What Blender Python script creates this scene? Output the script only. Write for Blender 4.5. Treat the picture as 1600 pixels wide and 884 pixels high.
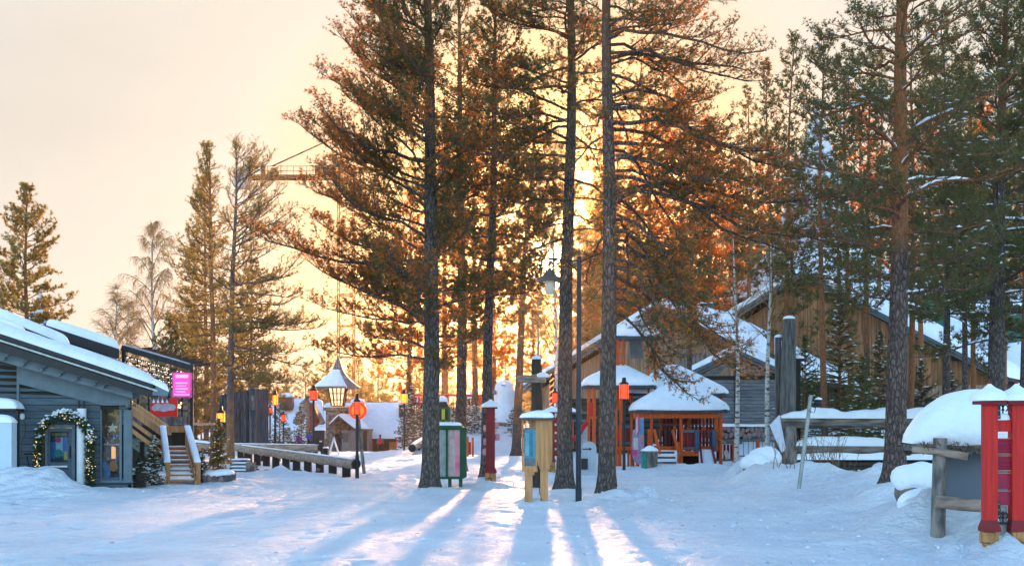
import bpy, math, random
import numpy as np
from mathutils import Vector, Matrix

for o in list(bpy.data.objects):
    bpy.data.objects.remove(o)
sc = bpy.context.scene
COL = sc.collection
R = math.radians
PI = math.pi

# ------------------------------------------------------------------ camera
EYE = 1.7
F = 2000.0            # focal length in photo pixels (photo 1600 wide)
HZ = 665.0            # horizon row of the photo
cam = bpy.data.cameras.new('camera')
camo = bpy.data.objects.new('camera', cam)
COL.objects.link(camo)
camo.location = (0, 0, EYE)
camo.rotation_euler = (R(90), 0, 0)
cam.sensor_width = 36
cam.lens = F / 1600 * 36
cam.shift_y = (HZ - 442) / 1600
cam.clip_start = 0.1
cam.clip_end = 6000
sc.camera = camo
sc.render.resolution_x = 1024
sc.render.resolution_y = 565

# ------------------------------------------------------------------ sky and sun
SUN_PX, SUN_PY = 853, 412
sd = Vector(((SUN_PX - 800) / F, 1, (HZ - SUN_PY) / F)).normalized()
elev = math.asin(sd.z)
az = math.atan2(sd.x, sd.y)          # clockwise from +Y
w = bpy.data.worlds.new('World')
sc.world = w
w.use_nodes = True
nt = w.node_tree
for n in list(nt.nodes):
    nt.nodes.remove(n)
def N(t, **k):
    n = nt.nodes.new(t)
    for a, b in k.items():
        setattr(n, a, b)
    return n
L = nt.links.new
out = N('ShaderNodeOutputWorld')
bg = N('ShaderNodeBackground')
bg.inputs['Strength'].default_value = 0.15
sky = N('ShaderNodeTexSky')
sky.sky_type = 'NISHITA'
sky.sun_disc = False
sky.sun_elevation = elev
sky.sun_rotation = az
sky.air_density = 1.0
sky.dust_density = 0.6
sky.ozone_density = 2.0
tc = N('ShaderNodeTexCoord')
dot = N('ShaderNodeVectorMath', operation='DOT_PRODUCT')
dot.inputs[1].default_value = sd
L(tc.outputs['Generated'], dot.inputs[0])
# thin sunlit veil of high cloud on the sun's side of the sky
mr = N('ShaderNodeMapRange', interpolation_type='SMOOTHSTEP')
mr.inputs['From Min'].default_value = 0.62
mr.inputs['From Max'].default_value = 0.92
L(dot.outputs['Value'], mr.inputs['Value'])
ramp = N('ShaderNodeValToRGB')
mr2 = N('ShaderNodeMapRange')
mr2.inputs['From Min'].default_value = 0.85
mr2.inputs['From Max'].default_value = 1.0
L(dot.outputs['Value'], mr2.inputs['Value'])
L(mr2.outputs['Result'], ramp.inputs['Fac'])
e = ramp.color_ramp.elements
VEIL = 1.0
e[0].position = 0.0; e[0].color = (0.79, 0.755, 0.70, 1)
e[1].position = 1.0; e[1].color = (1.0, 0.52, 0.17, 1)
x = e.new(0.80); x.color = (0.90, 0.83, 0.72, 1)
x = e.new(0.95); x.color = (1.0, 0.64, 0.32, 1)
nz = N('ShaderNodeTexNoise')
nz.inputs['Scale'].default_value = 2.2
nz.inputs['Detail'].default_value = 4
mp = N('ShaderNodeMapping')
mp.inputs['Scale'].default_value = (1, 1, 3.5)
L(tc.outputs['Generated'], mp.inputs['Vector'])
L(mp.outputs['Vector'], nz.inputs['Vector'])
nzm = N('ShaderNodeMapRange')
nzm.inputs['From Min'].default_value = 0.3
nzm.inputs['From Max'].default_value = 0.7
nzm.inputs['To Min'].default_value = 0.93
nzm.inputs['To Max'].default_value = 1.06
L(nz.outputs['Fac'], nzm.inputs['Value'])
veil = N('ShaderNodeVectorMath', operation='SCALE')
L(ramp.outputs['Color'], veil.inputs[0])
vs = N('ShaderNodeMath', operation='MULTIPLY')
L(nzm.outputs['Result'], vs.inputs[0])
vs.inputs[1].default_value = 1.08      # VEIL BRIGHTNESS
L(vs.outputs[0], veil.inputs['Scale'])
# aureole round the sun
dm = N('ShaderNodeMath', operation='MAXIMUM'); dm.inputs[1].default_value = 0.0
L(dot.outputs['Value'], dm.inputs[0])
pw = N('ShaderNodeMath', operation='POWER'); pw.inputs[1].default_value = 16000
L(dm.outputs[0], pw.inputs[0])
pw2 = N('ShaderNodeMath', operation='POWER'); pw2.inputs[1].default_value = 150
L(dm.outputs[0], pw2.inputs[0])
a1 = N('ShaderNodeVectorMath', operation='SCALE'); a1.inputs[0].default_value = (120, 85, 40)
L(pw.outputs[0], a1.inputs['Scale'])
a2 = N('ShaderNodeVectorMath', operation='SCALE'); a2.inputs[0].default_value = (2.6, 1.5, .45)
L(pw2.outputs[0], a2.inputs['Scale'])
s1 = N('ShaderNodeVectorMath', operation='ADD')
L(a1.outputs[0], s1.inputs[0]); L(a2.outputs[0], s1.inputs[1])
s2 = N('ShaderNodeVectorMath', operation='ADD')
L(veil.outputs[0], s2.inputs[0]); L(s1.outputs[0], s2.inputs[1])
mixc = N('ShaderNodeMix', data_type='RGBA')
# rest of the sky: the Nishita sky
L(mr.outputs['Result'], mixc.inputs[0])
L(sky.outputs['Color'], mixc.inputs[6])
L(s2.outputs[0], mixc.inputs[7])
L(mixc.outputs[2], bg.inputs['Color'])
L(bg.outputs[0], out.inputs['Surface'])

sl = bpy.data.lights.new('sun', 'SUN')
sl.energy = 2.0
sl.angle = R(1.1)
sl.color = (1.0, 0.50, 0.22)
so = bpy.data.objects.new('sun', sl)
COL.objects.link(so)
so.rotation_euler = sd.to_track_quat('Z', 'Y').to_euler()
so.location = (0, 0, 60)

sc.view_settings.view_transform = 'Standard'
sc.view_settings.look = 'None'
sc.view_settings.exposure = 2.65
sc.view_settings.gamma = 1.0
sc.render.engine = 'CYCLES'
sc.cycles.volume_bounces = 0
sc.cycles.max_bounces = 6
sc.cycles.transparent_max_bounces = 8

# ------------------------------------------------------------------ helpers
def P(px, py, Y):
    "world point at distance Y whose place in the photo is (px, py)"
    return Vector(((px - 800) * Y / F, Y, EYE + (HZ - py) * Y / F))

_tab = np.random.RandomState(7).rand(256, 256)
def vnoise(x, y, s=0):
    x = np.asarray(x, float) + s * 17.3; y = np.asarray(y, float) + s * 9.1
    xi = np.floor(x).astype(int); yi = np.floor(y).astype(int)
    fx = x - xi; fy = y - yi
    fx = fx * fx * (3 - 2 * fx); fy = fy * fy * (3 - 2 * fy)
    a = _tab[xi % 256, yi % 256]; b = _tab[(xi + 1) % 256, yi % 256]
    c = _tab[xi % 256, (yi + 1) % 256]; d = _tab[(xi + 1) % 256, (yi + 1) % 256]
    return (a * (1 - fx) + b * fx) * (1 - fy) + (c * (1 - fx) + d * fx) * fy - 0.5
def sst(a, b, v):
    t = np.clip((np.asarray(v, float) - a) / (b - a), 0, 1)
    return t * t * (3 - 2 * t)

MOUNDS = []      # (x, y, sx, sy, h)
def mound(px, Y, wx, wy, h):
    MOUNDS.append(((px - 800) * Y / F, Y, wx, wy, h))
# ploughed and drifted snow
mound(10, 31.5, 1.5, 0.9, 0.62); mound(75, 32.3, 1.1, 0.8, 0.28); mound(190, 34.0, 1.6, 0.35, 0.10)
mound(345, 38.0, 1.3, 0.9, 0.16); mound(672, 33, 1.0, 0.8, 0.10); mound(762, 39, 1.6, 1.2, 0.16)
mound(885, 31.5, 0.9, 0.8, 0.12); mound(947, 28.6, 0.9, 0.7, 0.17); mound(1000, 29.2, 0.7, 0.8, 0.10)
mound(905, 27.6, 0.6, 0.4, 0.08); mound(835, 27.2, 0.7, 0.5, 0.07); mound(770, 35.5, 1.1, 0.9, 0.16)
mound(1180, 39.5, 0.9, 0.9, 0.62); mound(1205, 36.5, 0.9, 1.0, 0.42); mound(1160, 37.5, 0.8, 0.8, 0.24)
mound(1280, 36, 1.6, 1.1, 0.42); mound(1370, 34, 1.6, 1.5, 0.50); mound(1330, 31, 1.4, 0.9, 0.28); mound(1450, 27, .9, 1.6, .45)
mound(1398, 27, 0.8, 0.7, 0.22); mound(1500, 30, 2.2, 3.0, 0.5); mound(1480, 20.0, 0.8, 0.8, 0.42)
mound(1420, 23.5, 0.7, 0.9, 0.38); mound(1430, 19.4, 0.7, 0.6, 0.30); mound(1400, 21.5, .6, .8, .25); mound(1350, 18.6, .8, .5, .10); mound(1580, 19.5, 1.0, 1.0, 0.40)
mound(1566, 16.8, 0.25, 0.25, 0.12); mound(1640, 17.0, 0.4, 0.5, 0.15); mound(1380, 20.0, 0.8, 0.6, 0.10)
mound(430, 43.5, 2.0, 1.2, 0.16); mound(500, 40.5, 1.5, 0.8, 0.06); mound(380, 47, 1.2, 1.2, 0.10)
mound(300, 50, 2.5, 3.0, 0.25); mound(640, 62, 1.6, 2.5, 0.25); mound(660, 70, 2.0, 4.0, 0.45)
mound(1010, 49.5, 2.6, 0.7, 0.14); mound(1110, 49.2, 1.8, 0.6, 0.12); mound(1180, 58, 2.0, 2.0, 0.5)
mound(700, 45, 1.0, 1.2, 0.16); mound(806, 66, 1.5, 2.0, 0.15)
_mr = random.Random(5)
for k in range(150):       # broken lumps on the banks
    px, Y = _mr.choice([(1190, 38), (1290, 36), (1370, 33), (1480, 20), (1560, 17.2), (1000, 29), (1430, 21), (440, 45), (1330, 28.5), (860, 28.5), (70, 32)])
    px += _mr.gauss(0, 24); Y += _mr.gauss(0, 0.8)
    mound(px, Y, _mr.uniform(.10, .28), _mr.uniform(.10, .28), _mr.uniform(.04, .17))

def gh(x, y):
    x = np.asarray(x, float); y = np.asarray(y, float)
    h = -0.028 * np.clip(y - 85, 0, 40) * (1 - sst(-7, -3, x))
    h = h + 1.9 * sst(76, 100, y) * sst(-9, -5, x)
    h = h + 1.5 * sst(57, 66, y) * sst(7, 10, x)
    for mx, my, sx, sy, a in MOUNDS:
        d = ((x - mx) / sx) ** 2 + ((y - my) / sy) ** 2
        h = h + a * np.exp(-d)
    h = h + 0.05 * vnoise(x * .35, y * .35, 1) + 0.03 * vnoise(x * 1.3, y * 1.3, 2) + 0.04 * vnoise(x * 3.2, y * 3.2, 3) + 0.03 * vnoise(x * 7, y * 7, 8)
    ring = np.hypot(x + 13.5, y - 33.0)
    h = h + 0.011 * np.sin(ring * 10.5 + 2.5 * vnoise(x * .5, y * .5, 11)) * (1 - sst(-1.5, 2.5, x)) * (1 - sst(28, 31, y)) * (.5 + vnoise(x * .7, y * .7, 12))
    dent = sst(.16, .30, vnoise(x * 4.4, y * 3.2, 9)) * sst(.02, .2, vnoise(x * .45, y * .45, 10) + .12)
    h = h - 0.035 * dent * (1 - sst(48, 60, y))
    rough = sst(26, 34, y) * 0.6 + sst(3.5, 6, x) * 0.9
    h = h + rough * (0.09 * vnoise(x * 1.1, y * 1.1, 4) + 0.05 * vnoise(x * 2.7, y * 2.7, 5))
    return h
def G(px, Y):
    x = (px - 800) * Y / F
    return float(gh(x, Y))
def PG(px, Y, dz=0.0):
    x = (px - 800) * Y / F
    return Vector((x, Y, float(gh(x, Y)) + dz))

# ---- materials
_M = {}
def mat(name, col, rough=0.8, col2=None, nscale=6, bump=0.0, bscale=None, metal=0.0, emit=None, estr=0.0,
        stretch=(1, 1, 1), spec=0.3, trans=None, detail=5, lo=0.35, hi=0.65, bdist=0.02):
    if name in _M:
        return _M[name]
    m = bpy.data.materials.new(name); m.use_nodes = True
    t = m.node_tree; b = t.nodes['Principled BSDF']
    b.inputs['Roughness'].default_value = rough
    b.inputs['Metallic'].default_value = metal
    b.inputs['Specular IOR Level'].default_value = spec
    b.inputs['Base Color'].default_value = (*col, 1)
    co = t.nodes.new('ShaderNodeTexCoord'); ma = t.nodes.new('ShaderNodeMapping')
    ma.inputs['Scale'].default_value = stretch
    t.links.new(co.outputs['Object'], ma.inputs['Vector'])
    if col2 is None:
        col2 = tuple(c * 0.72 for c in col)
    if col2:
        n = t.nodes.new('ShaderNodeTexNoise'); n.inputs['Scale'].default_value = nscale; n.inputs['Detail'].default_value = detail
        t.links.new(ma.outputs['Vector'], n.inputs['Vector'])
        r = t.nodes.new('ShaderNodeMapRange'); r.inputs['From Min'].default_value = lo; r.inputs['From Max'].default_value = hi
        t.links.new(n.outputs['Fac'], r.inputs['Value'])
        g = t.nodes.new('ShaderNodeNewGeometry')
        mx = t.nodes.new('ShaderNodeMix'); mx.data_type = 'RGBA'
        mx.inputs[6].default_value = (*col, 1); mx.inputs[7].default_value = (*col2, 1)
        t.links.new(r.outputs['Result'], mx.inputs[0])
        hs = t.nodes.new('ShaderNodeHueSaturation')
        rr = t.nodes.new('ShaderNodeMapRange'); rr.inputs['To Min'].default_value = 0.86; rr.inputs['To Max'].default_value = 1.12
        t.links.new(g.outputs['Random Per Island'], rr.inputs['Value'])
        t.links.new(rr.outputs['Result'], hs.inputs['Value'])
        t.links.new(mx.outputs[2], hs.inputs['Color'])
        t.links.new(hs.outputs['Color'], b.inputs['Base Color'])
    if bump:
        n2 = t.nodes.new('ShaderNodeTexNoise'); n2.inputs['Scale'].default_value = bscale or nscale * 3; n2.inputs['Detail'].default_value = 6
        t.links.new(ma.outputs['Vector'], n2.inputs['Vector'])
        bp = t.nodes.new('ShaderNodeBump'); bp.inputs['Strength'].default_value = bump; bp.inputs['Distance'].default_value = bdist
        t.links.new(n2.outputs['Fac'], bp.inputs['Height'])
        t.links.new(bp.outputs['Normal'], b.inputs['Normal'])
    if emit:
        b.inputs['Emission Color'].default_value = (*emit, 1); b.inputs['Emission Strength'].default_value = estr
    _M[name] = m
    return m

def bark_mat(name, lowc, lowd, highc, z0, z1, vscale=5.5):
    m = bpy.data.materials.new(name); m.use_nodes = True
    t = m.node_tree; b = t.nodes['Principled BSDF']; b.inputs['Roughness'].default_value = 0.95
    b.inputs['Specular IOR Level'].default_value = 0.1
    nn = t.nodes.new; lk = t.links.new
    co = nn('ShaderNodeTexCoord'); ma = nn('ShaderNodeMapping'); ma.inputs['Scale'].default_value = (1, 1, 0.33)
    lk(co.outputs['Object'], ma.inputs['Vector'])
    wn = nn('ShaderNodeTexNoise'); wn.inputs['Scale'].default_value = 3; lk(ma.outputs['Vector'], wn.inputs['Vector'])
    ad = nn('ShaderNodeVectorMath'); ad.operation = 'MULTIPLY_ADD'
    ad.inputs[1].default_value = (.12, .12, .12); lk(wn.outputs['Color'], ad.inputs[0]); lk(ma.outputs['Vector'], ad.inputs[2])
    v = nn('ShaderNodeTexVoronoi'); v.feature = 'DISTANCE_TO_EDGE'; v.inputs['Scale'].default_value = vscale * 2.6
    lk(ad.outputs[0], v.inputs['Vector'])
    n = nn('ShaderNodeTexNoise'); n.inputs['Scale'].default_value = 22; n.inputs['Detail'].default_value = 7
    lk(ma.outputs['Vector'], n.inputs['Vector'])
    mr = nn('ShaderNodeMapRange'); mr.inputs['From Max'].default_value = 0.16; lk(v.outputs['Distance'], mr.inputs['Value'])
    mu = nn('ShaderNodeMath'); mu.operation = 'MULTIPLY'; lk(mr.outputs['Result'], mu.inputs[0])
    n3 = nn('ShaderNodeMapRange'); n3.inputs['From Min'].default_value = .3; n3.inputs['From Max'].default_value = .65
    lk(n.outputs['Fac'], n3.inputs['Value']); lk(n3.outputs['Result'], mu.inputs[1])
    c1 = nn('ShaderNodeMix'); c1.data_type = 'RGBA'; c1.inputs[6].default_value = (*lowd, 1); c1.inputs[7].default_value = (*lowc, 1)
    lk(mu.outputs[0], c1.inputs[0])
    c2 = nn('ShaderNodeMix'); c2.data_type = 'RGBA'; c2.inputs[6].default_value = (*[c * .55 for c in highc], 1); c2.inputs[7].default_value = (*highc, 1)
    lk(n3.outputs['Result'], c2.inputs[0])
    sx = nn('ShaderNodeSeparateXYZ'); lk(co.outputs['Object'], sx.inputs[0])
    big = nn('ShaderNodeTexNoise'); big.inputs['Scale'].default_value = 1.6; lk(co.outputs['Object'], big.inputs['Vector'])
    zz = nn('ShaderNodeMath'); zz.operation = 'MULTIPLY_ADD'; zz.inputs[1].default_value = 5.0
    lk(big.outputs['Fac'], zz.inputs[0]); lk(sx.outputs['Z'], zz.inputs[2])
    zr = nn('ShaderNodeMapRange'); zr.interpolation_type = 'SMOOTHSTEP'
    zr.inputs['From Min'].default_value = z0 + 2.5; zr.inputs['From Max'].default_value = z1 + 2.5; lk(zz.outputs[0], zr.inputs['Value'])
    c3 = nn('ShaderNodeMix'); c3.data_type = 'RGBA'; lk(zr.outputs['Result'], c3.inputs[0])
    lk(c1.outputs[2], c3.inputs[6]); lk(c2.outputs[2], c3.inputs[7]); lk(c3.outputs[2], b.inputs['Base Color'])
    bp = nn('ShaderNodeBump'); bp.inputs['Strength'].default_value = 0.9; bp.inputs['Distance'].default_value = 0.03
    lk(mu.outputs[0], bp.inputs['Height']); lk(bp.outputs['Normal'], b.inputs['Normal'])
    return m

def leaf_mat(name, c1, c2, tcol, tmix=0.45, nscale=1.3):
    m = bpy.data.materials.new(name); m.use_nodes = True
    t = m.node_tree; nn = t.nodes.new; lk = t.links.new
    for n in list(t.nodes): t.nodes.remove(n)
    o = nn('ShaderNodeOutputMaterial'); co = nn('ShaderNodeTexCoord'); n = nn('ShaderNodeTexNoise')
    n.inputs['Scale'].default_value = nscale; n.inputs['Detail'].default_value = 3; lk(co.outputs['Object'], n.inputs['Vector'])
    g = nn('ShaderNodeNewGeometry')
    ad = nn('ShaderNodeMath'); ad.operation = 'MULTIPLY_ADD'; ad.inputs[1].default_value = .5; lk(g.outputs['Random Per Island'], ad.inputs[0]); lk(n.outputs['Fac'], ad.inputs[2])
    mr = nn('ShaderNodeMapRange'); mr.inputs['From Min'].default_value = .45; mr.inputs['From Max'].default_value = 1.05; lk(ad.outputs[0], mr.inputs['Value'])
    mx = nn('ShaderNodeMix'); mx.data_type = 'RGBA'; mx.inputs[6].default_value = (*c1, 1); mx.inputs[7].default_value = (*c2, 1); lk(mr.outputs['Result'], mx.inputs[0])
    d = nn('ShaderNodeBsdfPrincipled'); d.inputs['Roughness'].default_value = .55; d.inputs['Specular IOR Level'].default_value = .35; lk(mx.outputs[2], d.inputs['Base Color'])
    tr = nn('ShaderNodeBsdfTranslucent'); tr.inputs['Color'].default_value = (*tcol, 1)
    ms = nn('ShaderNodeMixShader'); ms.inputs[0].default_value = tmix
    lk(d.outputs[0], ms.inputs[1]); lk(tr.outputs[0], ms.inputs[2]); lk(ms.outputs[0], o.inputs['Surface'])
    return m

SNOW = mat('snow', (0.86, 0.88, 0.92), 0.6, (0.78, 0.81, 0.89), 2.2, bump=0.7, bscale=9, bdist=0.05, spec=0.25)
BLACK = mat('black_paint', (0.02, 0.022, 0.026), 0.5)
BLACKW = mat('black_wood', (0.028, 0.024, 0.022), 0.8)
GREYW = mat('weathered_wood', (0.25, 0.215, 0.195), 0.9, (0.085, 0.075, 0.07), 8, lo=.4, hi=.62, bump=.5, bscale=30, stretch=(1, 1, .3))
GREYWH = mat('weathered_wood_lying', (0.24, 0.195, 0.17), 0.9, (0.06, 0.05, 0.045), 7, lo=.4, hi=.62, bump=.5, bscale=30, stretch=(.2, .2, 1.5))
BLUEP = mat('blue_grey_paint', (0.085, 0.115, 0.14), 0.8, (0.06, 0.085, 0.105), 4, stretch=(.5, 1, 3))
BLUEP2 = mat('pale_blue_grey_paint', (0.14, 0.18, 0.21), 0.75, (0.11, 0.145, 0.17), 4)
PINEW = mat('pale_pine_wood', (0.56, 0.275, 0.115), 0.75, (0.36, 0.17, 0.07), 4, stretch=(3, 3, .4))
LOGW = mat('debarked_log', (0.40, 0.285, 0.22), 0.85, (0.17, 0.125, 0.10), 6, stretch=(.45, 1, 2), bump=.5, bscale=24, lo=.38, hi=.66)
ORANGE = mat('orange_stain', (0.66, 0.11, 0.016), 0.65, (0.44, 0.07, 0.012), 5, stretch=(2, 2, .4))
REDP = mat('red_paint', (0.60, 0.020, 0.015), 0.6, (0.38, 0.014, 0.014), 5, stretch=(5, 5, .35), bump=.35, bscale=22, lo=.4, hi=.7)
DKRED = mat('dark_red_paint', (0.22, 0.012, 0.018), 0.55, (0.16, 0.01, 0.014), 4)
CABINW = mat('brown_cabin_boards', (0.42, 0.245, 0.15), 0.85, (0.20, 0.13, 0.085), 2.5, stretch=(4, 4, .3), bump=.3, bscale=12)
CABINO = mat('orange_cabin_boards', (0.44, 0.19, 0.085), 0.85, (0.20, 0.105, 0.055), 2.5, stretch=(4, 4, .3), bump=.3, bscale=12)
DARKLOG = mat('dark_log_wall', (0.05, 0.04, 0.035), 0.85)
BARGE = mat('grey_barge_board', (0.13, 0.14, 0.15), 0.8)
STONE = mat('granite', (0.24, 0.19, 0.18), 0.85, (0.09, 0.08, 0.08), 3.4, lo=.45, hi=.55, bump=.6, bscale=12)
STEEL = mat('galvanised_steel', (0.30, 0.34, 0.36), 0.45, metal=0.6)
BULB = mat('warm_bulb', (1, .7, .3), .5, False, emit=(1.0, 0.58, 0.18), estr=0.6)

# ---- mesh builder
class MB:
    def __init__(s, T=None):
        s.v = []; s.f = []; s.mi = []; s.sm = []; s.T = T
    def add(s, vs, fs, mi=0, smooth=False):
        b = len(s.v)
        if s.T is not None:
            vs = [s.T @ Vector(q) for q in vs]
        s.v += [tuple(q) for q in vs]
        for f in fs:
            s.f.append([b + i for i in f]); s.mi.append(mi); s.sm.append(smooth)
        return s
    def box(s, a, b, mi=0):
        x0, y0, z0 = a; x1, y1, z1 = b
        vs = [(x0, y0, z0), (x1, y0, z0), (x1, y1, z0), (x0, y1, z0), (x0, y0, z1), (x1, y0, z1), (x1, y1, z1), (x0, y1, z1)]
        return s.add(vs, [(0, 3, 2, 1), (4, 5, 6, 7), (0, 1, 5, 4), (1, 2, 6, 5), (2, 3, 7, 6), (3, 0, 4, 7)], mi)
    def pbox(s, x0, y0, x1, y1, Y, d, mi=0):
        "box whose front face at distance Y covers the photo rectangle"
        a = P(x0, y1, Y); b = P(x1, y0, Y)
        return s.box((a.x, Y, a.z), (b.x, Y + d, b.z), mi)
    def bar(s, a, b, w, h, mi=0, up=(0, 0, 1)):
        "rectangular bar from a to b, w across, h along up"
        a = Vector(a); b = Vector(b); d = (b - a).normalized(); u = Vector(up)
        r = d.cross(u)
        if r.length < 1e-4: r = d.cross(Vector((0, 1, 0)))
        r.normalize(); u = r.cross(d)
        r = r * (w / 2); u = u * (h / 2)
        vs = [a - r - u, a + r - u, a + r + u, a - r + u, b - r - u, b + r - u, b + r + u, b - r + u]
        return s.add(vs, [(0, 1, 2, 3), (7, 6, 5, 4), (0, 4, 5, 1), (1, 5, 6, 2), (2, 6, 7, 3), (3, 7, 4, 0)], mi)
    def tube(s, pts, rad, n=8, mi=0, smooth=True, cap=True):
        pts = [Vector(q) for q in pts]; K = len(pts)
        if not hasattr(rad, '__len__'): rad = [rad] * K
        vs = []; fs = []
        ref = Vector((0, 0, 1))
        d0 = (pts[-1] - pts[0]).normalized()
        if abs(d0.z) > .9: ref = Vector((1, 0, 0))
        for k in range(K):
            d = (pts[min(k + 1, K - 1)] - pts[max(k - 1, 0)]).normalized()
            a = d.cross(ref).normalized(); b = d.cross(a)
            for j in range(n):
                t = 2 * PI * j / n
                vs.append(pts[k] + (a * math.cos(t) + b * math.sin(t)) * rad[k])
        for k in range(K - 1):
            for j in range(n):
                fs.append((k * n + j, k * n + (j + 1) % n, (k + 1) * n + (j + 1) % n, (k + 1) * n + j))
        s.add(vs, fs, mi, smooth)
        if cap:
            s.add(vs[:n], [tuple(range(n))[::-1]], mi); s.add(vs[-n:], [tuple(range(n))], mi)
        return s
    def prism(s, poly, vec, mi=0):
        "polygon (3-D points) extruded along vec"
        n = len(poly); vec = Vector(vec)
        vs = [Vector(q) for q in poly] + [Vector(q) + vec for q in poly]
        fs = [tuple(range(n))[::-1], tuple(range(n, 2 * n))] + [(i, (i + 1) % n, n + (i + 1) % n, n + i) for i in range(n)]
        return s.add(vs, fs, mi)
    def radial(s, c, prof, n=24, p=2.0, rot=0.0, mi=0, smooth=True, sx=1, sy=1, jit=0, seed=0, close=True):
        "rings of (radius, z) about c; p>2 squares the plan"
        vs = []; rg = random.Random(seed)
        ph = rg.random() * 9
        for k, (r, z) in enumerate(prof):
            for j in range(n):
                t = 2 * PI * (j + .5) / n
                q = 1 / ((abs(math.cos(t)) ** p + abs(math.sin(t)) ** p) ** (1 / p))
                x = math.cos(t) * q * r * sx; y = math.sin(t) * q * r * sy
                if jit:
                    g = float(vnoise(x * 2.3 + ph, y * 2.3 + z, seed)) * 2
                    x *= 1 + jit * g * .3; y *= 1 + jit * g * .3
                    zz = z + jit * g * .3
                else: zz = z
                cr, sr = math.cos(rot), math.sin(rot)
                vs.append((c[0] + x * cr - y * sr, c[1] + x * sr + y * cr, c[2] + zz))
        K = len(prof)
        fs = [(k * n + j, k * n + (j + 1) % n, (k + 1) * n + (j + 1) % n, (k + 1) * n + j) for k in range(K - 1) for j in range(n)]
        s.add(vs, fs, mi, smooth)
        if close:
            s.add(vs[:n], [tuple(range(n))[::-1]], mi, False); s.add(vs[-n:], [tuple(range(n))], mi, smooth)
        return s
    def snow(s, a, b, c, d, t, nu=14, nv=10, mi=0, seed=0, amp=.25, pw=6, up=(0, 0, 1)):
        "rounded slab of snow t thick lying on the quad a b c d"
        a, b, c, d = map(Vector, (a, b, c, d)); up = Vector(up)
        vs = []
        A = (b - a).length; B = (d - a).length
        for lay in (0, 1):
            for i in range(nu + 1):
                u = .5 - .5 * math.cos(PI * i / nu)
                for j in range(nv + 1):
                    v = .5 - .5 * math.cos(PI * j / nv)
                    q = a * (1 - u) * (1 - v) + b * u * (1 - v) + c * u * v + d * (1 - u) * v
                    if lay:
                        eu = (1 - abs(2 * u - 1) ** pw) ** .45 if 0 < i < nu else 0.0
                        ev = (1 - abs(2 * v - 1) ** pw) ** .45 if 0 < j < nv else 0.0
                        g = float(vnoise(u * A * .9 + seed, v * B * .9, seed % 13)) + .5 * float(vnoise(u * A * 3 + seed, v * B * 3, seed % 7))
                        q = q + up * (t * eu * ev * (1 + amp * g) + .004)
                    vs.append(q)
        W = nv + 1; O = (nu + 1) * W; fs = []
        for i in range(nu):
            for j in range(nv):
                k = i * W + j
                fs.append((k, k + 1, k + W + 1, k + W)); fs.append((O + k, O + k + W, O + k + W + 1, O + k + 1))
        for j in range(nv):
            fs.append((j, O + j, O + j + 1, j + 1)); k = nu * W + j; fs.append((k, k + 1, O + k + 1, O + k))
        for i in range(nu):
            k = i * W; fs.append((k, k + W, O + k + W, O + k)); k = i * W + nv; fs.append((k, O + k, O + k + W, k + W))
        return s.add(vs, fs, mi, True)
    def build(s, name, mats, parent=None):
        if not isinstance(mats, (list, tuple)): mats = [mats]
        off = wloc(parent) if parent else Vector((0, 0, 0))
        me = bpy.data.meshes.new(name)
        me.from_pydata([(q[0] - off.x, q[1] - off.y, q[2] - off.z) for q in s.v], [], s.f)
        for m in mats: me.materials.append(m)
        me.polygons.foreach_set('material_index', s.mi)
        me.polygons.foreach_set('use_smooth', s.sm)
        me.update()
        o = bpy.data.objects.new(name, me); COL.objects.link(o)
        o.parent = parent
        return o

def wloc(o):
    v = Vector((0, 0, 0))
    while o:
        v += o.location; o = o.parent
    return v
def tag(o, label=None, cat=None, group=None, kind=None):
    if label: o['label'] = label
    if cat: o['category'] = cat
    if group: o['group'] = group
    if kind: o['kind'] = kind
    return o
def thing(name, label, cat, loc, group=None, rz=0):
    o = bpy.data.objects.new(name, None); COL.objects.link(o)
    o.location = loc; o.empty_display_size = .2
    return tag(o, label, cat, group)
def solo(mb, name, mats, label, cat, group=None):
    "a thing that is one mesh"
    v = np.array(mb.v); c = (v.min(0) + v.max(0)) / 2; c[2] = v[:, 2].min()
    mb.v = [tuple(q) for q in (v - c)]
    o = mb.build(name, mats); o.location = c
    return tag(o, label, cat, group)
def copy_tree(src, loc, label, group=None, scale=None, rz=None, parent=None):
    c = src.copy(); COL.objects.link(c); c.parent = parent
    if parent is None:
        c.location = loc
        c['label'] = label
        if group: c['group'] = group
        if scale: c.scale = scale if hasattr(scale, '__len__') else (scale,) * 3
        if rz is not None: c.rotation_euler.z = rz
    for ch in src.children:
        copy_tree(ch, None, None, parent=c)
    return c
# ------------------------------------------------------------------ vegetation generators
def np_mesh(name, V, Fl, mats, parent, mi=None, smooth=True):
    "Fl: list of (faces array) with 3 or 4 columns"
    me = bpy.data.meshes.new(name)
    V = np.asarray(V, np.float32)
    me.vertices.add(len(V)); me.vertices.foreach_set('co', V.ravel())
    loops = np.concatenate([f.ravel() for f in Fl]).astype(np.int32)
    tot = np.concatenate([np.full(len(f), f.shape[1]) for f in Fl]).astype(np.int32)
    st = np.concatenate([[0], np.cumsum(tot)[:-1]]).astype(np.int32)
    me.loops.add(len(loops)); me.loops.foreach_set('vertex_index', loops)
    me.polygons.add(len(tot)); me.polygons.foreach_set('loop_start', st)
    try: me.polygons.foreach_set('loop_total', tot)
    except Exception: pass
    if mi is not None: me.polygons.foreach_set('material_index', np.asarray(mi, np.int32))
    me.polygons.foreach_set('use_smooth', np.full(len(tot), smooth))
    for m in mats: me.materials.append(m)
    me.update(calc_edges=True)
    o = bpy.data.objects.new(name, me); COL.objects.link(o); o.parent = parent
    return o

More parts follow.
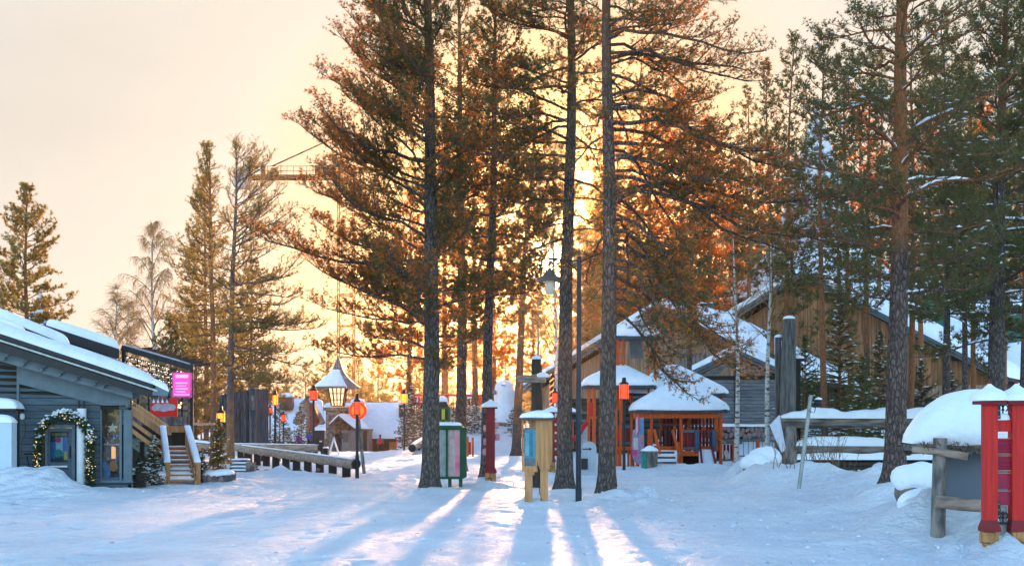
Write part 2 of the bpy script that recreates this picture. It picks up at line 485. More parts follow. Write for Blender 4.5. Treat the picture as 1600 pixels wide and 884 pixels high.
def tubes(paths, radii, n):
    "paths (N,K,3) radii (N,K) -> verts, quads"
    paths = np.asarray(paths, float); radii = np.asarray(radii, float)
    Nn, K, _ = paths.shape
    d = np.empty_like(paths); d[:, 1:-1] = paths[:, 2:] - paths[:, :-2]; d[:, 0] = paths[:, 1] - paths[:, 0]; d[:, -1] = paths[:, -1] - paths[:, -2]
    d /= np.linalg.norm(d, axis=2, keepdims=True) + 1e-9
    ref = np.tile(np.array([0, 0, 1.0]), (Nn, 1)); main = paths[:, -1] - paths[:, 0]; main /= np.linalg.norm(main, axis=1, keepdims=True) + 1e-9
    ref[np.abs(main[:, 2]) > .85] = (1, 0, 0)
    a = np.cross(d, ref[:, None, :]); a /= np.linalg.norm(a, axis=2, keepdims=True) + 1e-9
    b = np.cross(d, a)
    t = 2 * np.pi * np.arange(n) / n
    V = paths[:, :, None, :] + radii[:, :, None, None] * (a[:, :, None, :] * np.cos(t)[None, None, :, None] + b[:, :, None, :] * np.sin(t)[None, None, :, None])
    idx = np.arange(Nn * K * n).reshape(Nn, K, n)
    q = np.stack([idx[:, :-1, :], np.roll(idx, -1, 2)[:, :-1, :], np.roll(idx, -1, 2)[:, 1:, :], idx[:, 1:, :]], -1).reshape(-1, 4)
    return V.reshape(-1, 3), q

def tufts(pos, dirs, rng, B=9, ln=.09, wd=.016, spread=(.5, 1.2)):
    "needle sprays: B thin triangles round each direction"
    n = len(pos)
    d = dirs / (np.linalg.norm(dirs, axis=1, keepdims=True) + 1e-9)
    ref = np.where(np.abs(d[:, 2:3]) > .9, np.array([[1., 0, 0]]), np.array([[0, 0, 1.]]))
    a = np.cross(d, ref); a /= np.linalg.norm(a, axis=1, keepdims=True) + 1e-9
    b = np.cross(d, a)
    th = rng.rand(n, B) * 2 * np.pi; ph = spread[0] + rng.rand(n, B) * (spread[1] - spread[0]); l = ln * (.7 + .6 * rng.rand(n, B))
    e = d[:, None] * np.cos(ph)[..., None] + (a[:, None] * np.cos(th)[..., None] + b[:, None] * np.sin(th)[..., None]) * np.sin(ph)[..., None]
    r = rng.randn(n, B, 3); s = np.cross(e, r); s /= np.linalg.norm(s, axis=2, keepdims=True) + 1e-9
    p = pos[:, None] + e * (ln * .08)
    v0 = p - s * wd * .5; v1 = p + s * wd * .5; v2 = pos[:, None] + e * l[..., None]
    V = np.stack([v0, v1, v2], 2).reshape(-1, 3)
    return V, np.arange(len(V)).reshape(-1, 3)

def blobs(pos, rng, s=.06, flat=.5):
    "small snow lumps (squashed octahedra)"
    n = len(pos)
    o = np.array([[1, 0, 0], [0, 1, 0], [-1, 0, 0], [0, -1, 0], [0, 0, 1], [0, 0, -.4]], float)
    sc_ = (s * (.6 + .9 * rng.rand(n, 1, 3))) * np.array([1, 1, flat])
    V = (pos[:, None] + o[None] * sc_).reshape(-1, 3)
    f = np.array([[0, 1, 4], [1, 2, 4], [2, 3, 4], [3, 0, 4], [1, 0, 5], [2, 1, 5], [3, 2, 5], [0, 3, 5]])
    return V, (f[None] + 6 * np.arange(n)[:, None, None]).reshape(-1, 3)

def joinm(parts):
    V = []; Fq = []; mi = []; o = 0
    for v, f, m in parts:
        if len(v) == 0: continue
        V.append(v); Fq.append(f + o); mi.append(np.full(len(f), m)); o += len(v)
    return np.concatenate(V), Fq, np.concatenate(mi)

BARK1 = bark_mat('pine_bark_grey', (0.19, 0.155, 0.14), (0.045, 0.036, 0.034), (0.22, 0.10, 0.055), 8, 13)
BARK2 = bark_mat('pine_bark_red', (0.20, 0.14, 0.12), (0.045, 0.032, 0.03), (0.34, 0.13, 0.06), 3.5, 7)
BARK3 = bark_mat('pine_bark_far', (0.20, 0.14, 0.12), (0.07, 0.05, 0.045), (0.34, 0.14, 0.07), 1, 4)
BARKP = bark_mat('pine_bark_peeled', (0.42, 0.22, 0.12), (0.25, 0.12, 0.07), (0.20, 0.14, 0.13), 2.0, 3.2)
TWIG = mat('pine_twig', (0.16, 0.085, 0.05), .9, (0.10, 0.055, 0.035), 4)
NEED = leaf_mat('pine_needles', (0.022, 0.058, 0.026), (0.060, 0.105, 0.036), (0.28, 0.19, 0.045), .38)
NEEDY = leaf_mat('pine_needles_olive', (0.050, 0.065, 0.022), (0.12, 0.115, 0.035), (0.50, 0.36, 0.09), .48)
NEED_BACKLIT = leaf_mat('pine_needles_backlit_tint', (0.10, 0.055, 0.02), (0.21, 0.085, 0.025), (0.95, 0.31, 0.055), .64)  # orange sun glow from behind, put into the needle colour
NEEDS = leaf_mat('spruce_needles', (0.020, 0.050, 0.028), (0.05, 0.09, 0.04), (0.16, 0.16, 0.04), .3)
NEEDL = leaf_mat('young_spruce_needles', (0.035, 0.085, 0.025), (0.09, 0.15, 0.04), (0.22, 0.26, 0.05), .35)
BIRCHB = mat('birch_bark', (0.50, 0.46, 0.43), .8, (0.05, 0.045, 0.045), 5, stretch=(1, 1, 3.5), lo=.55, hi=.62)
BIRCHT = mat('birch_twig', (0.48, 0.27, 0.10), .7, (0.36, 0.19, 0.07), 4)

DENS_L, DENS_T, DENS_W = 1.3, 1.25, 1.3
def pine(name, seed, H, r0, lo, Lmax, nl, loc, dens=2.6, B=9, ln=.10, wd=.017, droop=.25, bias=None, lean=(0, 0), snow=0.0,
         bark=None, need=None, tw=3, sub_cap=1.1, low_el=5, parent=None, up=.5, asym=.25, dead=0, backlit=0.0, twr=.006, limbr=.16, hi=.985, rtop=.22):
    rng = np.random.RandomState(seed)
    bark = bark or BARK1; need = need or NEED
    K = 22
    zz = np.concatenate([[-.4, 0, .12, .3, .6], np.linspace(1.0, H, K - 5)])
    ph = rng.rand(4) * 6
    wob = .006 * H
    def axis(z):
        t = np.clip(np.asarray(z, float) / H, 0, 1)
        return np.stack([lean[0] * t + wob * np.sin(t * 5 + ph[0]) * t * 1.4 + wob * .4 * np.sin(t * 13 + ph[1]) * t, lean[1] * t + wob * np.sin(t * 4 + ph[2]) * t, np.asarray(z, float)], -1)
    def rad(z):
        t = np.clip(np.asarray(z, float) / H, 0, 1)
        return r0 * ((1 - t) ** .75 * (1 - rtop * .2) + .04) * (1 + .45 * np.exp(-np.maximum(np.asarray(z, float), 0) / .28))
    V, q = tubes(axis(zz)[None], rad(zz)[None], 14)
    # root flare lobes
    ang = np.arctan2(V[:, 1] - axis(V[:, 2])[:, 1], V[:, 0] - axis(V[:, 2])[:, 0])
    fl = 1 + .22 * np.exp(-np.maximum(V[:, 2], 0) / .35) * np.sin(ang * 4 + ph[3]) + .03 * np.sin(ang * 3 + V[:, 2] * 2.1)
    c = axis(V[:, 2]); V[:, :2] = c[:, :2] + (V[:, :2] - c[:, :2]) * fl[:, None]
    np_mesh('trunk', V, [q], [bark], parent)
    limbs = []; lr = []; subs = []; sr = []; twg = []; tp = []; td = []; snl = []; snr = []
    ga = rng.rand() * 6
    nl = int(nl * DENS_L); tw = tw * DENS_T; wd = wd * DENS_W
    KL = 9
    for i in range(nl):
        f = (i + rng.rand() * .8) / nl
        t = f ** .95
        z = H * (lo + (hi - lo) * t)
        prof = (1 - t) ** .55 * (.55 + .45 * min(1, t * 5 + .15)) * (.65 + .5 * rng.rand())
        ga += 2.4 + rng.randn() * .35
        a0 = ga
        Ln = Lmax * max(prof, .06)
        if bias:
            if rng.rand() < bias[2]:
                a0 = bias[0] + rng.randn() * .55
            Ln *= 1 + bias[1] * math.cos(a0 - bias[0])
        el = R(low_el + (52 - low_el) * t ** 1.3) + rng.randn() * .14
        p = axis(z).copy(); path = [p.copy()]; st = Ln / (KL - 1); aa = a0
        dr = droop * (1 - t) * (0.7 + .6 * rng.rand())
        for k in range(1, KL):
            s = k / (KL - 1)
            e_ = el - dr * math.sin(s * 2.6) * 1.6 + up * max(0, s - .55) * 1.6
            aa += rng.randn() * .15; e_ += rng.randn() * .12
            p = p + st * np.array([math.cos(aa) * math.cos(e_), math.sin(aa) * math.cos(e_), math.sin(e_)])
            path.append(p.copy())
        path = np.array(path); s = np.linspace(0, 1, KL)
        rl = max(.012, r0 * limbr * (Ln / Lmax) ** .8 * (.8 + .4 * rng.rand()))
        limbs.append(path); lr.append(rl * (1 - s) ** .7 + twr * 1.1)
        if snow and rng.rand() < snow:
            m = int(3 + rng.rand() * 3); pp = path[:m].copy()
            xs = np.linspace(0, 1, 9); pk = np.stack([np.interp(xs, np.linspace(0, 1, m), pp[:, j]) for j in range(3)], 1)
            rr = np.interp(xs, np.linspace(0, 1, m), (rl * (1 - s) ** .7 + twr)[:m]) * (.35 + .75 * rng.rand(9)) + .006
            rr[0] = rr[-1] = .004; pk[:, 2] += rr * .8
            snl.append(pk); snr.append(rr)
        if i < dead: continue
        ns = max(4, int(Ln * dens * 2))
        for j in range(ns):
            sp = .16 + .84 * (j + rng.rand()) / ns if Ln > 1 else (j + .5) / ns
            sp = min(sp, .995)
            x = sp * (KL - 1); k = int(x); fr = x - k
            b0 = path[k] * (1 - fr) + path[min(k + 1, KL - 1)] * fr
            dv = path[min(k + 1, KL - 1)] - path[k]; dv /= np.linalg.norm(dv) + 1e-9
            side = 1 if j % 2 else -1
            an = side * R(30 + 35 * rng.rand()) * (1 - .5 * sp)
            l2 = min(sub_cap, (.30 * Ln * (1.05 - sp) + .22) * (.6 + .7 * rng.rand()))
            ca, sa = math.cos(an), math.sin(an)
            dd = np.array([dv[0] * ca - dv[1] * sa, dv[0] * sa + dv[1] * ca, dv[2] + .18 + .3 * rng.randn()]); dd /= np.linalg.norm(dd)
            pts = [b0]; cur = dd.copy()
            for m in range(3):
                cur = cur + np.array([rng.randn() * .13, rng.randn() * .13, .16 + rng.randn() * .12]); cur /= np.linalg.norm(cur)
                pts.append(pts[-1] + cur * l2 / 3)
            pts = np.array(pts)
            subs.append(pts); r2 = min(rl * .5, .006 + .009 * l2); sr.append(np.array([r2, r2 * .75, r2 * .5, twr * .7]))
            nt_ = max(2, int(l2 * tw * 3.2))
            tt = .15 + .85 * (np.arange(nt_) + rng.rand(nt_)) / nt_; tt = np.minimum(tt, .999)
            xx = tt * 3; kk = xx.astype(int); fr2 = (xx - kk)[:, None]
            bb = pts[kk] * (1 - fr2) + pts[kk + 1] * fr2
            tdv = pts[kk + 1] - pts[kk]; tdv /= np.linalg.norm(tdv, axis=1, keepdims=True)
            rd = rng.randn(nt_, 3) * .75; rd[:, 2] = rd[:, 2] * .6 + .35
            tdv = tdv + rd; tdv /= np.linalg.norm(tdv, axis=1, keepdims=True)
            tl = (.10 + .22 * rng.rand(nt_))[:, None] * (.7 + .3 * min(1, Lmax / 3))
            ends = bb + tdv * tl
            twg.append(np.stack([bb, ends], 1))
            tp.append(bb * .35 + ends * .65); td.append(tdv)
            tp.append(ends); td.append(tdv)
            tp.append(pts[-1:]); td.append(cur[None])
    tpa = np.concatenate(tp); tda = np.concatenate(td); twa = np.concatenate(twg)
    parts = []
    v, f = tubes(np.array(limbs), np.array(lr), 6); parts.append((v, f, 0))
    v, f = tubes(np.array(subs), np.array(sr), 4); parts.append((v, f, 1))
    v, f = tubes(twa, np.tile([[twr * .7, twr * .4]], (len(twa), 1)), 3); parts.append((v, f, 1))
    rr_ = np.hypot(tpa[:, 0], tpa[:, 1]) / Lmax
    gk = rng.rand(len(tpa)) < backlit * np.clip(rr_ * 1.9 - .25, 0, 1)  # share of outer tufts given the painted backlight colour
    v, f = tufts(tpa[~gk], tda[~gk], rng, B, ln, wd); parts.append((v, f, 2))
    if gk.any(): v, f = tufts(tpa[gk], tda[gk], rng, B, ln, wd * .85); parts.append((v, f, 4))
    if snow:
        k = rng.rand(len(tpa)) < snow * .04
        if k.sum(): v, f = blobs(tpa[k] + np.array([0, 0, .03]), rng, ln * .7); parts.append((v, f, 3))
        if snl: v, f = tubes(np.array(snl), np.array(snr), 6); parts.append((v, f, 3))
    V, Fl, mi = joinm(parts)
    np_mesh('crown', V, Fl, [bark, TWIG, need, SNOW, NEED_BACKLIT], parent, mi)

def spruce(seed, H, Rb, parent, layers=22, per=7, ln=.06, wd=.014, B=7, snow=.2, lo=.06, droop=.35, need=None, dens=9, stepj=.1, r0=None, prof=1.0, lights=0, clump=1.0):
    rng = np.random.RandomState(seed); need = need or NEEDS
    r0 = r0 or H * .014 + .012
    z = np.array([-.2, 0, H * .3, H * .6, H]); pth = np.stack([z * 0, z * 0, z], 1)
    V, q = tubes(pth[None], np.array([[r0 * 1.2, r0, r0 * .7, r0 * .4, r0 * .08]]), 8)
    np_mesh('trunk', V, [q], [BARK3 if H > 3 else TWIG], parent)
    br = []; rr = []; tp = []; td = []; sp = []
    for i in range(layers):
        t = (i + .5) / layers
        zb = H * (lo + (1 - lo) * t ** .95)
        for j in range(per):
            a = rng.rand() * 2 * PI
            l = Rb * ((1 - t) ** prof) * (.7 + .45 * rng.rand()) + .04 * H * .1
            el = R(-14 + 60 * t) + rng.randn() * .12
            p0 = np.array([0, 0, zb + rng.randn() * stepj * .3]); pts = [p0]; K = 4
            for k in range(K):
                e_ = el - droop * (k / K) * (1 - t) + (.25 if k == K - 1 else 0)
                pts.append(pts[-1] + l / K * np.array([math.cos(a) * math.cos(e_), math.sin(a) * math.cos(e_), math.sin(e_)]))
            pts = np.array(pts); br.append(pts); rr.append(np.linspace(r0 * .3, .004, K + 1))
            n = max(3, int(l * dens * 2.4))
            s = .12 + .88 * rng.rand(n); xx = np.minimum(s, .999) * K; kk = xx.astype(int); fr = (xx - kk)[:, None]
            b0 = pts[kk] * (1 - fr) + pts[kk + 1] * fr
            d = pts[kk + 1] - pts[kk]; d /= np.linalg.norm(d, axis=1, keepdims=True)
            sd_ = np.array([-math.sin(a), math.cos(a), 0])
            off = rng.randn(n)[:, None] * sd_[None] * (.30 * l * (1.1 - s)[:, None]) * clump
            dd = d + np.sign(off @ sd_)[:, None] * sd_[None] * .8 + rng.randn(n, 3) * .25
            dd[:, 2] -= .12
            q = b0 + off; q[:, 2] -= np.abs(off @ sd_) * .25 - rng.randn(n) * .02
            tp.append(q); td.append(dd)
    # leader
    n = 8; tp.append(np.stack([np.zeros(n), np.zeros(n), H * (1 - .1 * rng.rand(n))], 1)); td.append(np.tile([[0, 0, 1.]], (n, 1)))
    tpa = np.concatenate(tp); tda = np.concatenate(td)
    parts = []
    v, f = tubes(np.array(br), np.array(rr), 4); parts.append((v, f, 0))
    v, f = tufts(tpa, tda, rng, B, ln, wd, (.3, 1.0)); parts.append((v, f, 1))
    if snow:
        k = rng.rand(len(tpa)) < snow * .5
        v, f = blobs(tpa[k] + np.array([0, 0, ln * .3]), rng, ln * .9, .45); parts.append((v, f, 2))
    V, Fl, mi = joinm(parts)
    np_mesh('crown', V, Fl, [TWIG, need, SNOW], parent, mi)
    if lights:
        k = rng.choice(len(tpa), lights, replace=False); c = tpa[k].copy(); c[:, :2] *= 1.05
        v, f = blobs(c, rng, .013, 1.0)
        o = np_mesh('string_lights', v, [f], [BULB], parent); o['kind'] = 'stuff'

def birch(seed, H, r0, parent, nl=26, weep=.5, twr=.008, dens=1.0, bark=None, twigm=None, lo=.3, Lmax=None, lean=(0, 0), ntw=9):
    rng = np.random.RandomState(seed); Lmax = Lmax or H * .28
    K = 14; z = np.linspace(-.3, H, K); t = np.clip(z / H, 0, 1); ph = rng.rand(3) * 6
    ax = np.stack([lean[0] * t + .015 * H * np.sin(t * 5 + ph[0]) * t, lean[1] * t + .012 * H * np.sin(t * 4 + ph[1]) * t, z], 1)
    V, q = tubes(ax[None], (r0 * (1 - t) ** .8 + .01)[None], 9)
    np_mesh('trunk', V, [q], [bark or BIRCHB], parent)
    limbs = []; lr = []; subs = []; sr = []; tws = []
    for i in range(nl):
        t0 = lo + (1 - lo) * (i + rng.rand()) / nl; t0 = min(t0, .99)
        b0 = np.array([np.interp(t0 * H, z, ax[:, j]) for j in range(3)])
        a = i * 2.4 + rng.randn() * .4; Ln = Lmax * (1 - t0) ** .5 * (.7 + .6 * rng.rand()) * 1.2; el = R(45 + 25 * rng.rand())
        p = b0.copy(); path = [p]; KL = 7
        for k in range(1, KL):
            e_ = el - weep * .9 * (k / KL) ** 1.5; a += rng.randn() * .12
            p = p + Ln / KL * np.array([math.cos(a) * math.cos(e_), math.sin(a) * math.cos(e_), math.sin(e_)]); path.append(p)
        path = np.array(path); limbs.append(path); lr.append(np.linspace(r0 * .35 * (1 - t0) + .012, twr, KL))
        for j in range(int(8 * dens)):
            x = (.25 + .75 * rng.rand()) * (KL - 1) * .999; k = int(x); fr = x - k
            c = path[k] * (1 - fr) + path[k + 1] * fr; a2 = a + rng.randn() * .9; l2 = Ln * (.2 + .25 * rng.rand()); e2 = el * .6 + rng.randn() * .3
            q_ = c.copy(); pp = [q_]
            for m in range(4):
                e2 -= weep * .5; q_ = q_ + l2 / 4 * np.array([math.cos(a2) * math.cos(e2), math.sin(a2) * math.cos(e2), math.sin(e2)]); pp.append(q_)
            pp = np.array(pp); subs.append(pp); sr.append(np.linspace(twr * 1.1, twr * .6, 5))
            for m in range(ntw):
                x2 = rng.rand() * 3.99; k2 = int(x2); fr2 = x2 - k2; c2 = pp[k2] * (1 - fr2) + pp[k2 + 1] * fr2
                a3 = a2 + rng.randn() * 1.0; l3 = .25 + .5 * rng.rand(); e3 = e2 + .6 + rng.randn() * .5; w_ = [c2]
                for u in range(3):
                    e3 -= weep * .7; w_.append(w_[-1] + l3 / 3 * np.array([math.cos(a3) * math.cos(e3), math.sin(a3) * math.cos(e3), math.sin(e3)]))
                tws.append(np.array(w_))
    parts = []
    v, f = tubes(np.array(limbs), np.array(lr), 5); parts.append((v, f, 0))
    v, f = tubes(np.array(subs), np.array(sr), 3); parts.append((v, f, 1))
    v, f = tubes(np.array(tws), np.tile([[twr * .6, twr * .55, twr * .5, twr * .3]], (len(tws), 1)), 3); parts.append((v, f, 1))
    V, Fl, mi = joinm(parts)
    np_mesh('crown', V, Fl, [TWIG, twigm or BIRCHT], parent, mi)
# ------------------------------------------------------------------ ground
def axis_samples(lim, fine, step0, grow):
    a = [0.0]; s = step0
    while a[-1] < lim:
        if a[-1] > fine: s *= grow
        a.append(a[-1] + s)
    return np.array(a)
ys = axis_samples(640, 48, .115, 1.03) + 8
ys = np.concatenate([[-260, -180, -110, -60, -30, -15, 0, 4], ys])
xp = axis_samples(560, 15, .115, 1.05); xs = np.concatenate([-xp[:0:-1], xp])
X, Y = np.meshgrid(xs, ys)
Z = gh(X, Y)
Z = np.where(Y > 300, -1.0, Z)
nx, ny = len(xs), len(ys)
idx = np.arange(nx * ny).reshape(ny, nx)
q = np.stack([idx[:-1, :-1], idx[:-1, 1:], idx[1:, 1:], idx[1:, :-1]], -1).reshape(-1, 4)
GS = bpy.data.materials.new('trodden_snow'); GS.use_nodes = True
t = GS.node_tree; b = t.nodes['Principled BSDF']; nn = t.nodes.new; lk = t.links.new
b.inputs['Roughness'].default_value = .5; b.inputs['Specular IOR Level'].default_value = .3
co = nn('ShaderNodeTexCoord')
n1 = nn('ShaderNodeTexNoise'); n1.inputs['Scale'].default_value = .5; n1.inputs['Detail'].default_value = 6; lk(co.outputs['Object'], n1.inputs['Vector'])
mx = nn('ShaderNodeMix'); mx.data_type = 'RGBA'; mx.inputs[6].default_value = (.72, .76, .84, 1); mx.inputs[7].default_value = (.86, .88, .92, 1)
r1 = nn('ShaderNodeMapRange'); r1.inputs['From Min'].default_value = .35; r1.inputs['From Max'].default_value = .62; lk(n1.outputs['Fac'], r1.inputs['Value'])
lk(r1.outputs['Result'], mx.inputs[0]); lk(mx.outputs[2], b.inputs['Base Color'])
# curved wheel tracks
ma = nn('ShaderNodeMapping'); ma.inputs['Location'].default_value = (13.5, -33.0, 0); lk(co.outputs['Object'], ma.inputs['Vector'])
wv = nn('ShaderNodeTexWave'); wv.wave_type = 'RINGS'; wv.rings_direction = 'Z'; wv.inputs['Scale'].default_value = .9; wv.inputs['Distortion'].default_value = 2.2
wv.inputs['Detail'].default_value = 3; wv.inputs['Detail Scale'].default_value = .8; lk(ma.outputs['Vector'], wv.inputs['Vector'])
wm = nn('ShaderNodeMath'); wm.operation = 'MULTIPLY'; lk(wv.outputs['Fac'], wm.inputs[0])
sp = nn('ShaderNodeSeparateXYZ'); lk(co.outputs['Object'], sp.inputs[0])
r2 = nn('ShaderNodeMapRange'); r2.inputs['From Min'].default_value = 1.0; r2.inputs['From Max'].default_value = -4.0; lk(sp.outputs['X'], r2.inputs['Value'])
lk(r2.outputs['Result'], wm.inputs[1])
n2 = nn('ShaderNodeTexNoise'); n2.inputs['Scale'].default_value = 7; n2.inputs['Detail'].default_value = 7; n2.inputs['Roughness'].default_value = .65; lk(co.outputs['Object'], n2.inputs['Vector'])
vo = nn('ShaderNodeTexVoronoi'); vo.feature = 'SMOOTH_F1'; vo.inputs['Scale'].default_value = 3.2; lk(co.outputs['Object'], vo.inputs['Vector'])
a1_ = nn('ShaderNodeMath'); a1_.operation = 'MULTIPLY_ADD'; a1_.inputs[1].default_value = .45; lk(wm.outputs[0], a1_.inputs[0]); lk(n2.outputs['Fac'], a1_.inputs[2])
a2_ = nn('ShaderNodeMath'); a2_.operation = 'MULTIPLY_ADD'; a2_.inputs[1].default_value = .55; lk(vo.outputs['Distance'], a2_.inputs[0]); lk(a1_.outputs[0], a2_.inputs[2])
bp = nn('ShaderNodeBump'); bp.inputs['Strength'].default_value = 1.0; bp.inputs['Distance'].default_value = .16
lk(a2_.outputs[0], bp.inputs['Height']); lk(bp.outputs['Normal'], b.inputs['Normal'])
g = np_mesh('snow_ground', np.stack([X, Y, Z], -1).reshape(-1, 3), [q], [GS], None)
g['kind'] = 'structure'

rng = np.random.RandomState(17)
cl = []
for (px, Y, sx, sy, n) in [(1190, 38, 1.2, 1.4, 260), (1290, 35, 2.0, 1.5, 260), (1380, 29, 1.6, 2.2, 260), (1450, 21, 1.3, 2.0, 260), (1560, 17.2, .9, .6, 90), (1000, 29, 1.2, .7, 160), (870, 28.2, 1.2, .7, 130), (700, 36, 2.0, 1.5, 120), (60, 32, 2.0, .9, 160), (450, 43, 3.0, 1.5, 220), (1080, 49.5, 4, .5, 260), (760, 36, 1.2, .8, 100)]:
    x = (px - 800) * Y / F + rng.randn(n) * sx; y = Y + rng.randn(n) * sy; cl.append(np.stack([x, y, gh(x, y) + .0], 1))
n = 1500; y = rng.uniform(14, 46, n); x = rng.uniform(-.42, .42, n) * y; k = rng.rand(n) < .5; cl.append(np.stack([x, y, gh(x, y) - .005], 1)[k])
cl = np.concatenate(cl); sz = .010 + .04 * rng.rand(len(cl)) ** 3
o8 = np.array([[1, 0, 0], [.6, .7, .1], [0, 1, 0], [-.8, .6, 0], [-1, 0, .1], [-.6, -.8, 0], [0, -1, 0], [.7, -.6, .1], [.1, .1, .75]], float)
V = (cl[:, None] + (o8[None] * (.6 + .7 * rng.rand(len(cl), 9, 1))) * sz[:, None, None]).reshape(-1, 3)
f = np.array([[i, (i + 1) % 8, 8] for i in range(8)]); f = (f[None] + 9 * np.arange(len(cl))[:, None, None]).reshape(-1, 3)
o = np_mesh('snow_clods', V, [f], [SNOW], None); tag(o, 'loose crumbs and clods of snow scattered along the banks and paths', 'snow clods', kind='stuff')
n = 420; y = 15 + 35 * rng.rand(n) ** .8; x = .07 * y + rng.randn(n) * 3.2; base = np.stack([x, y, gh(x, y) + .006], 1); a = rng.rand(n) * 6.28; l = .015 + .05 * rng.rand(n) ** 2
d = np.stack([np.cos(a), np.sin(a), .1 * rng.rand(n)], 1) * l[:, None]; v, f = tubes(np.stack([base, base + d], 1), np.full((n, 2), .004), 3)
o = np_mesh('pine_litter', v, [f], [TWIG], None); tag(o, 'tiny fallen needles and bark flakes on the trodden snow', 'litter', kind='stuff')

# ------------------------------------------------------------------ haze: cold hazy air, lit by the low sun
hz = MB().box((-640, -270, -4.2), (640, 700, 46))
HM = bpy.data.materials.new('haze'); HM.use_nodes = True
t = HM.node_tree
for n in list(t.nodes): t.nodes.remove(n)
o = t.nodes.new('ShaderNodeOutputMaterial'); pv = t.nodes.new('ShaderNodeVolumePrincipled')
pv.inputs['Color'].default_value = (.98, .80, .58, 1); pv.inputs['Density'].default_value = 0.00020
pv.inputs['Anisotropy'].default_value = .93
t.links.new(pv.outputs[0], o.inputs['Volume'])
ho = hz.build('haze', HM); ho['kind'] = 'stuff'

# ------------------------------------------------------------------ trees
def tree_thing(px, Y, label, group, name='pine_tree', cat='pine tree', sink=.05):
    return thing(name, label, cat, PG(px, Y, -sink), group)
import time as _t
_t0 = _t.time()
ROW = 'tall pines standing round the square'
LEFT = PI
T = tree_thing(672, 33.0, 'tall grey-barked pine beside the green display cabinet, its boughs reaching far to the left', ROW)
pine('p', 11, 17.5, .24, .17, 3.9, 84, None, dens=3.5, sub_cap=1.7, backlit=.7, bias=(PI * .98, .30, .45), droop=.02, low_el=14, up=.35, parent=T, lean=(.05, .2), B=9, ln=.088, wd=.0145, tw=4.0)
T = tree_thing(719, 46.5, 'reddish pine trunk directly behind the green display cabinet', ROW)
pine('p', 12, 19.0, .22, .34, 2.7, 54, None, dens=2.9, backlit=.5, bark=BARK2, bias=(0, .1, .3), parent=T, lean=(.1, 0), B=8, ln=.11, wd=.019, droop=.1)
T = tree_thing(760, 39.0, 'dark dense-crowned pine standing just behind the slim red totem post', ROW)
pine('p', 13, 16.0, .18, .30, 2.35, 60, None, dens=3.5, backlit=.3, parent=T, lean=(.25, 0), B=10, ln=.10, wd=.018, droop=.3)
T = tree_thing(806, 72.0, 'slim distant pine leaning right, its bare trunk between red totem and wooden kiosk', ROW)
pine('p', 14, 20, .27, .38, 3.2, 46, None, dens=1.8, backlit=.9, bark=BARK3, parent=T, lean=(1.0, 0), B=7, ln=.15, wd=.03, droop=.2, twr=.01)
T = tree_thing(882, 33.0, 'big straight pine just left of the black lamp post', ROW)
pine('p', 15, 18, .215, .36, 3.2, 62, None, backlit=.5, dens=3.4, bias=(PI, .15, .5), parent=T, lean=(.15, .1), B=9, ln=.09, wd=.014, droop=.35)
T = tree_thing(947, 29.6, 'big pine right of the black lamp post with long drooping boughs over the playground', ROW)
pine('p', 16, 17.5, .215, .245, 3.6, 66, None, backlit=.6, dens=2.9, sub_cap=1.3, bias=(0.1, .55, .7), parent=T, lean=(.2, .2), B=9, ln=.08, wd=.012, droop=.75, low_el=12, up=.1)
T = tree_thing(1397, 27.2, 'red-stemmed pine in front of the log rail fence with snow on its boughs', ROW)
pine('p', 17, 15.5, .235, .24, 3.4, 66, None, dens=2.9, bark=BARK2, parent=T, lean=(.45, .2), snow=.5, B=9, ln=.075, wd=.012, droop=.15, low_el=5)
T = tree_thing(1556, 38.0, 'dark thick pine rising behind the snow-roofed notice shelter', ROW)
pine('p', 18, 16.0, .29, .25, 3.6, 66, None, dens=3.0, parent=T, lean=(.2, 0), snow=.4, B=9, ln=.11, wd=.018, droop=.3)
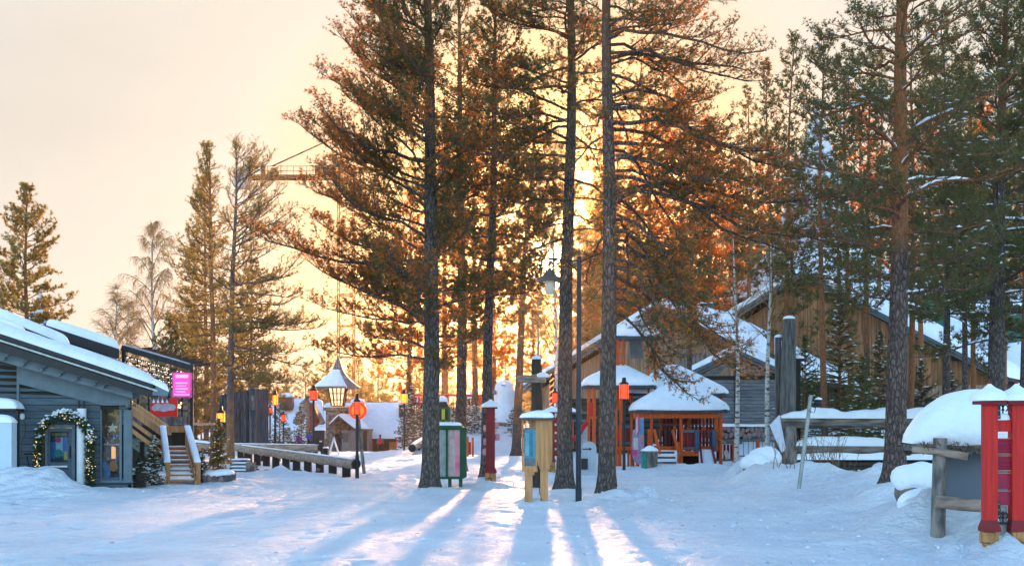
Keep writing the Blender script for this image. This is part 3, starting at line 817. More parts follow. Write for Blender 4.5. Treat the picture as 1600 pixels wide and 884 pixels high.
# more trees on the right
RG = 'slender pines between the square and the log cabins'
for i, (px, Y, H, r, lo, Lm, nl, bk, sn, lab) in enumerate([
    (1228, 50, 17, .12, .40, 2.0, 40, BARK2, .3, 'thin red-stemmed pine rising behind the tall timber post'),
    (1330, 52, 17, .14, .34, 2.3, 46, BARK3, .3, 'thin grey pine behind the rail fence, before the orange cabin gable'),
    (1352, 60, 19, .17, .38, 2.4, 40, BARK2, .2, 'red-stemmed pine in front of the big cabin, just left of the thick red pine'),
    (1508, 56, 18, .15, .38, 2.2, 42, BARK1, .3, 'left one of the twin thin pines before the right end of the cabin roof'),
    (1522, 58, 18.5, .14, .40, 2.2, 42, BARK3, .3, 'right one of the twin thin pines before the right end of the cabin roof'),
    (1597, 50, 17, .13, .36, 2.4, 40, BARK2, .3, 'thin reddish pine at the right edge above the red totem gate'),
    (1075, 58, 15, .15, .45, 2.1, 34, BARK2, .1, 'thin reddish pine in front of the brown cabin gable behind the playground'),
    (1206, 66, 19, .14, .42, 2.0, 36, BARK3, .2, 'grey slender pine right of the small plank cabin gable'),
    (1240, 62, 13.5, .13, .35, 1.9, 36, BARK3, .2, 'slender pointed pine between the two big cabin roofs'),
    (1312, 78, 19, .15, .34, 2.2, 34, BARK3, .2, 'dense pine before the pointed snow-covered hat roof'),
    (1440, 74, 22, .18, .28, 3.0, 46, BARK3, .2, 'dense pine behind the green dormers of the large cabin'),
    (1375, 88, 25, .2, .26, 3.2, 46, BARK3, .1, 'tall pine far behind the large cabin roof'),
    (1170, 96, 24, .2, .26, 3.0, 42, BARK3, .1, 'tall narrow pine far behind the gap between the cabins'),
    (1480, 44, 16, .15, .34, 2.6, 46, BARK1, .4, 'snow-flecked pine between the thick red pine and the dark pine by the shelter'),
    (1290, 45, 15.5, .13, .42, 2.3, 42, BARK3, .4, 'thin dark pine right behind the log rail fence'),
    (1420, 48, 17, .14, .44, 2.6, 44, BARK3, .4, 'thin pine hidden behind the thick red pine, its crown to the right'),
    (1568, 56, 19, .16, .30, 3.0, 48, BARK3, .3, 'dark pine just right of the thick dark pine'),
    (1615, 42, 16, .15, .30, 3.0, 48, BARK1, .4, 'pine beyond the right edge whose boughs hang into view'),
]):
    T = tree_thing(px, Y, lab, RG)
    pine('p', 40 + i, H, r, lo, Lm * 1.05, int(nl * .95), None, dens=2.0, bark=bk, parent=T, lean=(random.Random(i).uniform(-.3, .3), 0), snow=sn, B=7,
         ln=.10 + Y * .0008, wd=.014 + Y * .00025, droop=.25, twr=.007, tw=2.6, hi=.99)
# left group
LG = 'slender pines behind the grey shop'
T = tree_thing(42, 75, 'broad dark pine with red stem standing behind the left end of the snowy shop roof', LG)
pine('p', 71, 15.8, .20, .28, 3.6, 56, None, dens=1.9, bark=BARK2, need=NEEDY, parent=T, B=8, ln=.17, wd=.034, droop=.1, twr=.01)
T = tree_thing(334, 57, 'straight grey pine beside the lit potted spruce, left one of the bare-stemmed pair', LG)
pine('p', 72, 14.3, .16, .34, 2.1, 62, None, dens=2.4, bark=BARK3, need=NEEDY, parent=T, B=7, ln=.11, wd=.017, droop=.1, lean=(-.1, 0), twr=.008, bias=(PI, .25, .4))
T = tree_thing(360, 53, 'pine with peeled orange bark near its foot beside the dark palisade', LG)
pine('p', 73, 13.4, .17, .24, 3.1, 60, None, dens=2.3, bark=BARKP, need=NEEDY, parent=T, B=6, ln=.10, wd=.013, droop=.15, lean=(.15, 0), twr=.009, bias=(0, .5, .6), low_el=0, up=.4)
T = tree_thing(322, 78, 'pine behind the bare-stemmed pair, a dense column above the deck', LG)
pine('p', 74, 17.0, .17, .22, 2.9, 52, None, dens=1.8, bark=BARK3, need=NEEDY, parent=T, B=7, ln=.16, wd=.028, droop=.2, twr=.01)
T = tree_thing(392, 84, 'dark lower pine right of the peeled pine, above the palisade', LG)
pine('p', 75, 12.5, .17, .18, 3.2, 46, None, dens=1.8, bark=BARK3, need=NEED, parent=T, B=7, ln=.17, wd=.032, droop=.2, twr=.01)
T = tree_thing(268, 70, 'dark young pine behind the terrace frame', LG)
pine('p', 76, 7.6, .12, .12, 2.3, 40, None, dens=2.0, bark=BARK3, need=NEED, parent=T, B=7, ln=.15, wd=.028, droop=.2, twr=.01)
T = tree_thing(305, 64, 'dark bushy pine right behind the pink sign', LG)
pine('p', 77, 7.2, .13, .10, 2.2, 42, None, dens=2.2, bark=BARK3, need=NEED, parent=T, B=7, ln=.14, wd=.026, droop=.2, twr=.01)
BGp = 'birches behind the grey shop'
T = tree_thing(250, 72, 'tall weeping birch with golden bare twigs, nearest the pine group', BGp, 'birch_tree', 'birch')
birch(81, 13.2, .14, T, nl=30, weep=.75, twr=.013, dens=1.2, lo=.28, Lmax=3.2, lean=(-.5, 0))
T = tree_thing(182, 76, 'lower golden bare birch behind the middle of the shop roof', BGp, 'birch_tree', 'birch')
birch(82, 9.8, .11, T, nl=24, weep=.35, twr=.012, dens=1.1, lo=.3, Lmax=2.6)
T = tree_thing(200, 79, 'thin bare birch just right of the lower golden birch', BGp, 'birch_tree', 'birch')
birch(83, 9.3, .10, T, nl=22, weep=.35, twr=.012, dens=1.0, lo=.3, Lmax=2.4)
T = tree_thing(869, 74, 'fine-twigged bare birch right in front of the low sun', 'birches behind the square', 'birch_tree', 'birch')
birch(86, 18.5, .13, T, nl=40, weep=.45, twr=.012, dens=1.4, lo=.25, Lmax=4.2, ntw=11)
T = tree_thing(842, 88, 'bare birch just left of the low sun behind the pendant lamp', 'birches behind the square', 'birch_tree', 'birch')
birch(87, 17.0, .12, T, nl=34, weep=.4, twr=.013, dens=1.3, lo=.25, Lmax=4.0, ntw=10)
BR = 'birches before the small plank cabin'
T = tree_thing(1151, 50, 'thin white birch stem in front of the small plank cabin', BR, 'birch_tree', 'birch')
birch(84, 9.5, .10, T, nl=16, weep=.3, twr=.007, dens=.8, lo=.45, Lmax=1.8)
T = tree_thing(1200, 47, 'thin speckled birch stem between the small plank cabin and the tall timber post', BR, 'birch_tree', 'birch')
birch(85, 9.0, .10, T, nl=16, weep=.3, twr=.007, dens=.7, lo=.5, Lmax=1.7)
# spruces behind the rail fence
SG = 'young spruces behind the log rail fence'
for i, (px, Y, H, Rb, lab) in enumerate([
    (1258, 46, 5.0, 1.5, 'young green spruce behind the left end of the log rail fence'),
    (1312, 47, 6.9, 1.95, 'tall loose spruce behind the middle of the log rail fence'),
    (1348, 44.5, 4.1, 1.6, 'bright green bushy spruce behind the fence just left of the thick red pine'),
    (1374, 50, 5.4, 1.6, 'spruce behind the fence partly hidden by the thick red pine'),
    (1440, 52, 4.4, 1.6, 'dark spruce in front of the cabin balcony'),
    (1488, 50, 3.8, 1.5, 'dark spruce behind the snow roof of the notice shelter')]):
    T = tree_thing(px, Y, lab, SG, 'spruce_tree', 'spruce')
    spruce(90 + i, H, Rb, T, layers=int(12 + H * 3), per=7, ln=.085, wd=.02, B=7, snow=.10, need=NEEDL if i in (0, 1, 2) else NEEDS, dens=6, prof=.8, clump=.9)
# background pines, copies of a few kinds
protos = []
for k in range(6):
    T = thing('pine_tree', 'x', 'pine tree', (0, 0, 0), 'background pines')
    pine('p', 120 + k, 14, .20, [.18, .25, .3, .22, .35, .15][k], [3.0, 3.4, 3.1, 3.6, 2.9, 3.2][k], 42, None, dens=1.5, bark=BARK3, need=NEEDY if k % 2 == 0 else NEED, parent=T, B=6, ln=.19, wd=.045, droop=.2, twr=.012, tw=2.2)
    protos.append(T)
spots = [  # px, Y, height, label
    (447, 150, 9.5, 'small distant pine above the left part of the snowy lodge roof'),
    (512, 140, 12.5, 'tall distant pine right behind the lantern cupola'),
    (590, 145, 11.5, 'distant pine above the right half of the lodge roof'),
    (478, 165, 11.0, 'distant pine between the palisade and the lantern cupola'),
    (560, 170, 12.0, 'distant pine just behind the crane mast foot'),
    (545, 190, 12.0, 'far hazy pine left of the crane mast foot'),
    (625, 150, 8.0, 'low distant pine above the right end of the lodge roof'),
    (420, 160, 8.5, 'small distant pine above the palisade'),
    (655, 150, 12.0, 'distant pine behind the tall grey-barked pine'),
    (700, 140, 9.0, 'distant orange-lit pine above the red timber frame'),
    (742, 165, 14.0, 'distant orange-lit pine right of the reddish trunk'),
    (790, 150, 11.0, 'distant pine right behind the snowman'),
    (835, 170, 15.0, 'distant pine under the low sun'),
    (905, 150, 14.0, 'distant pine behind the brown cabin ridge, left part'),
    (908, 90, 14.5, 'dark pine added to shade the snow, between the lamp post and the right-hand big trunk, above the cabin eave'),  # added to block sun streaks on the snow
    (946, 94, 17.0, 'dark pine added to shade the square, hidden mostly by the right-hand big trunk, above the cabin roof'),  # also added as a sun blocker for the ground
    (1000, 90, 14.0, 'dark pine right behind the brown cabin apex'),
    (925, 130, 13.0, 'distant pine between the lamp post and the right-hand big pine'),
    (985, 130, 17.0, 'distant tall pine above the snowy tower of the playground'),
    (1020, 140, 19.0, 'distant tall pine right above the brown cabin apex'),
    (1055, 125, 18.0, 'distant pine behind the right slope of the brown cabin'),
    (1100, 135, 22.0, 'distant high pine behind the dip between the cabins'),
    (1140, 120, 20.0, 'distant pine left of the gap between the cabins'),
    (1410, 125, 27.0, 'distant high pine behind the thick red pine'),
    (1530, 122, 27.0, 'distant high pine above the right cabin roof end'),
    (1590, 115, 26.0, 'distant high pine at the right edge'),
    (1650, 105, 22.0, 'distant high pine beyond the right edge'),
    (600, 76, 0, ''),
    (100, 120, 12.0, 'distant pine low behind the shop roof, right of the broad dark pine'),
    (135, 125, 10.5, 'distant pine low behind the middle of the shop roof'),
    (5, 110, 14.0, 'distant pine at the left edge behind the shop roof'),
    (-40, 100, 13.0, 'distant pine beyond the left edge'),
    (160, 110, 8.0, 'low dark distant pine between the golden birches'),
    (215, 118, 9.5, 'low distant pine right of the golden birches'),
    (238, 105, 8.5, 'low distant pine behind the weeping birch'),
    (285, 120, 13.0, 'distant pine left of the dense pine column'),
    (375, 125, 13.5, 'distant pine behind the peeled pine'),
    (340, 105, 8.0, 'low distant pine between the bare-stemmed pair'),
]
first = {}
for i, (px, Y, H, lab) in enumerate(spots):
    if H == 0: continue
    k = i % 6
    loc = PG(px, Y, -.1); s = H / 14
    if k not in first:
        T = protos[k]; first[k] = 1; T.location = loc; T['label'] = lab; T.scale = (s * 1.0, s, s); T.rotation_euler.z = i * 1.3
    else:
        copy_tree(protos[k], loc, lab, None, s, i * 1.3)
print('trees', _t.time() - _t0)
G2 = []
for k in range(3):
    T = thing('pine_tree', 'x', 'pine tree', (0, 0, 0), 'background pines tinted as backlit')
    pine('p', 140 + k, 18, .22, .22, [3.9, 4.3, 3.6][k], 50, None, dens=1.5, bark=BARK3, need=NEED_BACKLIT, parent=T, B=7, ln=.20, wd=.034, droop=.25, twr=.012, tw=2.4)  # whole crown in the needle colour that carries painted backlight
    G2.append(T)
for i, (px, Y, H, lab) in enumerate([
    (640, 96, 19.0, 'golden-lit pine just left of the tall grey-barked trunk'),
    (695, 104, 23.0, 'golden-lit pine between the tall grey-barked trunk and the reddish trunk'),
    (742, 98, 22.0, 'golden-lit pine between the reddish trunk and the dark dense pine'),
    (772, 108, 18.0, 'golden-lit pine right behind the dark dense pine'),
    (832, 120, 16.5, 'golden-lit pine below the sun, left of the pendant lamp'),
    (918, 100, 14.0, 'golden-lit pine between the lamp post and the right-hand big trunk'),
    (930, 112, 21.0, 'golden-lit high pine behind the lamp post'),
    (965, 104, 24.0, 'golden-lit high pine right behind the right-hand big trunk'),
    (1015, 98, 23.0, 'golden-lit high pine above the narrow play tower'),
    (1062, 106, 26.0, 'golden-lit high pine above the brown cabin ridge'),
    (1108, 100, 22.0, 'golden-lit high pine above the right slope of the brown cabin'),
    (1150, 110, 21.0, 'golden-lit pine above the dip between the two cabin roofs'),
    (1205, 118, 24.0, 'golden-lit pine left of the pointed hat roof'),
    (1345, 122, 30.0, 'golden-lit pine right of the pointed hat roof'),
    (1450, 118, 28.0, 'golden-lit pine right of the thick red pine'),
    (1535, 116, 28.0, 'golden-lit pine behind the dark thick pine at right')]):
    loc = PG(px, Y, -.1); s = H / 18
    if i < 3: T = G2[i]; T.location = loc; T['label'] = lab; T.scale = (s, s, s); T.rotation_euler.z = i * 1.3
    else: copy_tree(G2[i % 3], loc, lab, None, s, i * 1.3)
# far wood: one mass
rng = np.random.RandomState(3)
pos = []; dirs = []; tk = []
for k in range(540):
    Yk = rng.uniform(175, 300); px = rng.uniform(-350, 1950); x = (px - 800) * Yk / F; H = rng.uniform(5.5, 10) * (1.0 + .5 * (px > 1050))
    if k >= 420: Yk = rng.uniform(-150, -75); x = rng.uniform(-150, 150); H = rng.uniform(9, 15)  # unseen belt behind the camera, added to screen the warm horizon light
    n = 150
    t_ = rng.rand(n) ** .8; r = (1 - t_) ** .7 * H * .22 * np.sqrt(rng.rand(n)); a = rng.rand(n) * 6.28
    pos.append(np.stack([x + r * np.cos(a), Yk + r * np.sin(a), -1 + H * (.12 + .88 * t_)], 1)); dirs.append(rng.randn(n, 3) + [0, 0, .5])
    tk.append([[x, Yk, -1.2], [x, Yk, H - 1]])
v1, f1 = tufts(np.concatenate(pos), np.concatenate(dirs), rng, 6, .75, .22, (.4, 1.5))
v2, f2 = tubes(np.array(tk), np.tile([[.16, .03]], (len(tk), 1)), 5)
V, Fl, mi = joinm([(v1, f1, 0), (v2, f2, 1)])
o = np_mesh('far_wood', V, Fl, [NEEDY, BARK3], None, mi); tag(o, 'far wood of small pines along the horizon behind the village, plus an added unseen belt behind the viewer', 'wood', kind='stuff')
# ------------------------------------------------------------------ the grey shop on the left
def GL(name, col, rough=.12):
    if name in _M: return _M[name]
    m = bpy.data.materials.new(name); m.use_nodes = True
    b = m.node_tree.nodes['Principled BSDF']; b.inputs['Base Color'].default_value = (*col, 1); b.inputs['Roughness'].default_value = rough
    b.inputs['Specular IOR Level'].default_value = .6
    _M[name] = m; return m
def pane_mat():
    if 'window_glass' in _M: return _M['window_glass']
    m = bpy.data.materials.new('window_glass'); m.use_nodes = True; t = m.node_tree
    for n in list(t.nodes): t.nodes.remove(n)
    o = t.nodes.new('ShaderNodeOutputMaterial'); g = t.nodes.new('ShaderNodeBsdfGlossy'); g.inputs['Roughness'].default_value = .03
    tr = t.nodes.new('ShaderNodeBsdfTransparent'); tr.inputs['Color'].default_value = (.9, .94, .96, 1)
    mx = t.nodes.new('ShaderNodeMixShader'); fr = t.nodes.new('ShaderNodeFresnel'); fr.inputs['IOR'].default_value = 1.45
    ad = t.nodes.new('ShaderNodeMath'); ad.operation = 'ADD'; ad.inputs[1].default_value = .01
    t.links.new(fr.outputs[0], ad.inputs[0]); t.links.new(ad.outputs[0], mx.inputs[0])
    t.links.new(tr.outputs[0], mx.inputs[1]); t.links.new(g.outputs[0], mx.inputs[2]); t.links.new(mx.outputs[0], o.inputs['Surface'])
    _M['window_glass'] = m; return m
GLASS = pane_mat()
WHITEP = mat('white_paint', (.72, .74, .76), .6, (.62, .64, .67), 3)
def col(name, c, rough=.6): return mat(name, c, rough)

YS = 34.5
RV = Vector((-.300, .954, 0))           # the way the shop's side wall runs back
shop = thing('shop_building', 'blue-grey timber shop with a long snow-covered sloping roof and a lit garland round its door', 'shop', P(100, 763, YS))
def eave(px):      # underside line of the roof in photo rows, front wall plane
    return 552 + (px + 40) * (640 - 552) / (205 + 40) - 3
m = MB()
# horizontal boards clipped by the roof line, on both sides of the openings
zt = None
gr = 0
import itertools
def board(y0, y1, x0, x1):
    # clip right end where board passes the sloping top
    a = [(x0, max(y0, eave(x0))), (x1, max(y0, eave(x1))), (x1, y1), (x0, y1)]
    if max(y0, eave(x1)) >= y1 - .5:
        # find x where eave = y1
        xc = -40 + (y1 + 3 - 552) * 245 / 88.0
        if xc <= x0 + 1: return
        a = [(x0, max(y0, eave(x0))), (xc, y1 - .2), (x0, y1)]
    pts = [P(p[0], p[1], YS) for p in a]
    m.prism(pts, (0, .06, 0), 0)
y = 540.0
while y < 770:
    y1 = y + 9.4
    if y1 < 664:
        board(y, y1, -60, 157); board(y, y1, 186, 205)
    elif y1 < 752:
        board(y, y1, -60, 68); board(y, y1, 119, 157)
    elif y < 752:
        board(y, y1, -60, 68); board(y, y1, 119, 205)
    else:
        board(y, y1, -60, 68); board(y, y1, 119, 205)
    y += 10.3
m.build('wall', BLUEP, shop)
m = MB()      # backing behind the boards and the side wall
bk = [P(-60, 775, YS), P(68, 775, YS), P(68, 640, YS), P(-60, 600, YS)]
m.prism([q + Vector((0, .062, 0)) for q in bk], (0, .04, 0), 1)
m.prism([P(-60, 640, YS + .064), P(157, 640, YS + .064), P(157, eave(157) + 3, YS + .064), P(-60, eave(-60) + 3, YS + .064)], (0, .04, 0), 1)
m.prism([P(157, 640, YS + .064), P(205, 640, YS + .064), P(205, eave(205) + 2, YS + .064), P(157, eave(157) + 3, YS + .064)], (0, .04, 0), 1)
for (x0, y0, x1, y1) in [(68, 640, 119, 666), (119, 640.5, 157, 775), (157, 753, 205, 775), ]:
    m.pbox(x0, max(y0, eave(x1) if y0 < 640 else y0), x1, y1, YS + .064, .04, 1)
c0 = P(205, 775, YS); c1 = P(205, eave(205), YS)
m.prism([c0, c1, c1 + RV * 6, c0 + RV * 6], (-.08, 0, 0), 0)
for k in range(15):     # weatherboard joints on the side wall
    z = c0.z + k * .178
    m.prism([Vector((c0.x, c0.y, z)), Vector((c0.x, c0.y, z + .16)), Vector((c0.x, c0.y, z + .16)) + RV * 6, Vector((c0.x, c0.y, z)) + RV * 6], (.018, 0, 0), 0)
m.build('side_wall', [BLUEP, BLACKW], shop)
for (x0, y0, x1, y1) in [(26, 560, 29.5, 648), (186.5, 640, 190, 752), (193, 640, 205.5, 752), (157, 640, 158.5, 752)]:
    MB().pbox(x0, y0, x1, y1, YS - .035, .09).build('trim', BLUEP2, shop)
MB().pbox(156, 750, 206.5, 753.5, YS - .06, .12).build('window_sill', BLUEP2, shop)
# big sloped fascia board in front (grey), then dark soffit, then roof edge
rf = MB()
def rp(px, py, Y): return P(px, py, Y)
# grey slanted frieze on wall
rf.prism([rp(29, 571, YS), rp(205, 620, YS), rp(203, 633, YS), rp(160, 633, YS), rp(29, 599, YS)], (0, -.05, 0), 0)
# soffit band with brackets, half a metre proud
YF = YS - .55
rf.prism([rp(-60, 530, YF), rp(207, 609, YF), rp(207, 622, YF), rp(-60, 547, YF)], (0, .55, 0), 0)
# black edge boards (two with a lip)
YE = YS - .95
rf.prism([rp(-60, 501.5, YE), rp(243, 602.5, YE), rp(243, 607, YE), rp(-60, 508.5, YE)], (0, .3, 0), 1)
rf.prism([rp(-60, 511, YE - .04), rp(246, 609, YE - .04), rp(246, 612, YE - .04), rp(-60, 514, YE - .04)], (0, .3, 0), 2)
rf.prism([rp(-60, 516, YE + .04), rp(243, 612.5, YE + .04), rp(240, 622, YE + .04), rp(-60, 531, YE + .04)], (0, .4, 0), 1)
# roof deck going back
a, b = rp(-60, 502, YE + .31), rp(243, 603, YE + .31)
rf.prism([a, b, b - Vector((0, 0, .10)), a - Vector((0, 0, .10))], RV * 3.4, 1)
roof = rf.build('roof', [BLUEP2, BLACK, STEEL], shop)
s = MB(); a, b = rp(-60, 501, YE - .03), rp(245, 602, YE - .03)
s.snow(a, b, b + RV * 3.6, a + RV * 3.6, .34, 60, 8, seed=3, amp=.12, pw=10)
s.build('snow_cover', SNOW, roof)
# wide gutter snout at the low end
g = MB(); g.prism([rp(240, 600, YE), rp(264, 612, YE), rp(262, 619, YE), rp(238, 617, YE)], RV * 1.2, 0)
gt = g.build('gutter', BLUEP2, shop)
s = MB(); a, b = rp(239, 600, YE - .02), rp(264, 612, YE - .02); s.snow(a, b, b + RV * 1.2, a + RV * 1.2, .18, seed=5); s.build('snow_cover', SNOW, gt)
for k, px in enumerate((10, 40, 69, 97, 122, 151, 165)):
    q = P(px, 0, YF - .02); yy = 547 + (px + 60) * (622 - 547) / 267 - 8
    a = P(px - 3, yy + 4, YF - .05); c = P(px + 4, yy - 5, YF - .05)
    MB().bar(a, c, .05, .035).tube([a + Vector((-.03, -.03, 0)), a + Vector((.05, -.06, .06))], .035, 6).build('bracket_lamp', BLUEP2, shop)
# second, third and fourth roof steps behind, higher
for k, (x0, y0, x1, y1, Yk, dep, dark) in enumerate([(-70, 478, 38, 521, 38.0, 2.4, 9), (-40, 470, 108, 536, 41.0, 2.8, 10), (72, 498, 186, 541, 44.5, 2.6, 15)]):
    r = MB(); a, b = rp(x0, y0 + 10, Yk), rp(x1, y1 + 4, Yk)
    r.prism([a, b, b - Vector((0, 0, dark / F * Yk)), a - Vector((0, 0, dark / F * Yk))], RV * dep, 0)
    a2, b2 = a - Vector((0, -.1, (dark + 2) / F * Yk)), b - Vector((0, -.1, (dark + 2) / F * Yk))
    r.prism([a2, b2, b2 - Vector((0, 0, .08)), a2 - Vector((0, 0, .08))], RV * dep, 1)
    a3, b3 = a2 - Vector((0, -.15, .09)), b2 - Vector((0, -.15, .09))
    r.prism([a3, b3, b3 - Vector((0, 0, 1.6)), a3 - Vector((0, 0, 1.6))], RV * (dep * .7), 2)
    ro = r.build('upper_roof', [BLACK, STEEL, BLACKW], shop)
    s = MB(); s.snow(a, b, b + RV * dep, a + RV * dep, .33, 40, 8, seed=11 + k, amp=.10, pw=14); s.build('snow_cover', SNOW, ro)
# door
dm = MB(); dm.pbox(70, 667, 74, 766, YS - .03, .10); dm.pbox(112, 667, 117, 766, YS - .03, .10); dm.pbox(70, 663, 117, 667.5, YS - .03, .10)
dm.build('door_frame', BLUEP2, shop)
d = MB(); d.pbox(74, 669, 78.5, 764, YS + .0, .05); d.pbox(107, 669, 112, 764, YS, .05); d.pbox(78.5, 669, 107, 674, YS, .05)
for k in range(4): d.pbox(78.5, 721.5 + k * 10.6, 107, 731 + k * 10.6, YS + .01, .04)
d.pbox(78.5, 669, 107, 764, YS + .052, .03, 1)
door = d.build('door', [BLUEP, BLACKW], shop)
MB().bar(P(109.5, 696, YS - .05), P(109.5, 715, YS - .05), .03, .03).bar(P(109.5, 697, YS - .05), P(109.5, 697, YS + .01), .03, .03).bar(P(109.5, 714, YS - .05), P(109.5, 714, YS + .01), .03, .03).build('handle', BLACK, door)
MB().pbox(78, 727, 105, 729.5, YS - .01, .02).build('letter_slot', WHITEP, door)
w_ = MB(); w_.pbox(78.6, 674.5, 106.9, 721, YS + .046, .004, 0)
w_.pbox(79, 690, 86, 716, YS + .04, .005, 1); w_.pbox(87, 683, 98, 713, YS + .038, .005, 2); w_.pbox(98, 682, 105, 714, YS + .04, .005, 1)
w_.radial(P(91, 709, YS + .034), [(.10, 0), (.10, .0)], 14)
def disc(mb, c, r, mi, n=16, th=.006, sx=1, sz=1):
    pts = [(c.x + r * sx * math.cos(2 * PI * k / n), c.y, c.z + r * sz * math.sin(2 * PI * k / n)) for k in range(n)]
    mb.prism(pts, (0, th, 0), mi)
w_ = MB(); w_.pbox(78.6, 674.5, 106.9, 721, YS + .046, .004, 0)
w_.pbox(79, 690, 86, 716, YS + .04, .005, 1); w_.pbox(87, 683, 98, 711, YS + .038, .005, 2); w_.pbox(98, 682, 105, 714, YS + .04, .005, 1)
disc(w_, P(91, 708, YS + .030), .115, 3); disc(w_, P(91, 687, YS + .030), .075, 4); w_.pbox(100, 705, 105, 718, YS + .028, .006, 5)
w_.pbox(80, 676, 104, 681, YS + .03, .004, 6)
w_.build('poster_panel', [col('poster_dark', (.04, .05, .07)), col('poster_blue', (.04, .15, .42)), col('poster_pale', (.35, .5, .62)), col('poster_teal', (.02, .30, .27)),
         col('poster_pink', (.62, .05, .14)), col('poster_yellow', (.5, .42, .05)), col('poster_ochre', (.2, .17, .06))], door)
MB().pbox(78.6, 674.5, 106.9, 721, YS + .018, .006).build('pane', GLASS, door)
# pale pipe-like pillar
pl = MB(); c = P(127.5, 763, YS - .16); pl.tube([(c.x, c.y, -.1), (c.x, c.y, P(0, 638, YS).z)], .125, 16)
for dx in (-.07, .07): pl.tube([(c.x + dx, c.y, P(0, 638, YS).z), (c.x + dx, c.y, P(0, 626, YS).z)], .03, 6, 1)
pl.build('pillar', [WHITEP, BLACK], shop)
# shop window with a recess full of goods
wd_ = MB(); wd_.pbox(150, 625, 196, 760, YS + .5, .03, 0); wd_.pbox(150, 636, 196, 639.6, YS + .12, .36, 0); wd_.pbox(187.5, 640, 189, 752, YS + .10, .38, 0); wd_.pbox(157.5, 640, 158.5, 750, YS + .03, .45, 0); wd_.pbox(158.5, 693, 186.5, 695, YS + .15, .3, 1)
a = P(158.5, 672, YS + .3)
rg = random.Random(4)
pal = [col('goods_cream', (.55, .5, .42)), col('goods_teal', (.05, .28, .33)), col('goods_orange', (.55, .2, .05)), col('goods_red', (.4, .03, .03)), col('goods_blue', (.12, .25, .5)), col('goods_white', (.75, .77, .8))]
mats = [mat('shop_interior', (.10, .12, .13)), STEEL] + pal
for k in range(70):
    x = rg.uniform(160, 184); y = rg.choice([rg.uniform(655, 690), rg.uniform(698, 748)]); sx = rg.uniform(1, 3.2); sy = rg.uniform(1.5, 6)
    wd_.pbox(x, y, x + sx, y + sy, YS + rg.uniform(.18, .4), .05, 2 + rg.randrange(6))
# white paper star
c = P(176, 668, YS + .12)
pts = []
for k in range(10):
    r_ = .15 if k % 2 == 0 else .06
    pts.append((c.x + r_ * math.sin(k * PI / 5), c.y, c.z + r_ * math.cos(k * PI / 5)))
for k in range(10):
    wd_.add([pts[k], pts[(k + 1) % 10], (c.x, c.y - .05, c.z), (c.x, c.y + .05, c.z)], [(0, 1, 2), (1, 0, 3)], 7)
disc(wd_, P(163, 737, YS + .12), .16, 6, sz=1.8); disc(wd_, P(177, 728, YS + .12), .12, 4, sz=1.2)
wd_.build('window_display', mats, shop)
MB().pbox(158.5, 640, 186.5, 750, YS + .01, .008).build('window_pane', GLASS, shop)
for k in range(2):
    MB().tube([P(176 + k * 3, 697 + k, YS + .1), P(176 + k * 3, 716, YS + .1)], .035, 8).build('display_lamp', mat('display_lamp_glow', (1, .5, .15), .5, False, emit=(1, .42, .1), estr=.12), shop)
# annexe: lean-to with snow and a dark post
an = MB(); an.pbox(-60, 638, 24, 642, YS - 1.0, .6, 0); an.pbox(24, 642, 28, 752, YS - 1.0, .12, 0)
ann = an.build('porch_roof', BLACK, shop)
s = MB(); a, b = P(-60, 638, YS - 1.05), P(25, 638, YS - 1.05); s.snow(a, b, b + Vector((0, .6, 0)), a + Vector((0, .6, 0)), .26, seed=21); s.build('snow_cover', SNOW, ann)
# white cabinet under the porch
cb = thing('storage_cabinet', 'pale blue-white cabinet with a rounded top under the porch at the left edge', 'cabinet', P(0, 760, YS - 1.6))
m = MB(); m.pbox(-50, 660, 18, 775, YS - 2.0, .35); m.build('body', mat('pale_blue_panel', (.50, .60, .68), .5, (.46, .56, .64), 2), cb)
s = MB(); a, b = P(-50, 660, YS - 2.02), P(18.5, 660, YS - 2.02); s.snow(a, b, b + Vector((0, .4, 0)), a + Vector((0, .4, 0)), .22, seed=22, pw=3); s.build('snow_cover', SNOW, cb)
wl = thing('wall_lantern', 'small frosted wall lamp with a dangling cable beside the porch post', 'lamp', P(35, 652, YS - .1))
MB().radial(P(35, 655, YS - .12), [(.03, 0), (.06, .03), (.06, .13), (.03, .16)], 10).build('shade', WHITEP, wl)
MB().tube([P(36, 655, YS - .08), P(40, 664, YS - .06), P(39, 678, YS - .06), P(34, 690, YS - .06), P(34, 712, YS - .06)], .008, 5).build('cable', BLACK, wl)
gd = MB(); gd.tube([P(42, 712, YS - .4), P(48, 745, YS - .4), P(50, 760, YS - .4)], .02, 5).tube([P(38, 709, YS - .3), P(56, 708, YS - .3)], .03, 6)
solo(gd, 'broom', [BLACKW], 'dark broom and rail leaning on the shop wall left of the garland', 'broom')
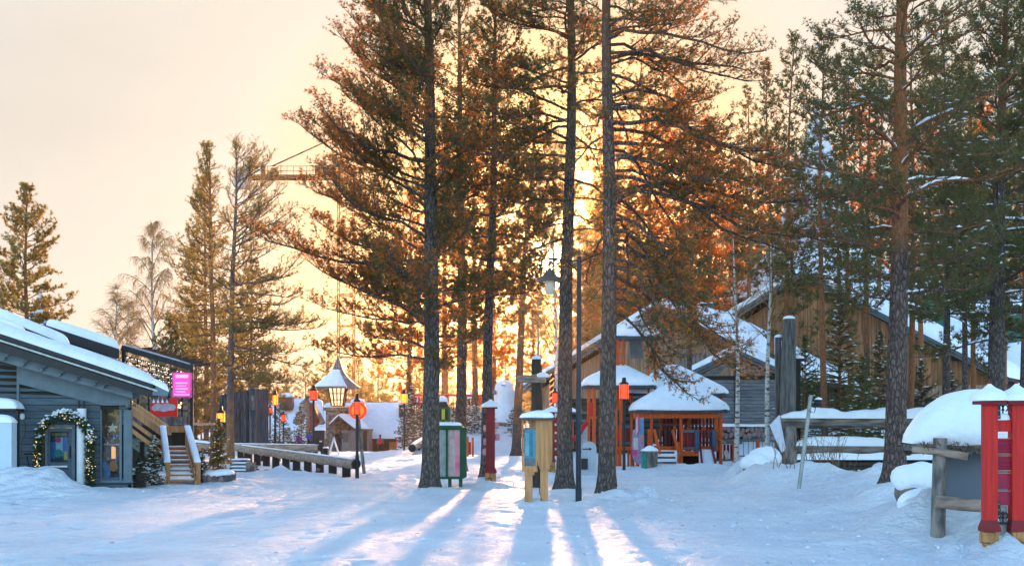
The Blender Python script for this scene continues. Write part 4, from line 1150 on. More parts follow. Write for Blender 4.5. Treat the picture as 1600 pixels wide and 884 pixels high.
# garland arch round the door
rng = np.random.RandomState(9)
ga = thing('garland_arch', 'fir garland arch with warm fairy lights and snow on top, round the shop door', 'garland', P(97, 763, YS - .35))
pts = []
for k in range(400):
    s_ = rng.rand()
    if s_ < .28: px, py = 60, 765 - (765 - 690) * s_ / .28
    elif s_ > .72: px, py = 141, 690 + 70 * (s_ - .72) / .28
    else:
        u = (s_ - .28) / .44 * PI; px = 100.5 - 40.5 * math.cos(u); py = 690 - 40 * math.sin(u)
    pts.append((px, py))
pp = np.array([P(a_, b_, YS - .35) for a_, b_ in pts])
big = np.repeat(pp, 14, 0) + rng.randn(400 * 14, 3) * [.048, .048, .048]
o_ = wloc(ga)
v, f = tufts(big - np.array(o_), rng.randn(len(big), 3), rng, 7, .07, .016, (.2, 1.3))
parts_ = [(v, f, 0)]
path = [P(60, 768, YS - .35)] + [P(60, y_, YS - .35) for y_ in (740, 715, 690)] + [P(100.5 - 40.5 * math.cos(u), 690 - 40 * math.sin(u), YS - .35) for u in np.linspace(.15, PI - .15, 12)] + [P(141, y_, YS - .35) for y_ in (690, 715, 740, 762)]
v, f = tubes(np.array([[list(q - o_) for q in path]]), np.full((1, len(path)), .07), 8); parts_.append((v, f, 0))
V, Fl, mi = joinm(parts_); np_mesh('fir_garland', V, Fl, [NEEDS], ga, mi)
k = rng.rand(len(big)) < .035; c = big[k] + rng.randn(k.sum(), 3) * .02; c[:, 1] -= .05
v, f = blobs(c - np.array(o_), rng, .013, 1.0); np_mesh('fairy_lights', v, [f], [BULB], ga)['kind'] = 'stuff'
k = (rng.rand(len(big)) < .16) & (big[:, 2] > P(0, 690, YS).z) & (big[:, 2] > np.repeat(pp[:, 2], 14) + .02)
v, f = blobs(big[k] + [0, 0, .06] - np.array(o_), rng, .055, .7); np_mesh('snow_cover', v, [f], [SNOW], ga)
k = rng.rand(len(big)) < .02; v, f = blobs(big[k] + [0, -.08, 0] - np.array(o_), rng, .03, 1); np_mesh('frosted_buds', v, [f], [WHITEP], ga)['kind'] = 'stuff'
# ------------------------------------------------------------------ terrace with frame, signs, stairs
tr = thing('terrace', 'raised grey timber terrace with a black slatted pergola frame behind the shop', 'terrace', P(250, 720, 46))
YT = 46
m = MB()
for i in range(4): m.pbox(208, 612 + i * 10.5, 299, 618.5 + i * 10.5, YT, .06)
m.pbox(205, 651, 301, 664, YT - .1, .25); m.pbox(205, 660, 300, 664, YT, 4.5)
for px in (215, 240, 265, 292): m.pbox(px, 610, px + 3, 655, YT + .07, .08)
m.build('railing', GREYW, tr)
for px in (212, 232, 262, 296): MB().pbox(px, 664, px + 5, 730, YT + .2, .14).build('post', BLACKW, tr)
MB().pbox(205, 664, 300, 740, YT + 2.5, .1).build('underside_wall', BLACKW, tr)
m = MB()
m.pbox(297, 568, 301.5, 684, YT - .2, .12); m.pbox(190, 540, 195, 600, YT - .2, .12)
m.bar(P(190, 543, YT - .2), P(301, 575, YT - .2), .10, .20)
for k in range(5):
    m.bar(P(195, 556 + k * 8.5, YT - .1), P(299, 585 + k * 6.0, YT - .1), .05, .07)
for px, y0 in ((214, 563), (231, 569), (262, 577), (283, 585)): m.pbox(px, y0, px + 2.5, 650, YT - .02, .07)
for k in range(9):
    m.bar(P(196 + k * 12, 547 + k * 3.2, YT - .1), P(196 + k * 12, 547 + k * 3.2, YT - .1) + Vector((.1, 3.0, .25)), .06, .10)
fr = m.build('pergola_frame', BLACK, tr)
s = MB(); a, b = P(190, 540, YT - .25), P(301, 572, YT - .25); s.snow(a, b, b + Vector((0, .3, .02)), a + Vector((0, .3, .02)), .07, 30, 6, seed=8); s.build('snow_cover', mat('blue_grey_snow', (.35, .42, .48), .7), fr)  # thin snow in a darker blue-grey than the roof snow
rng = np.random.RandomState(2); n = 260; u = rng.rand(n); kk = rng.randint(0, 5, n)
c = np.array([P(195 + 104 * a_, (556 + 8.5 * k_) * (1 - a_) + (585 + 6.0 * k_) * a_ + rng.rand() * 2, YT - .17) for a_, k_ in zip(u, kk)])
v, f = blobs(c - np.array(wloc(tr)), rng, .018, 1); so_ = np_mesh('string_lights', v, [f], [mat('cool_bulb', (.8, .75, .6), .5, False, emit=(1, .86, .62), estr=.35)], tr); so_['kind'] = 'stuff'
m = MB(); m.radial(P(183, 568, YT - 1), [(.01, 0), (.07, .05), (.07, .12), (.01, .17)], 10); m.build('lamp_bulb', BULB, tr)
# wooden folding chairs piled on the terrace
for k, (px, py) in enumerate(((243, 603), (258, 606))):
    t = thing('terrace_chair', ['tilted orange wooden chair on the terrace, nearer the shop roof', 'orange wooden chair on the terrace, nearer the pink sign'][k], 'chair', P(px, 652, YT + .6), 'wooden chairs on the terrace')
    for s_ in (0, 1):
        MB().bar(P(px + s_ * 9, 652, YT + .6), P(px - 4 + s_ * 9, 594 + k * 4, YT + .8), .05, .05).build('leg', ORANGE, t)
        MB().bar(P(px + s_ * 9, 652, YT + 1.0), P(px + 2 + s_ * 9, 630, YT + .6), .05, .05).build('leg', ORANGE, t)
    b_ = MB()
    for j in range(4): b_.bar(P(px - 5, 596 + k * 4 + j * 4, YT + .75), P(px + 7, 599 + k * 4 + j * 4, YT + .75), .03, .06)
    b_.build('backrest', ORANGE, t)
    MB().bar(P(px - 1, 628, YT + .6), P(px + 10, 628, YT + .6), .4, .04).build('seat', ORANGE, t)
# pink light box
YP = 44.6
t = thing('light_box_sign', 'glowing pink rectangular light box hanging in front of the terrace frame', 'sign', P(284, 621, YP))
MB().pbox(269, 581.5, 298.5, 620.5, YP, .14).build('case', col('pink_case', (.75, .12, .42)), t)
PK = mat('pink_glow', (.8, .03, .16), .5, (.7, .025, .13), 2, emit=(1.0, .035, .22), estr=.42)
PK2 = mat('pale_pink_glow', (.8, .15, .30), .5, False, emit=(1.0, .20, .42), estr=.42)
MB().pbox(271, 583.5, 296.5, 618, YP - .012, .012).build('panel', PK, t)
m = MB()
for y0, y1, x0, x1 in ((585, 590, 274, 294), (597, 599, 274, 293), (602, 603.5, 275, 291), (606, 608, 274, 293), (611, 612.5, 275, 290), (615, 617, 272, 296)): m.pbox(x0, y0, x1, y1, YP - .016, .004)
m.build('lettering', PK2, t)
t = thing('shop_sign', 'red hanging sign with a pale cloud-shaped board, under the pink light box', 'sign', P(256, 652, YP - 1))
m = MB(); m.prism([P(235, 629, YP - 1), P(264, 627, YP - 1), P(264, 621.5, YP - 1), P(277, 621.5, YP - 1), P(277, 650.5, YP - 1), P(235, 650.5, YP - 1)], (0, .06, 0)); m.build('board', mat('sign_red', (.80, .02, .015), .45, (.70, .02, .015), 3), t)
m = MB()
cl = [(237, 636), (240, 632), (246, 630), (253, 632), (260, 629.5), (267, 631), (273, 632), (275, 636), (272, 640.5), (264, 641), (256, 643), (248, 641), (241, 642), (237, 639)]
m.prism([P(x_, y_, YP - 1.03) for x_, y_ in cl], (0, .03, 0)); m.build('cloud_panel', col('sign_lilac', (.50, .44, .52)), t)
m = MB()
for px in (240, 247, 254, 261): m.radial(P(px, 629, YP - 1.02), [(.05, 0), (.03, .06), (.0, .13)], 6)
s_ = m.build('snow_cover', SNOW, t)
m = MB()
for px in (238, 250, 262): m.tube([P(px, 629, YP - .98), P(px, 612, YP - .98)], .012, 5)
m.build('hanger', BLACK, t)
t = thing('terrace_lamp', 'warm glowing bulb cluster on the terrace rail right of the red sign', 'lamp', P(281, 640, YP))
m = MB(); rg = random.Random(1)
for k in range(9):
    m.radial(P(279 + rg.uniform(-1, 5), 629 + rg.uniform(0, 8), YP + rg.uniform(-.05, .05)), [(.0, -.03), (.03, 0), (0, .03)], 6)
m.build('bulbs', BULB, t); MB().tube([P(281, 642, YP + .05), P(281, 626, YP + .05)], .02, 6).build('stem', BLACK, t)
# upper stairs (sloping down to the right) and lower flight
t = thing('timber_staircase', 'pale timber staircase in two flights with snow on its handrails, beside the shop', 'staircase', P(285, 748, 38))
m = MB(); A0, A1 = P(200, 636, 42), P(253, 674, 40.3)
m.bar(A0, A1, .10, .24); m.bar(A0 - Vector((0, 0, .38)), A1 - Vector((0, 0, .38)), .05, .12); m.bar(A0 - Vector((0, 0, .66)), A1 - Vector((0, 0, .66)), .05, .12)
m.bar(A0 - Vector((0, -1, 0)), A1 - Vector((0, -1, 0)), .10, .24)
m.build('upper_handrail', PINEW, t)
m = MB(); m.bar(A0 - Vector((0, 0, 1.05)), A1 - Vector((0, 0, 1.0)), .07, .26); m.bar(A0 - Vector((0, -1, 1.05)), A1 - Vector((0, -1, 1.0)), .07, .26)
for k in range(7):
    q = A0.lerp(A1, (k + .5) / 7) - Vector((0, 0, .98)); m.box((q.x - .13, q.y, q.z - .02), (q.x + .13, q.y + 1, q.z + .02))
m.build('upper_flight', col('green_grey_paint', (.07, .11, .10)), t)
m = MB()
for (a_, b_) in (((222, 690), (222, 745)), ((250, 674), (250, 745))): m.bar(P(a_[0], a_[1], 40.8), P(b_[0], b_[1] - 10, 40.8), .12, .12)
m.build('post', BLACKW, t)
YB, YU = 36.6, 39.8
bl, br_ = P(264, 748, YB), P(306, 748, YB); ul, ur = P(252, 0, YU), P(293, 0, YU)
zt = 1.0
ul = Vector((P(257, 0, YU).x, YU, zt)); ur = Vector((P(290, 0, YU).x, YU, zt)); bl.z = br_.z = 0
m = MB()
for k in range(8):
    f_ = (k + .5) / 8; a = bl.lerp(ul, f_); b = br_.lerp(ur, f_)
    m.box((a.x, a.y - .14, a.z + .06), (b.x, a.y + .16, a.z + .11))
st = m.build('steps', PINEW, t)
m = MB()
for k in range(8):
    f_ = (k + .5) / 8; a = bl.lerp(ul, f_); b = br_.lerp(ur, f_)
    m.snow((a.x + .02, a.y - .10, a.z + .112), (b.x - .02, a.y - .10, a.z + .112), (b.x - .02, a.y + .14, a.z + .112), (a.x + .02, a.y + .14, a.z + .112), .035, 8, 5, seed=k)
m.build('snow_cover', SNOW, t)
m = MB(); m.bar(bl, ul, .06, .22); m.bar(br_, ur, .06, .22); m.build('stringer', PINEW, t)
for s_, (B_, U_) in enumerate(((bl, ul), (br_, ur))):
    m = MB(); H_ = Vector((0, 0, .66)); off = Vector((-.05 if s_ == 0 else .05, 0, 0))
    b0 = B_ + H_ * .95 + off; u0 = U_ + H_ + off
    m.bar(b0, u0, .16, .05); m.bar(B_ + off + Vector((0, .1, -.1)), B_ + off + Vector((0, .1, .60)), .10, .10); m.bar(U_ + off, u0, .10, .10)
    m.bar(b0.lerp(B_ + off, .35), u0.lerp(U_ + off, .35), .04, .10); m.bar(b0.lerp(B_ + off, .65), u0.lerp(U_ + off, .65), .04, .10)
    h = m.build('handrail', PINEW, t)
    s2_ = MB(); r_ = Vector((.10, 0, 0)); z_ = Vector((0, 0, .03))
    s2_.snow(b0 - r_ + z_, b0 + r_ + z_, u0 + r_ + z_, u0 - r_ + z_, .10, 6, 20, seed=31 + s_); s2_.build('snow_cover', SNOW, h)
m = MB(); m.bar(Vector((ul.x - .1, YU + .1, zt + .60)), Vector((ur.x + .1, YU + .1, zt + .60)), .05, .2); m.box((ul.x - .1, YU, zt - .1), (ur.x + .2, YU + 1.2, zt)); m.build('landing', PINEW, t)
# planter pot, snow-dusted bushes
t = thing('planter_pot', 'black slatted planter box at the right corner of the shop', 'planter', P(218, 762, 34.8))
m = MB()
for k in range(5): m.radial(P(218, 761 - k * 4.2, 34.8), [(.20 + k * .008, 0), (.21 + k * .008, .06)], 4, 2, PI / 4 * 0)
m.build('box', BLACKW, t)
def bush(px, Y, H, Rb, label, seed, snow, name='snowy_bush', lights=0, need=None, cat='bush', group=None, prof=.55, dens=9, dz=0, layers=None):
    T = thing(name, label, cat, PG(px, Y, -.02 + dz), group)
    spruce(seed, H, Rb, T, layers=layers or int(10 + H * 6), per=9, ln=.055, wd=.018, B=7, snow=snow, need=need, dens=dens, prof=prof, lights=lights, lo=.03)
    return T
bush(240, 36.2, 1.38, .34, 'rounded evergreen bush dusted with snow left of the timber stairs', 201, .45)
bush(218, 35.3, .55, .22, 'low dark twigs in the black planter', 202, .1, dz=.25, group=None)
bush(314, 37.4, .75, .30, 'small dark bush at the right foot of the timber stairs', 203, .25)
# ------------------------------------------------------------------ potted spruce
t = thing('stone_planter', 'round stone planter full of snow under the lit spruce', 'planter', PG(341, 37.6, 0))
c = PG(341, 37.6); m = MB(); rg = random.Random(6)
for k in range(16):
    a = k * PI / 8; q = (c.x + .42 * math.cos(a), c.y + .42 * math.sin(a), c.z - .02)
    m.radial(q, [(.08, -.05), (.10, .04), (.095, .14), (.05, .18)], 6, 3, a, jit=.3, seed=k)
m.build('stone_ring', STONE, t)
m = MB(); m.radial((c.x, c.y, c.z + .12), [(.46, 0), (.50, .05), (.44, .13), (.3, .18), (.12, .20), (.02, .21)], 24, jit=.12, seed=4); m.build('snow_cover', SNOW, t)
bush(341, 37.6, 1.62, .40, 'slim spruce with warm string lights standing in the round stone planter', 204, .10, 'potted_spruce', lights=60, cat='spruce', prof=.45, dz=.15, need=NEEDY, dens=14)

# ------------------------------------------------------------------ palisade hut
t = thing('palisade_hut', 'dark hut of upright logs behind the peeled pine', 'hut', P(378, 700, 64))
m = MB()
for k in range(12):
    px = 345 + k * 4.7; m.tube([P(px, 700, 64 + (k % 2) * .1), P(px, 617 - k * .9, 64 + (k % 2) * .1)], .085 + .01 * (k % 3), 8)
for k in range(18):
    q0 = P(398, 700, 64); m.tube([(q0.x - .16 + k * .01, 64.2 + k * .17, q0.z), (q0.x - .16 + k * .01, 64.2 + k * .17, P(0, 606, 64).z)], .095, 8)
m.build('log_wall', mat('dark_grey_logs', (.085, .10, .12), .9, (.035, .04, .05), 6, stretch=(2, 2, .3)), t)
MB().pbox(393, 618, 397, 640, 63.8, .06).build('window', [GREYW], t)
m = MB(); m.prism([P(345, 622, 64.1), P(400, 607, 64.1), P(400, 700, 64.1), P(345, 700, 64.1)], (0, .1, 0)); m.build('lining', BLACKW, t)
# ------------------------------------------------------------------ log rails
def log_rail(name, label, A, B, rad, nposts, group, posts=BLACKW):
    t = thing(name, label, 'rail', (A + B) / 2 - Vector((0, 0, .6)), group)
    n = max(2, int((B - A).length / 2.2)); 
    K = 24; pts = [A.lerp(B, k / (K - 1)) + Vector((0, 0, .02 * math.sin(k * 1.7))) for k in range(K)]
    lg = MB().tube(pts, [rad * (1 + .05 * math.sin(k * 2.3)) for k in range(K)], 14).build('log', LOGW, t)
    e = MB(); d = (B - A).normalized(); e.tube([B - d * .001, B + d * .012], rad * .97, 14, cap=True); e.build('cut_end', BLACKW, lg)
    for k in range(nposts):
        q = A.lerp(B, (k + .35) / nposts); z0 = float(gh(q.x, q.y)) - .25
        MB().box((q.x - .13, q.y - .10, z0), (q.x + .13, q.y + .10, q.z - rad * .75)).build('post', posts, t)
    return t
def snow_on(A, B, w, t_, parent, seed=0, dz=0):
    A = Vector(A); B = Vector(B); d = (B - A).normalized(); r = d.cross(Vector((0, 0, 1))).normalized() * w / 2; z = Vector((0, 0, dz))
    MB().snow(A - r + z, A + r + z, B + r + z, B - r + z, t_, 6, max(10, int((B - A).length * 4)), seed=seed).build('snow_cover', SNOW, parent)
GRL = 'log rails by the square'
A, B = P(372, 700, 57), P(556, 725, 41.2); t = log_rail('log_rail', 'long debarked log rail on dark posts running down to the round orange lantern sign', A, B, .165, 11, GRL)
snow_on(A, B, .14, .035, t, 3, .155)
A, B = P(330, 698, 61), P(498, 700, 60); t = log_rail('log_rail', 'horizontal log rail behind the long sloping one', A, B, .17, 7, GRL)
snow_on(A, B, .14, .04, t, 4, .16)
A, B = P(690, 672, 80), P(644, 700, 66); t = log_rail('log_rail', 'snowy log rail rising to the right, left of the tall grey pine', A, B, .20, 4, GRL)
snow_on(A, B, .24, .10, t, 5, .16)
A, B = P(690, 662, 96), P(800, 664, 95); t = log_rail('log_rail', 'distant low log rail in front of the snowman', A, B, .22, 4, GRL); snow_on(A, B, .4, .25, t, 6, .2)
A, B = P(250, 690, 62), P(330, 697, 61.5); t = log_rail('log_rail', 'short log rail behind the timber stairs', A, B, .15, 3, GRL); snow_on(A, B, .25, .12, t, 7, .14)
# stone steps in the bank
t = thing('stone_steps', 'snowy stone steps beside the stone planter', 'steps', P(376, 742, 44))
for k in range(5):
    y_ = 742 - k * 5.6; Yk = 44 + k * .35; a = P(357 + k * .8, y_, Yk); b = P(393 - k * 1.2, y_, Yk)
    MB().box((a.x, Yk, a.z - .12), (b.x, Yk + .34, a.z + .03)).build('step', STONE, t)
    MB().snow((a.x, Yk + .05, a.z + .032), (b.x, Yk + .05, a.z + .032), (b.x, Yk + .34, a.z + .032), (a.x, Yk + .34, a.z + .032), .05, 8, 4, seed=k).build('snow_cover', SNOW, t)
rg = random.Random(12)
stn = [(437, 44.5, .22, 'flat grey stone'), (412, 45.5, .20, 'brown rounded stone'), (424, 45.2, .24, 'red-brown boulder')]
for k in range(16):
    px = rg.uniform(398, 540); Y_ = 47.0 - (px - 398) / 142 * 5.0 + rg.uniform(-.3, .3); s_ = rg.uniform(.05, .12)
    c = PG(px, Y_, -s_ * .1); m = MB(); m.radial((0, 0, 0), [(s_ * .6, -s_ * .5), (s_, 0), (s_ * .8, s_ * .45), (s_ * .2, s_ * .6)], 9, 2.4, rg.random() * 3, jit=.5, seed=k, sx=1.3)
    o = m.build('bank_stone', mat('brown_bank_stone', (.22, .14, .11), .9, (.12, .10, .09), 6)); o.location = c; tag(o, 'small stone showing through the snowy bank below the long log rail', 'stone', 'stones in the snowy bank')
m = MB(); m.pbox(384, 722, 397, 737, 43.2, .35, 0); c = solo(m, 'stone_block', [STONE], 'square grey stone block in the snow right of the stone steps', 'stone block')
# ------------------------------------------------------------------ the lodge in the middle distance
ld = thing('lodge', 'low dark lodge under one wide thick snow roof in the middle distance', 'lodge', P(520, 708, 118))
YL = 118.0
m = MB(); z0 = -1.3
a, b = P(398, 0, YL), P(632, 0, YL); ze = P(0, 685, YL).z
m.box((a.x, YL + .8, z0), (b.x, YL + 8, ze + .3), 0)
m.build('wall', DARKLOG, ld)
for (x0, x1) in ((566, 582), (608, 619)): MB().pbox(x0, 690, x1, 707, YL + .7, .1, 0).build('window_panel', mat('lodge_amber_board', (.42, .24, .10), .7, (.25, .12, .05), 12), ld)
def lodge_roof(x0, x1, yr, ye, seed):
    A, B = P(x0, ye, YL - .6), P(x1, ye, YL - .6); C, D = P(x1 - 4, yr, YL + 4.6), P(x0 + 6, yr, YL + 4.6)
    C.z = P(0, yr, YL + 4.6).z; D.z = C.z
    r = MB(); r.prism([A, B, C, D], (0, 0, -.14), 0)
    C2, D2 = C + Vector((0, 5, -3.2)), D + Vector((0, 5, -3.2)); r.prism([D, C, C2, D2], (0, 0, -.14), 0)
    ro = r.build('roof', BLACKW, ld)
    s = MB(); s.snow(A, B, C, D, .50, 44, 16, seed=seed, amp=.25, pw=18); s.snow(D, C, C2, D2, .5, 20, 8, seed=seed + 1, pw=18); s.build('snow_cover', SNOW, ro)
lodge_roof(393, 508, 628, 689, 41); lodge_roof(500, 642, 634, 685, 43)
for k, (px, py) in enumerate(((447, 628), (559, 637), (632, 640))):
    m = MB(); m.pbox(px - 9, py - 8, px + 9, py + 12, YL + 2, 1.2); ch = m.build('chimney', BLACK, ld)
    c = P(px, py - 8, YL + 2.6); MB().radial(c, [(.62, 0), (.70, .12), (.55, .32), (.05, .42)], 14, 4, 0, jit=.1).build('snow_cover', SNOW, ch)
# porch gable
YG = 114.0
m = MB(); m.pbox(531, 672, 576, 712, YG + .6, 3.5, 0); m.pbox(509, 640, 548, 712, YG + 1.6, 3.0, 1); m.build('porch_wall', [mat('brick_grey', (.25, .22, .21), .85, (.16, .13, .13), 12), STONE], ld)
m = MB(); m.pbox(505, 636, 550, 641, YG + 1.2, 3.8, 0); cap = m.build('tower_cap', GREYW, ld)
m = MB(); m.snow(P(506, 636, YG + 1.2), P(549, 636, YG + 1.2), P(549, 636, YG + 1.2) + Vector((0, 3.5, 0)), P(506, 636, YG + 1.2) + Vector((0, 3.5, 0)), .22, seed=3); m.build('snow_cover', SNOW, cap)
ap, lf, rt = P(530, 650, YG), P(514, 663, YG), P(577, 671, YG)
m = MB()
bx = Vector((0, 3.6, 0))
m.prism([P(514, 663, YG), P(529, 648.5, YG), P(529, 652, YG), P(514, 666, YG)], bx, 0)
m.prism([P(529, 648.5, YG), P(553, 668, YG), P(553, 671.5, YG), P(529, 652, YG)], (0, .3, 0), 0)
m.prism([P(529, 649, YG), P(553, 669, YG), P(577, 670, YG), P(577, 672.5, YG), P(553, 672, YG)], (0, 3.2, 0), 0)
pr = m.build('porch_roof', col('green_barge', (.07, .10, .10)), ld)
m = MB(); a, b = P(529, 648.5, YG - .05), P(553, 668.5, YG - .05); c_, d_ = P(577, 670, YG + .2), P(556, 650, YG + 3)
m.snow(a, b, c_, d_, .30, 14, 14, seed=2, pw=10)
m.snow(P(514, 663, YG - .05), a, a + bx, P(514, 663, YG - .05) + bx, .22, 8, 10, seed=6); m.build('snow_cover', SNOW, pr)
dr = MB().pbox(534, 672, 546, 708, YG + .5, .12).build('door', BLUEP2, ld); MB().pbox(536, 676, 544, 690, YG + .47, .03).build('pane', GL('dark_glass', (.05, .08, .10)), dr)
MB().pbox(567, 672, 573, 708, YG + .3, .3).pbox(524, 662, 533, 708, YG + .55, .3).build('porch_post', BLACKW, ld)
# lantern cupola
def cupola(name, label, px, Y, ytop, yeave, ylan, wl, wr, group, parent=None, snowy=.6):
    t = thing(name, label, 'cupola', P(px, ylan, Y), group)
    c = P(px, ylan, Y); k = Y / F
    hl = (ylan - yeave) * k; r1 = wl * k; r0 = r1 * .62
    m = MB(); m.radial((c.x, c.y, c.z), [(r0, 0), (r1 * .96, hl)], 4, 2, PI / 4 * 0 + .0, mi=0, smooth=False)
    n = 4
    ln_ = m.build('lantern_glass', mat('lantern_panes', (.85, .60, .38), .6, (.65, .42, .25), 2, emit=(1.0, .58, .28), estr=.32), t)
    b = MB()
    for s_ in range(4):
        a0, a1 = PI / 2 * s_ + PI / 4, PI / 2 * (s_ + 1) + PI / 4
        for u in (0, .25, .5, .75):
            for_ = []
            for (rr, zz_) in ((r0 * 1.02, 0), (r1 * .98, hl)):
                x = (math.cos(a0) * (1 - u) + math.cos(a1) * u) * rr; y = (math.sin(a0) * (1 - u) + math.sin(a1) * u) * rr
                for_.append((c.x + x, c.y + y, c.z + zz_))
            b.bar(for_[0], for_[1], .10 * Y / 112, .10 * Y / 112)
        for v_ in (0, .33, .66, 1):
            rr = (r0 * (1 - v_) + r1 * v_) * 1.01
            b.bar((c.x + math.cos(a0) * rr, c.y + math.sin(a0) * rr, c.z + hl * v_), (c.x + math.cos(a1) * rr, c.y + math.sin(a1) * rr, c.z + hl * v_), .07, .08)
    b.build('lantern_frame', BLACK, t)
    hr = (yeave - ytop) * k; R_ = wr * k
    prof = [(R_, 0), (R_ * .70, hr * .16), (R_ * .45, hr * .33), (R_ * .27, hr * .52), (R_ * .15, hr * .75), (R_ * .05, hr * .97), (.01, hr)]
    m = MB(); m.radial((c.x, c.y, c.z + hl), [(R_ * .99, -.1)] + prof, 8, 2, PI / 8 * 0, smooth=False); rf_ = m.build('roof', mat('slate_roof', (.10, .14, .16), .6, (.06, .09, .11), 3), t)
    m = MB()
    sp_ = [(R_ * .98, .02), (R_ * .95, .16 + .02), (R_ * .68, hr * .16 + .20), (R_ * .44, hr * .33 + .18), (R_ * .27, hr * .50 + .10), (R_ * .17, hr * snowy + .03)]
    # snow lies on the left and front faces
    vs = []; N_ = 20
    for (rr, zz_) in sp_:
        for j in range(N_ + 1):
            a = R(150) + (R(150)) * j / N_
            g = 1 + .06 * float(vnoise(j * .5, rr * 3, 3)); q = 8; al = (a + PI / 8) % (PI / 4) - PI / 8
            cc = math.cos(PI / 8) / math.cos(al)
            vs.append((c.x + math.cos(a) * rr * g, c.y + math.sin(a) * rr * g, c.z + hl + zz_ + (.03 if 0 < j < N_ else -.15)))
    fs = [(i * (N_ + 1) + j, i * (N_ + 1) + j + 1, (i + 1) * (N_ + 1) + j + 1, (i + 1) * (N_ + 1) + j) for i in range(len(sp_) - 1) for j in range(N_)]
    m.add(vs, fs, 0, True); m.build('snow_cover', SNOW, rf_)
    return t
cupola('lantern_cupola', 'big lit lantern cupola with a tall slate witch-hat roof on the lodge tower', 528, 114.5, 557, 605, 634, 19.5, 38, 'lantern cupolas')
GC = 'lantern cupolas'
for (px, Y, a, b, c_, w1, w2, lab) in ((651, 108, 612, 632, 644, 11, 14, 'small lit lantern cupola with snow cap just left of the tall grey pine'),
                                       (737, 112, 611, 623, 640, 8, 12, 'small snow-capped lantern cupola under the red timber frame'),
                                       (806, 105, 606, 625, 647, 9, 14, 'small lit lantern cupola right of the snowman')):
    t = cupola('lantern_cupola', lab, px, Y, a, b, c_, w1, w2, GC, snowy=.9)
    c = P(px, c_, Y); MB().box((c.x - .4, c.y - .4, 0), (c.x + .4, c.y + .4, c.z)).build('pedestal', STONE, t)
# steep gable with red and grey boards
t = thing('steep_gable_porch', 'steep narrow gable with red and grey tapering boards, left of the lantern tower', 'porch', P(483, 708, 108))
YA = 108
m = MB()
m.prism([P(457, 660, YA), P(478, 617, YA), P(482, 619, YA), P(461, 663, YA)], (0, 3, 0), 0)
m.prism([P(478, 617, YA), P(501, 660, YA), P(497, 663, YA), P(478, 623, YA)], (0, 3, 0), 0)
r_ = m.build('roof', BARGE, t)
MB().prism([P(462, 661, YA), P(479, 624, YA), P(481, 626, YA), P(474, 662, YA)], (0, .2, 0)).build('soffit', CABINO, t)
m = MB(); m.radial(P(484, 629, YA + 1), [(.9, 0), (.85, .12), (.4, .35), (.05, .45)], 12, 2.5); m.build('snow_cover', SNOW, r_)
MB().prism([P(479, 630, YA), P(489, 630, YA), P(489, 705, YA), P(476, 705, YA)], (0, .3, 0)).build('grey_board', [mat('slate_board', (.12, .13, .16), .7)], t)
MB().prism([P(483, 630, YA - .05), P(487, 630, YA - .05), P(488, 690, YA - .05), P(484, 700, YA - .05)], (0, .05, 0)).build('red_board', DKRED, t)
MB().prism([P(490, 632, YA), P(499, 655, YA), P(497, 664, YA), P(490, 668, YA)], (0, .2, 0)).build('red_board', DKRED, t)
for (px, Y, H, Rb, lab, s_) in ((395, 80, 3.2, 1.3, 'snowy spruce at the right side of the palisade hut', .35), (411, 84, 1.9, 1.0, 'low snowy spruce left of the tall orange lantern pole', .35), (437, 96, 3.9, 1.3, 'pointed snowy spruce before the left part of the lodge', .4),
                             (471, 92, 3.6, 1.1, 'snowy spruce before the steep gable porch', .4), (450, 100, 2.0, 1.0, 'small snowy spruce between the two taller ones', .4),
                             (643, 84, 4.0, 1.2, 'snowy spruce just left of the tall grey pine', .25), (634, 88, 2.8, 1.0, 'spruce behind the lantern pole at the lodge corner', .25), (657, 82, 2.6, 1.0, 'spruce partly hidden by the tall grey pine', .25),
                             (707, 92, 1.7, 1.3, 'low snow-laden spruce behind the square at left', .6), (741, 90, 1.9, 1.7, 'wide snow-laden spruce beside the reddish trunk', .7), (757, 93, 1.5, 1.2, 'small snow-laden spruce beside the snowman', .7), (816, 88, 2.0, 1.0, 'snow-laden spruce right of the snowman', .5),
                             (803, 90, 1.8, .8, 'thin snow-laden spruce at the snowman foot', .4), (853, 70, 2.6, 1.0, 'snowy spruce under the eave of the brown cabin', .6), (727, 95, 2.4, .8, 'thin spruce behind the reddish trunk', .3)):
    T = thing('snowy_spruce', lab, 'spruce', PG(px, Y, -.05), 'snowy spruces in the village')
    spruce(int(px * 7 + Y), H, Rb, T, layers=int(9 + H * 3), per=6, ln=.11, wd=.045, B=6, snow=s_, dens=4.5, prof=.75, lo=.05)
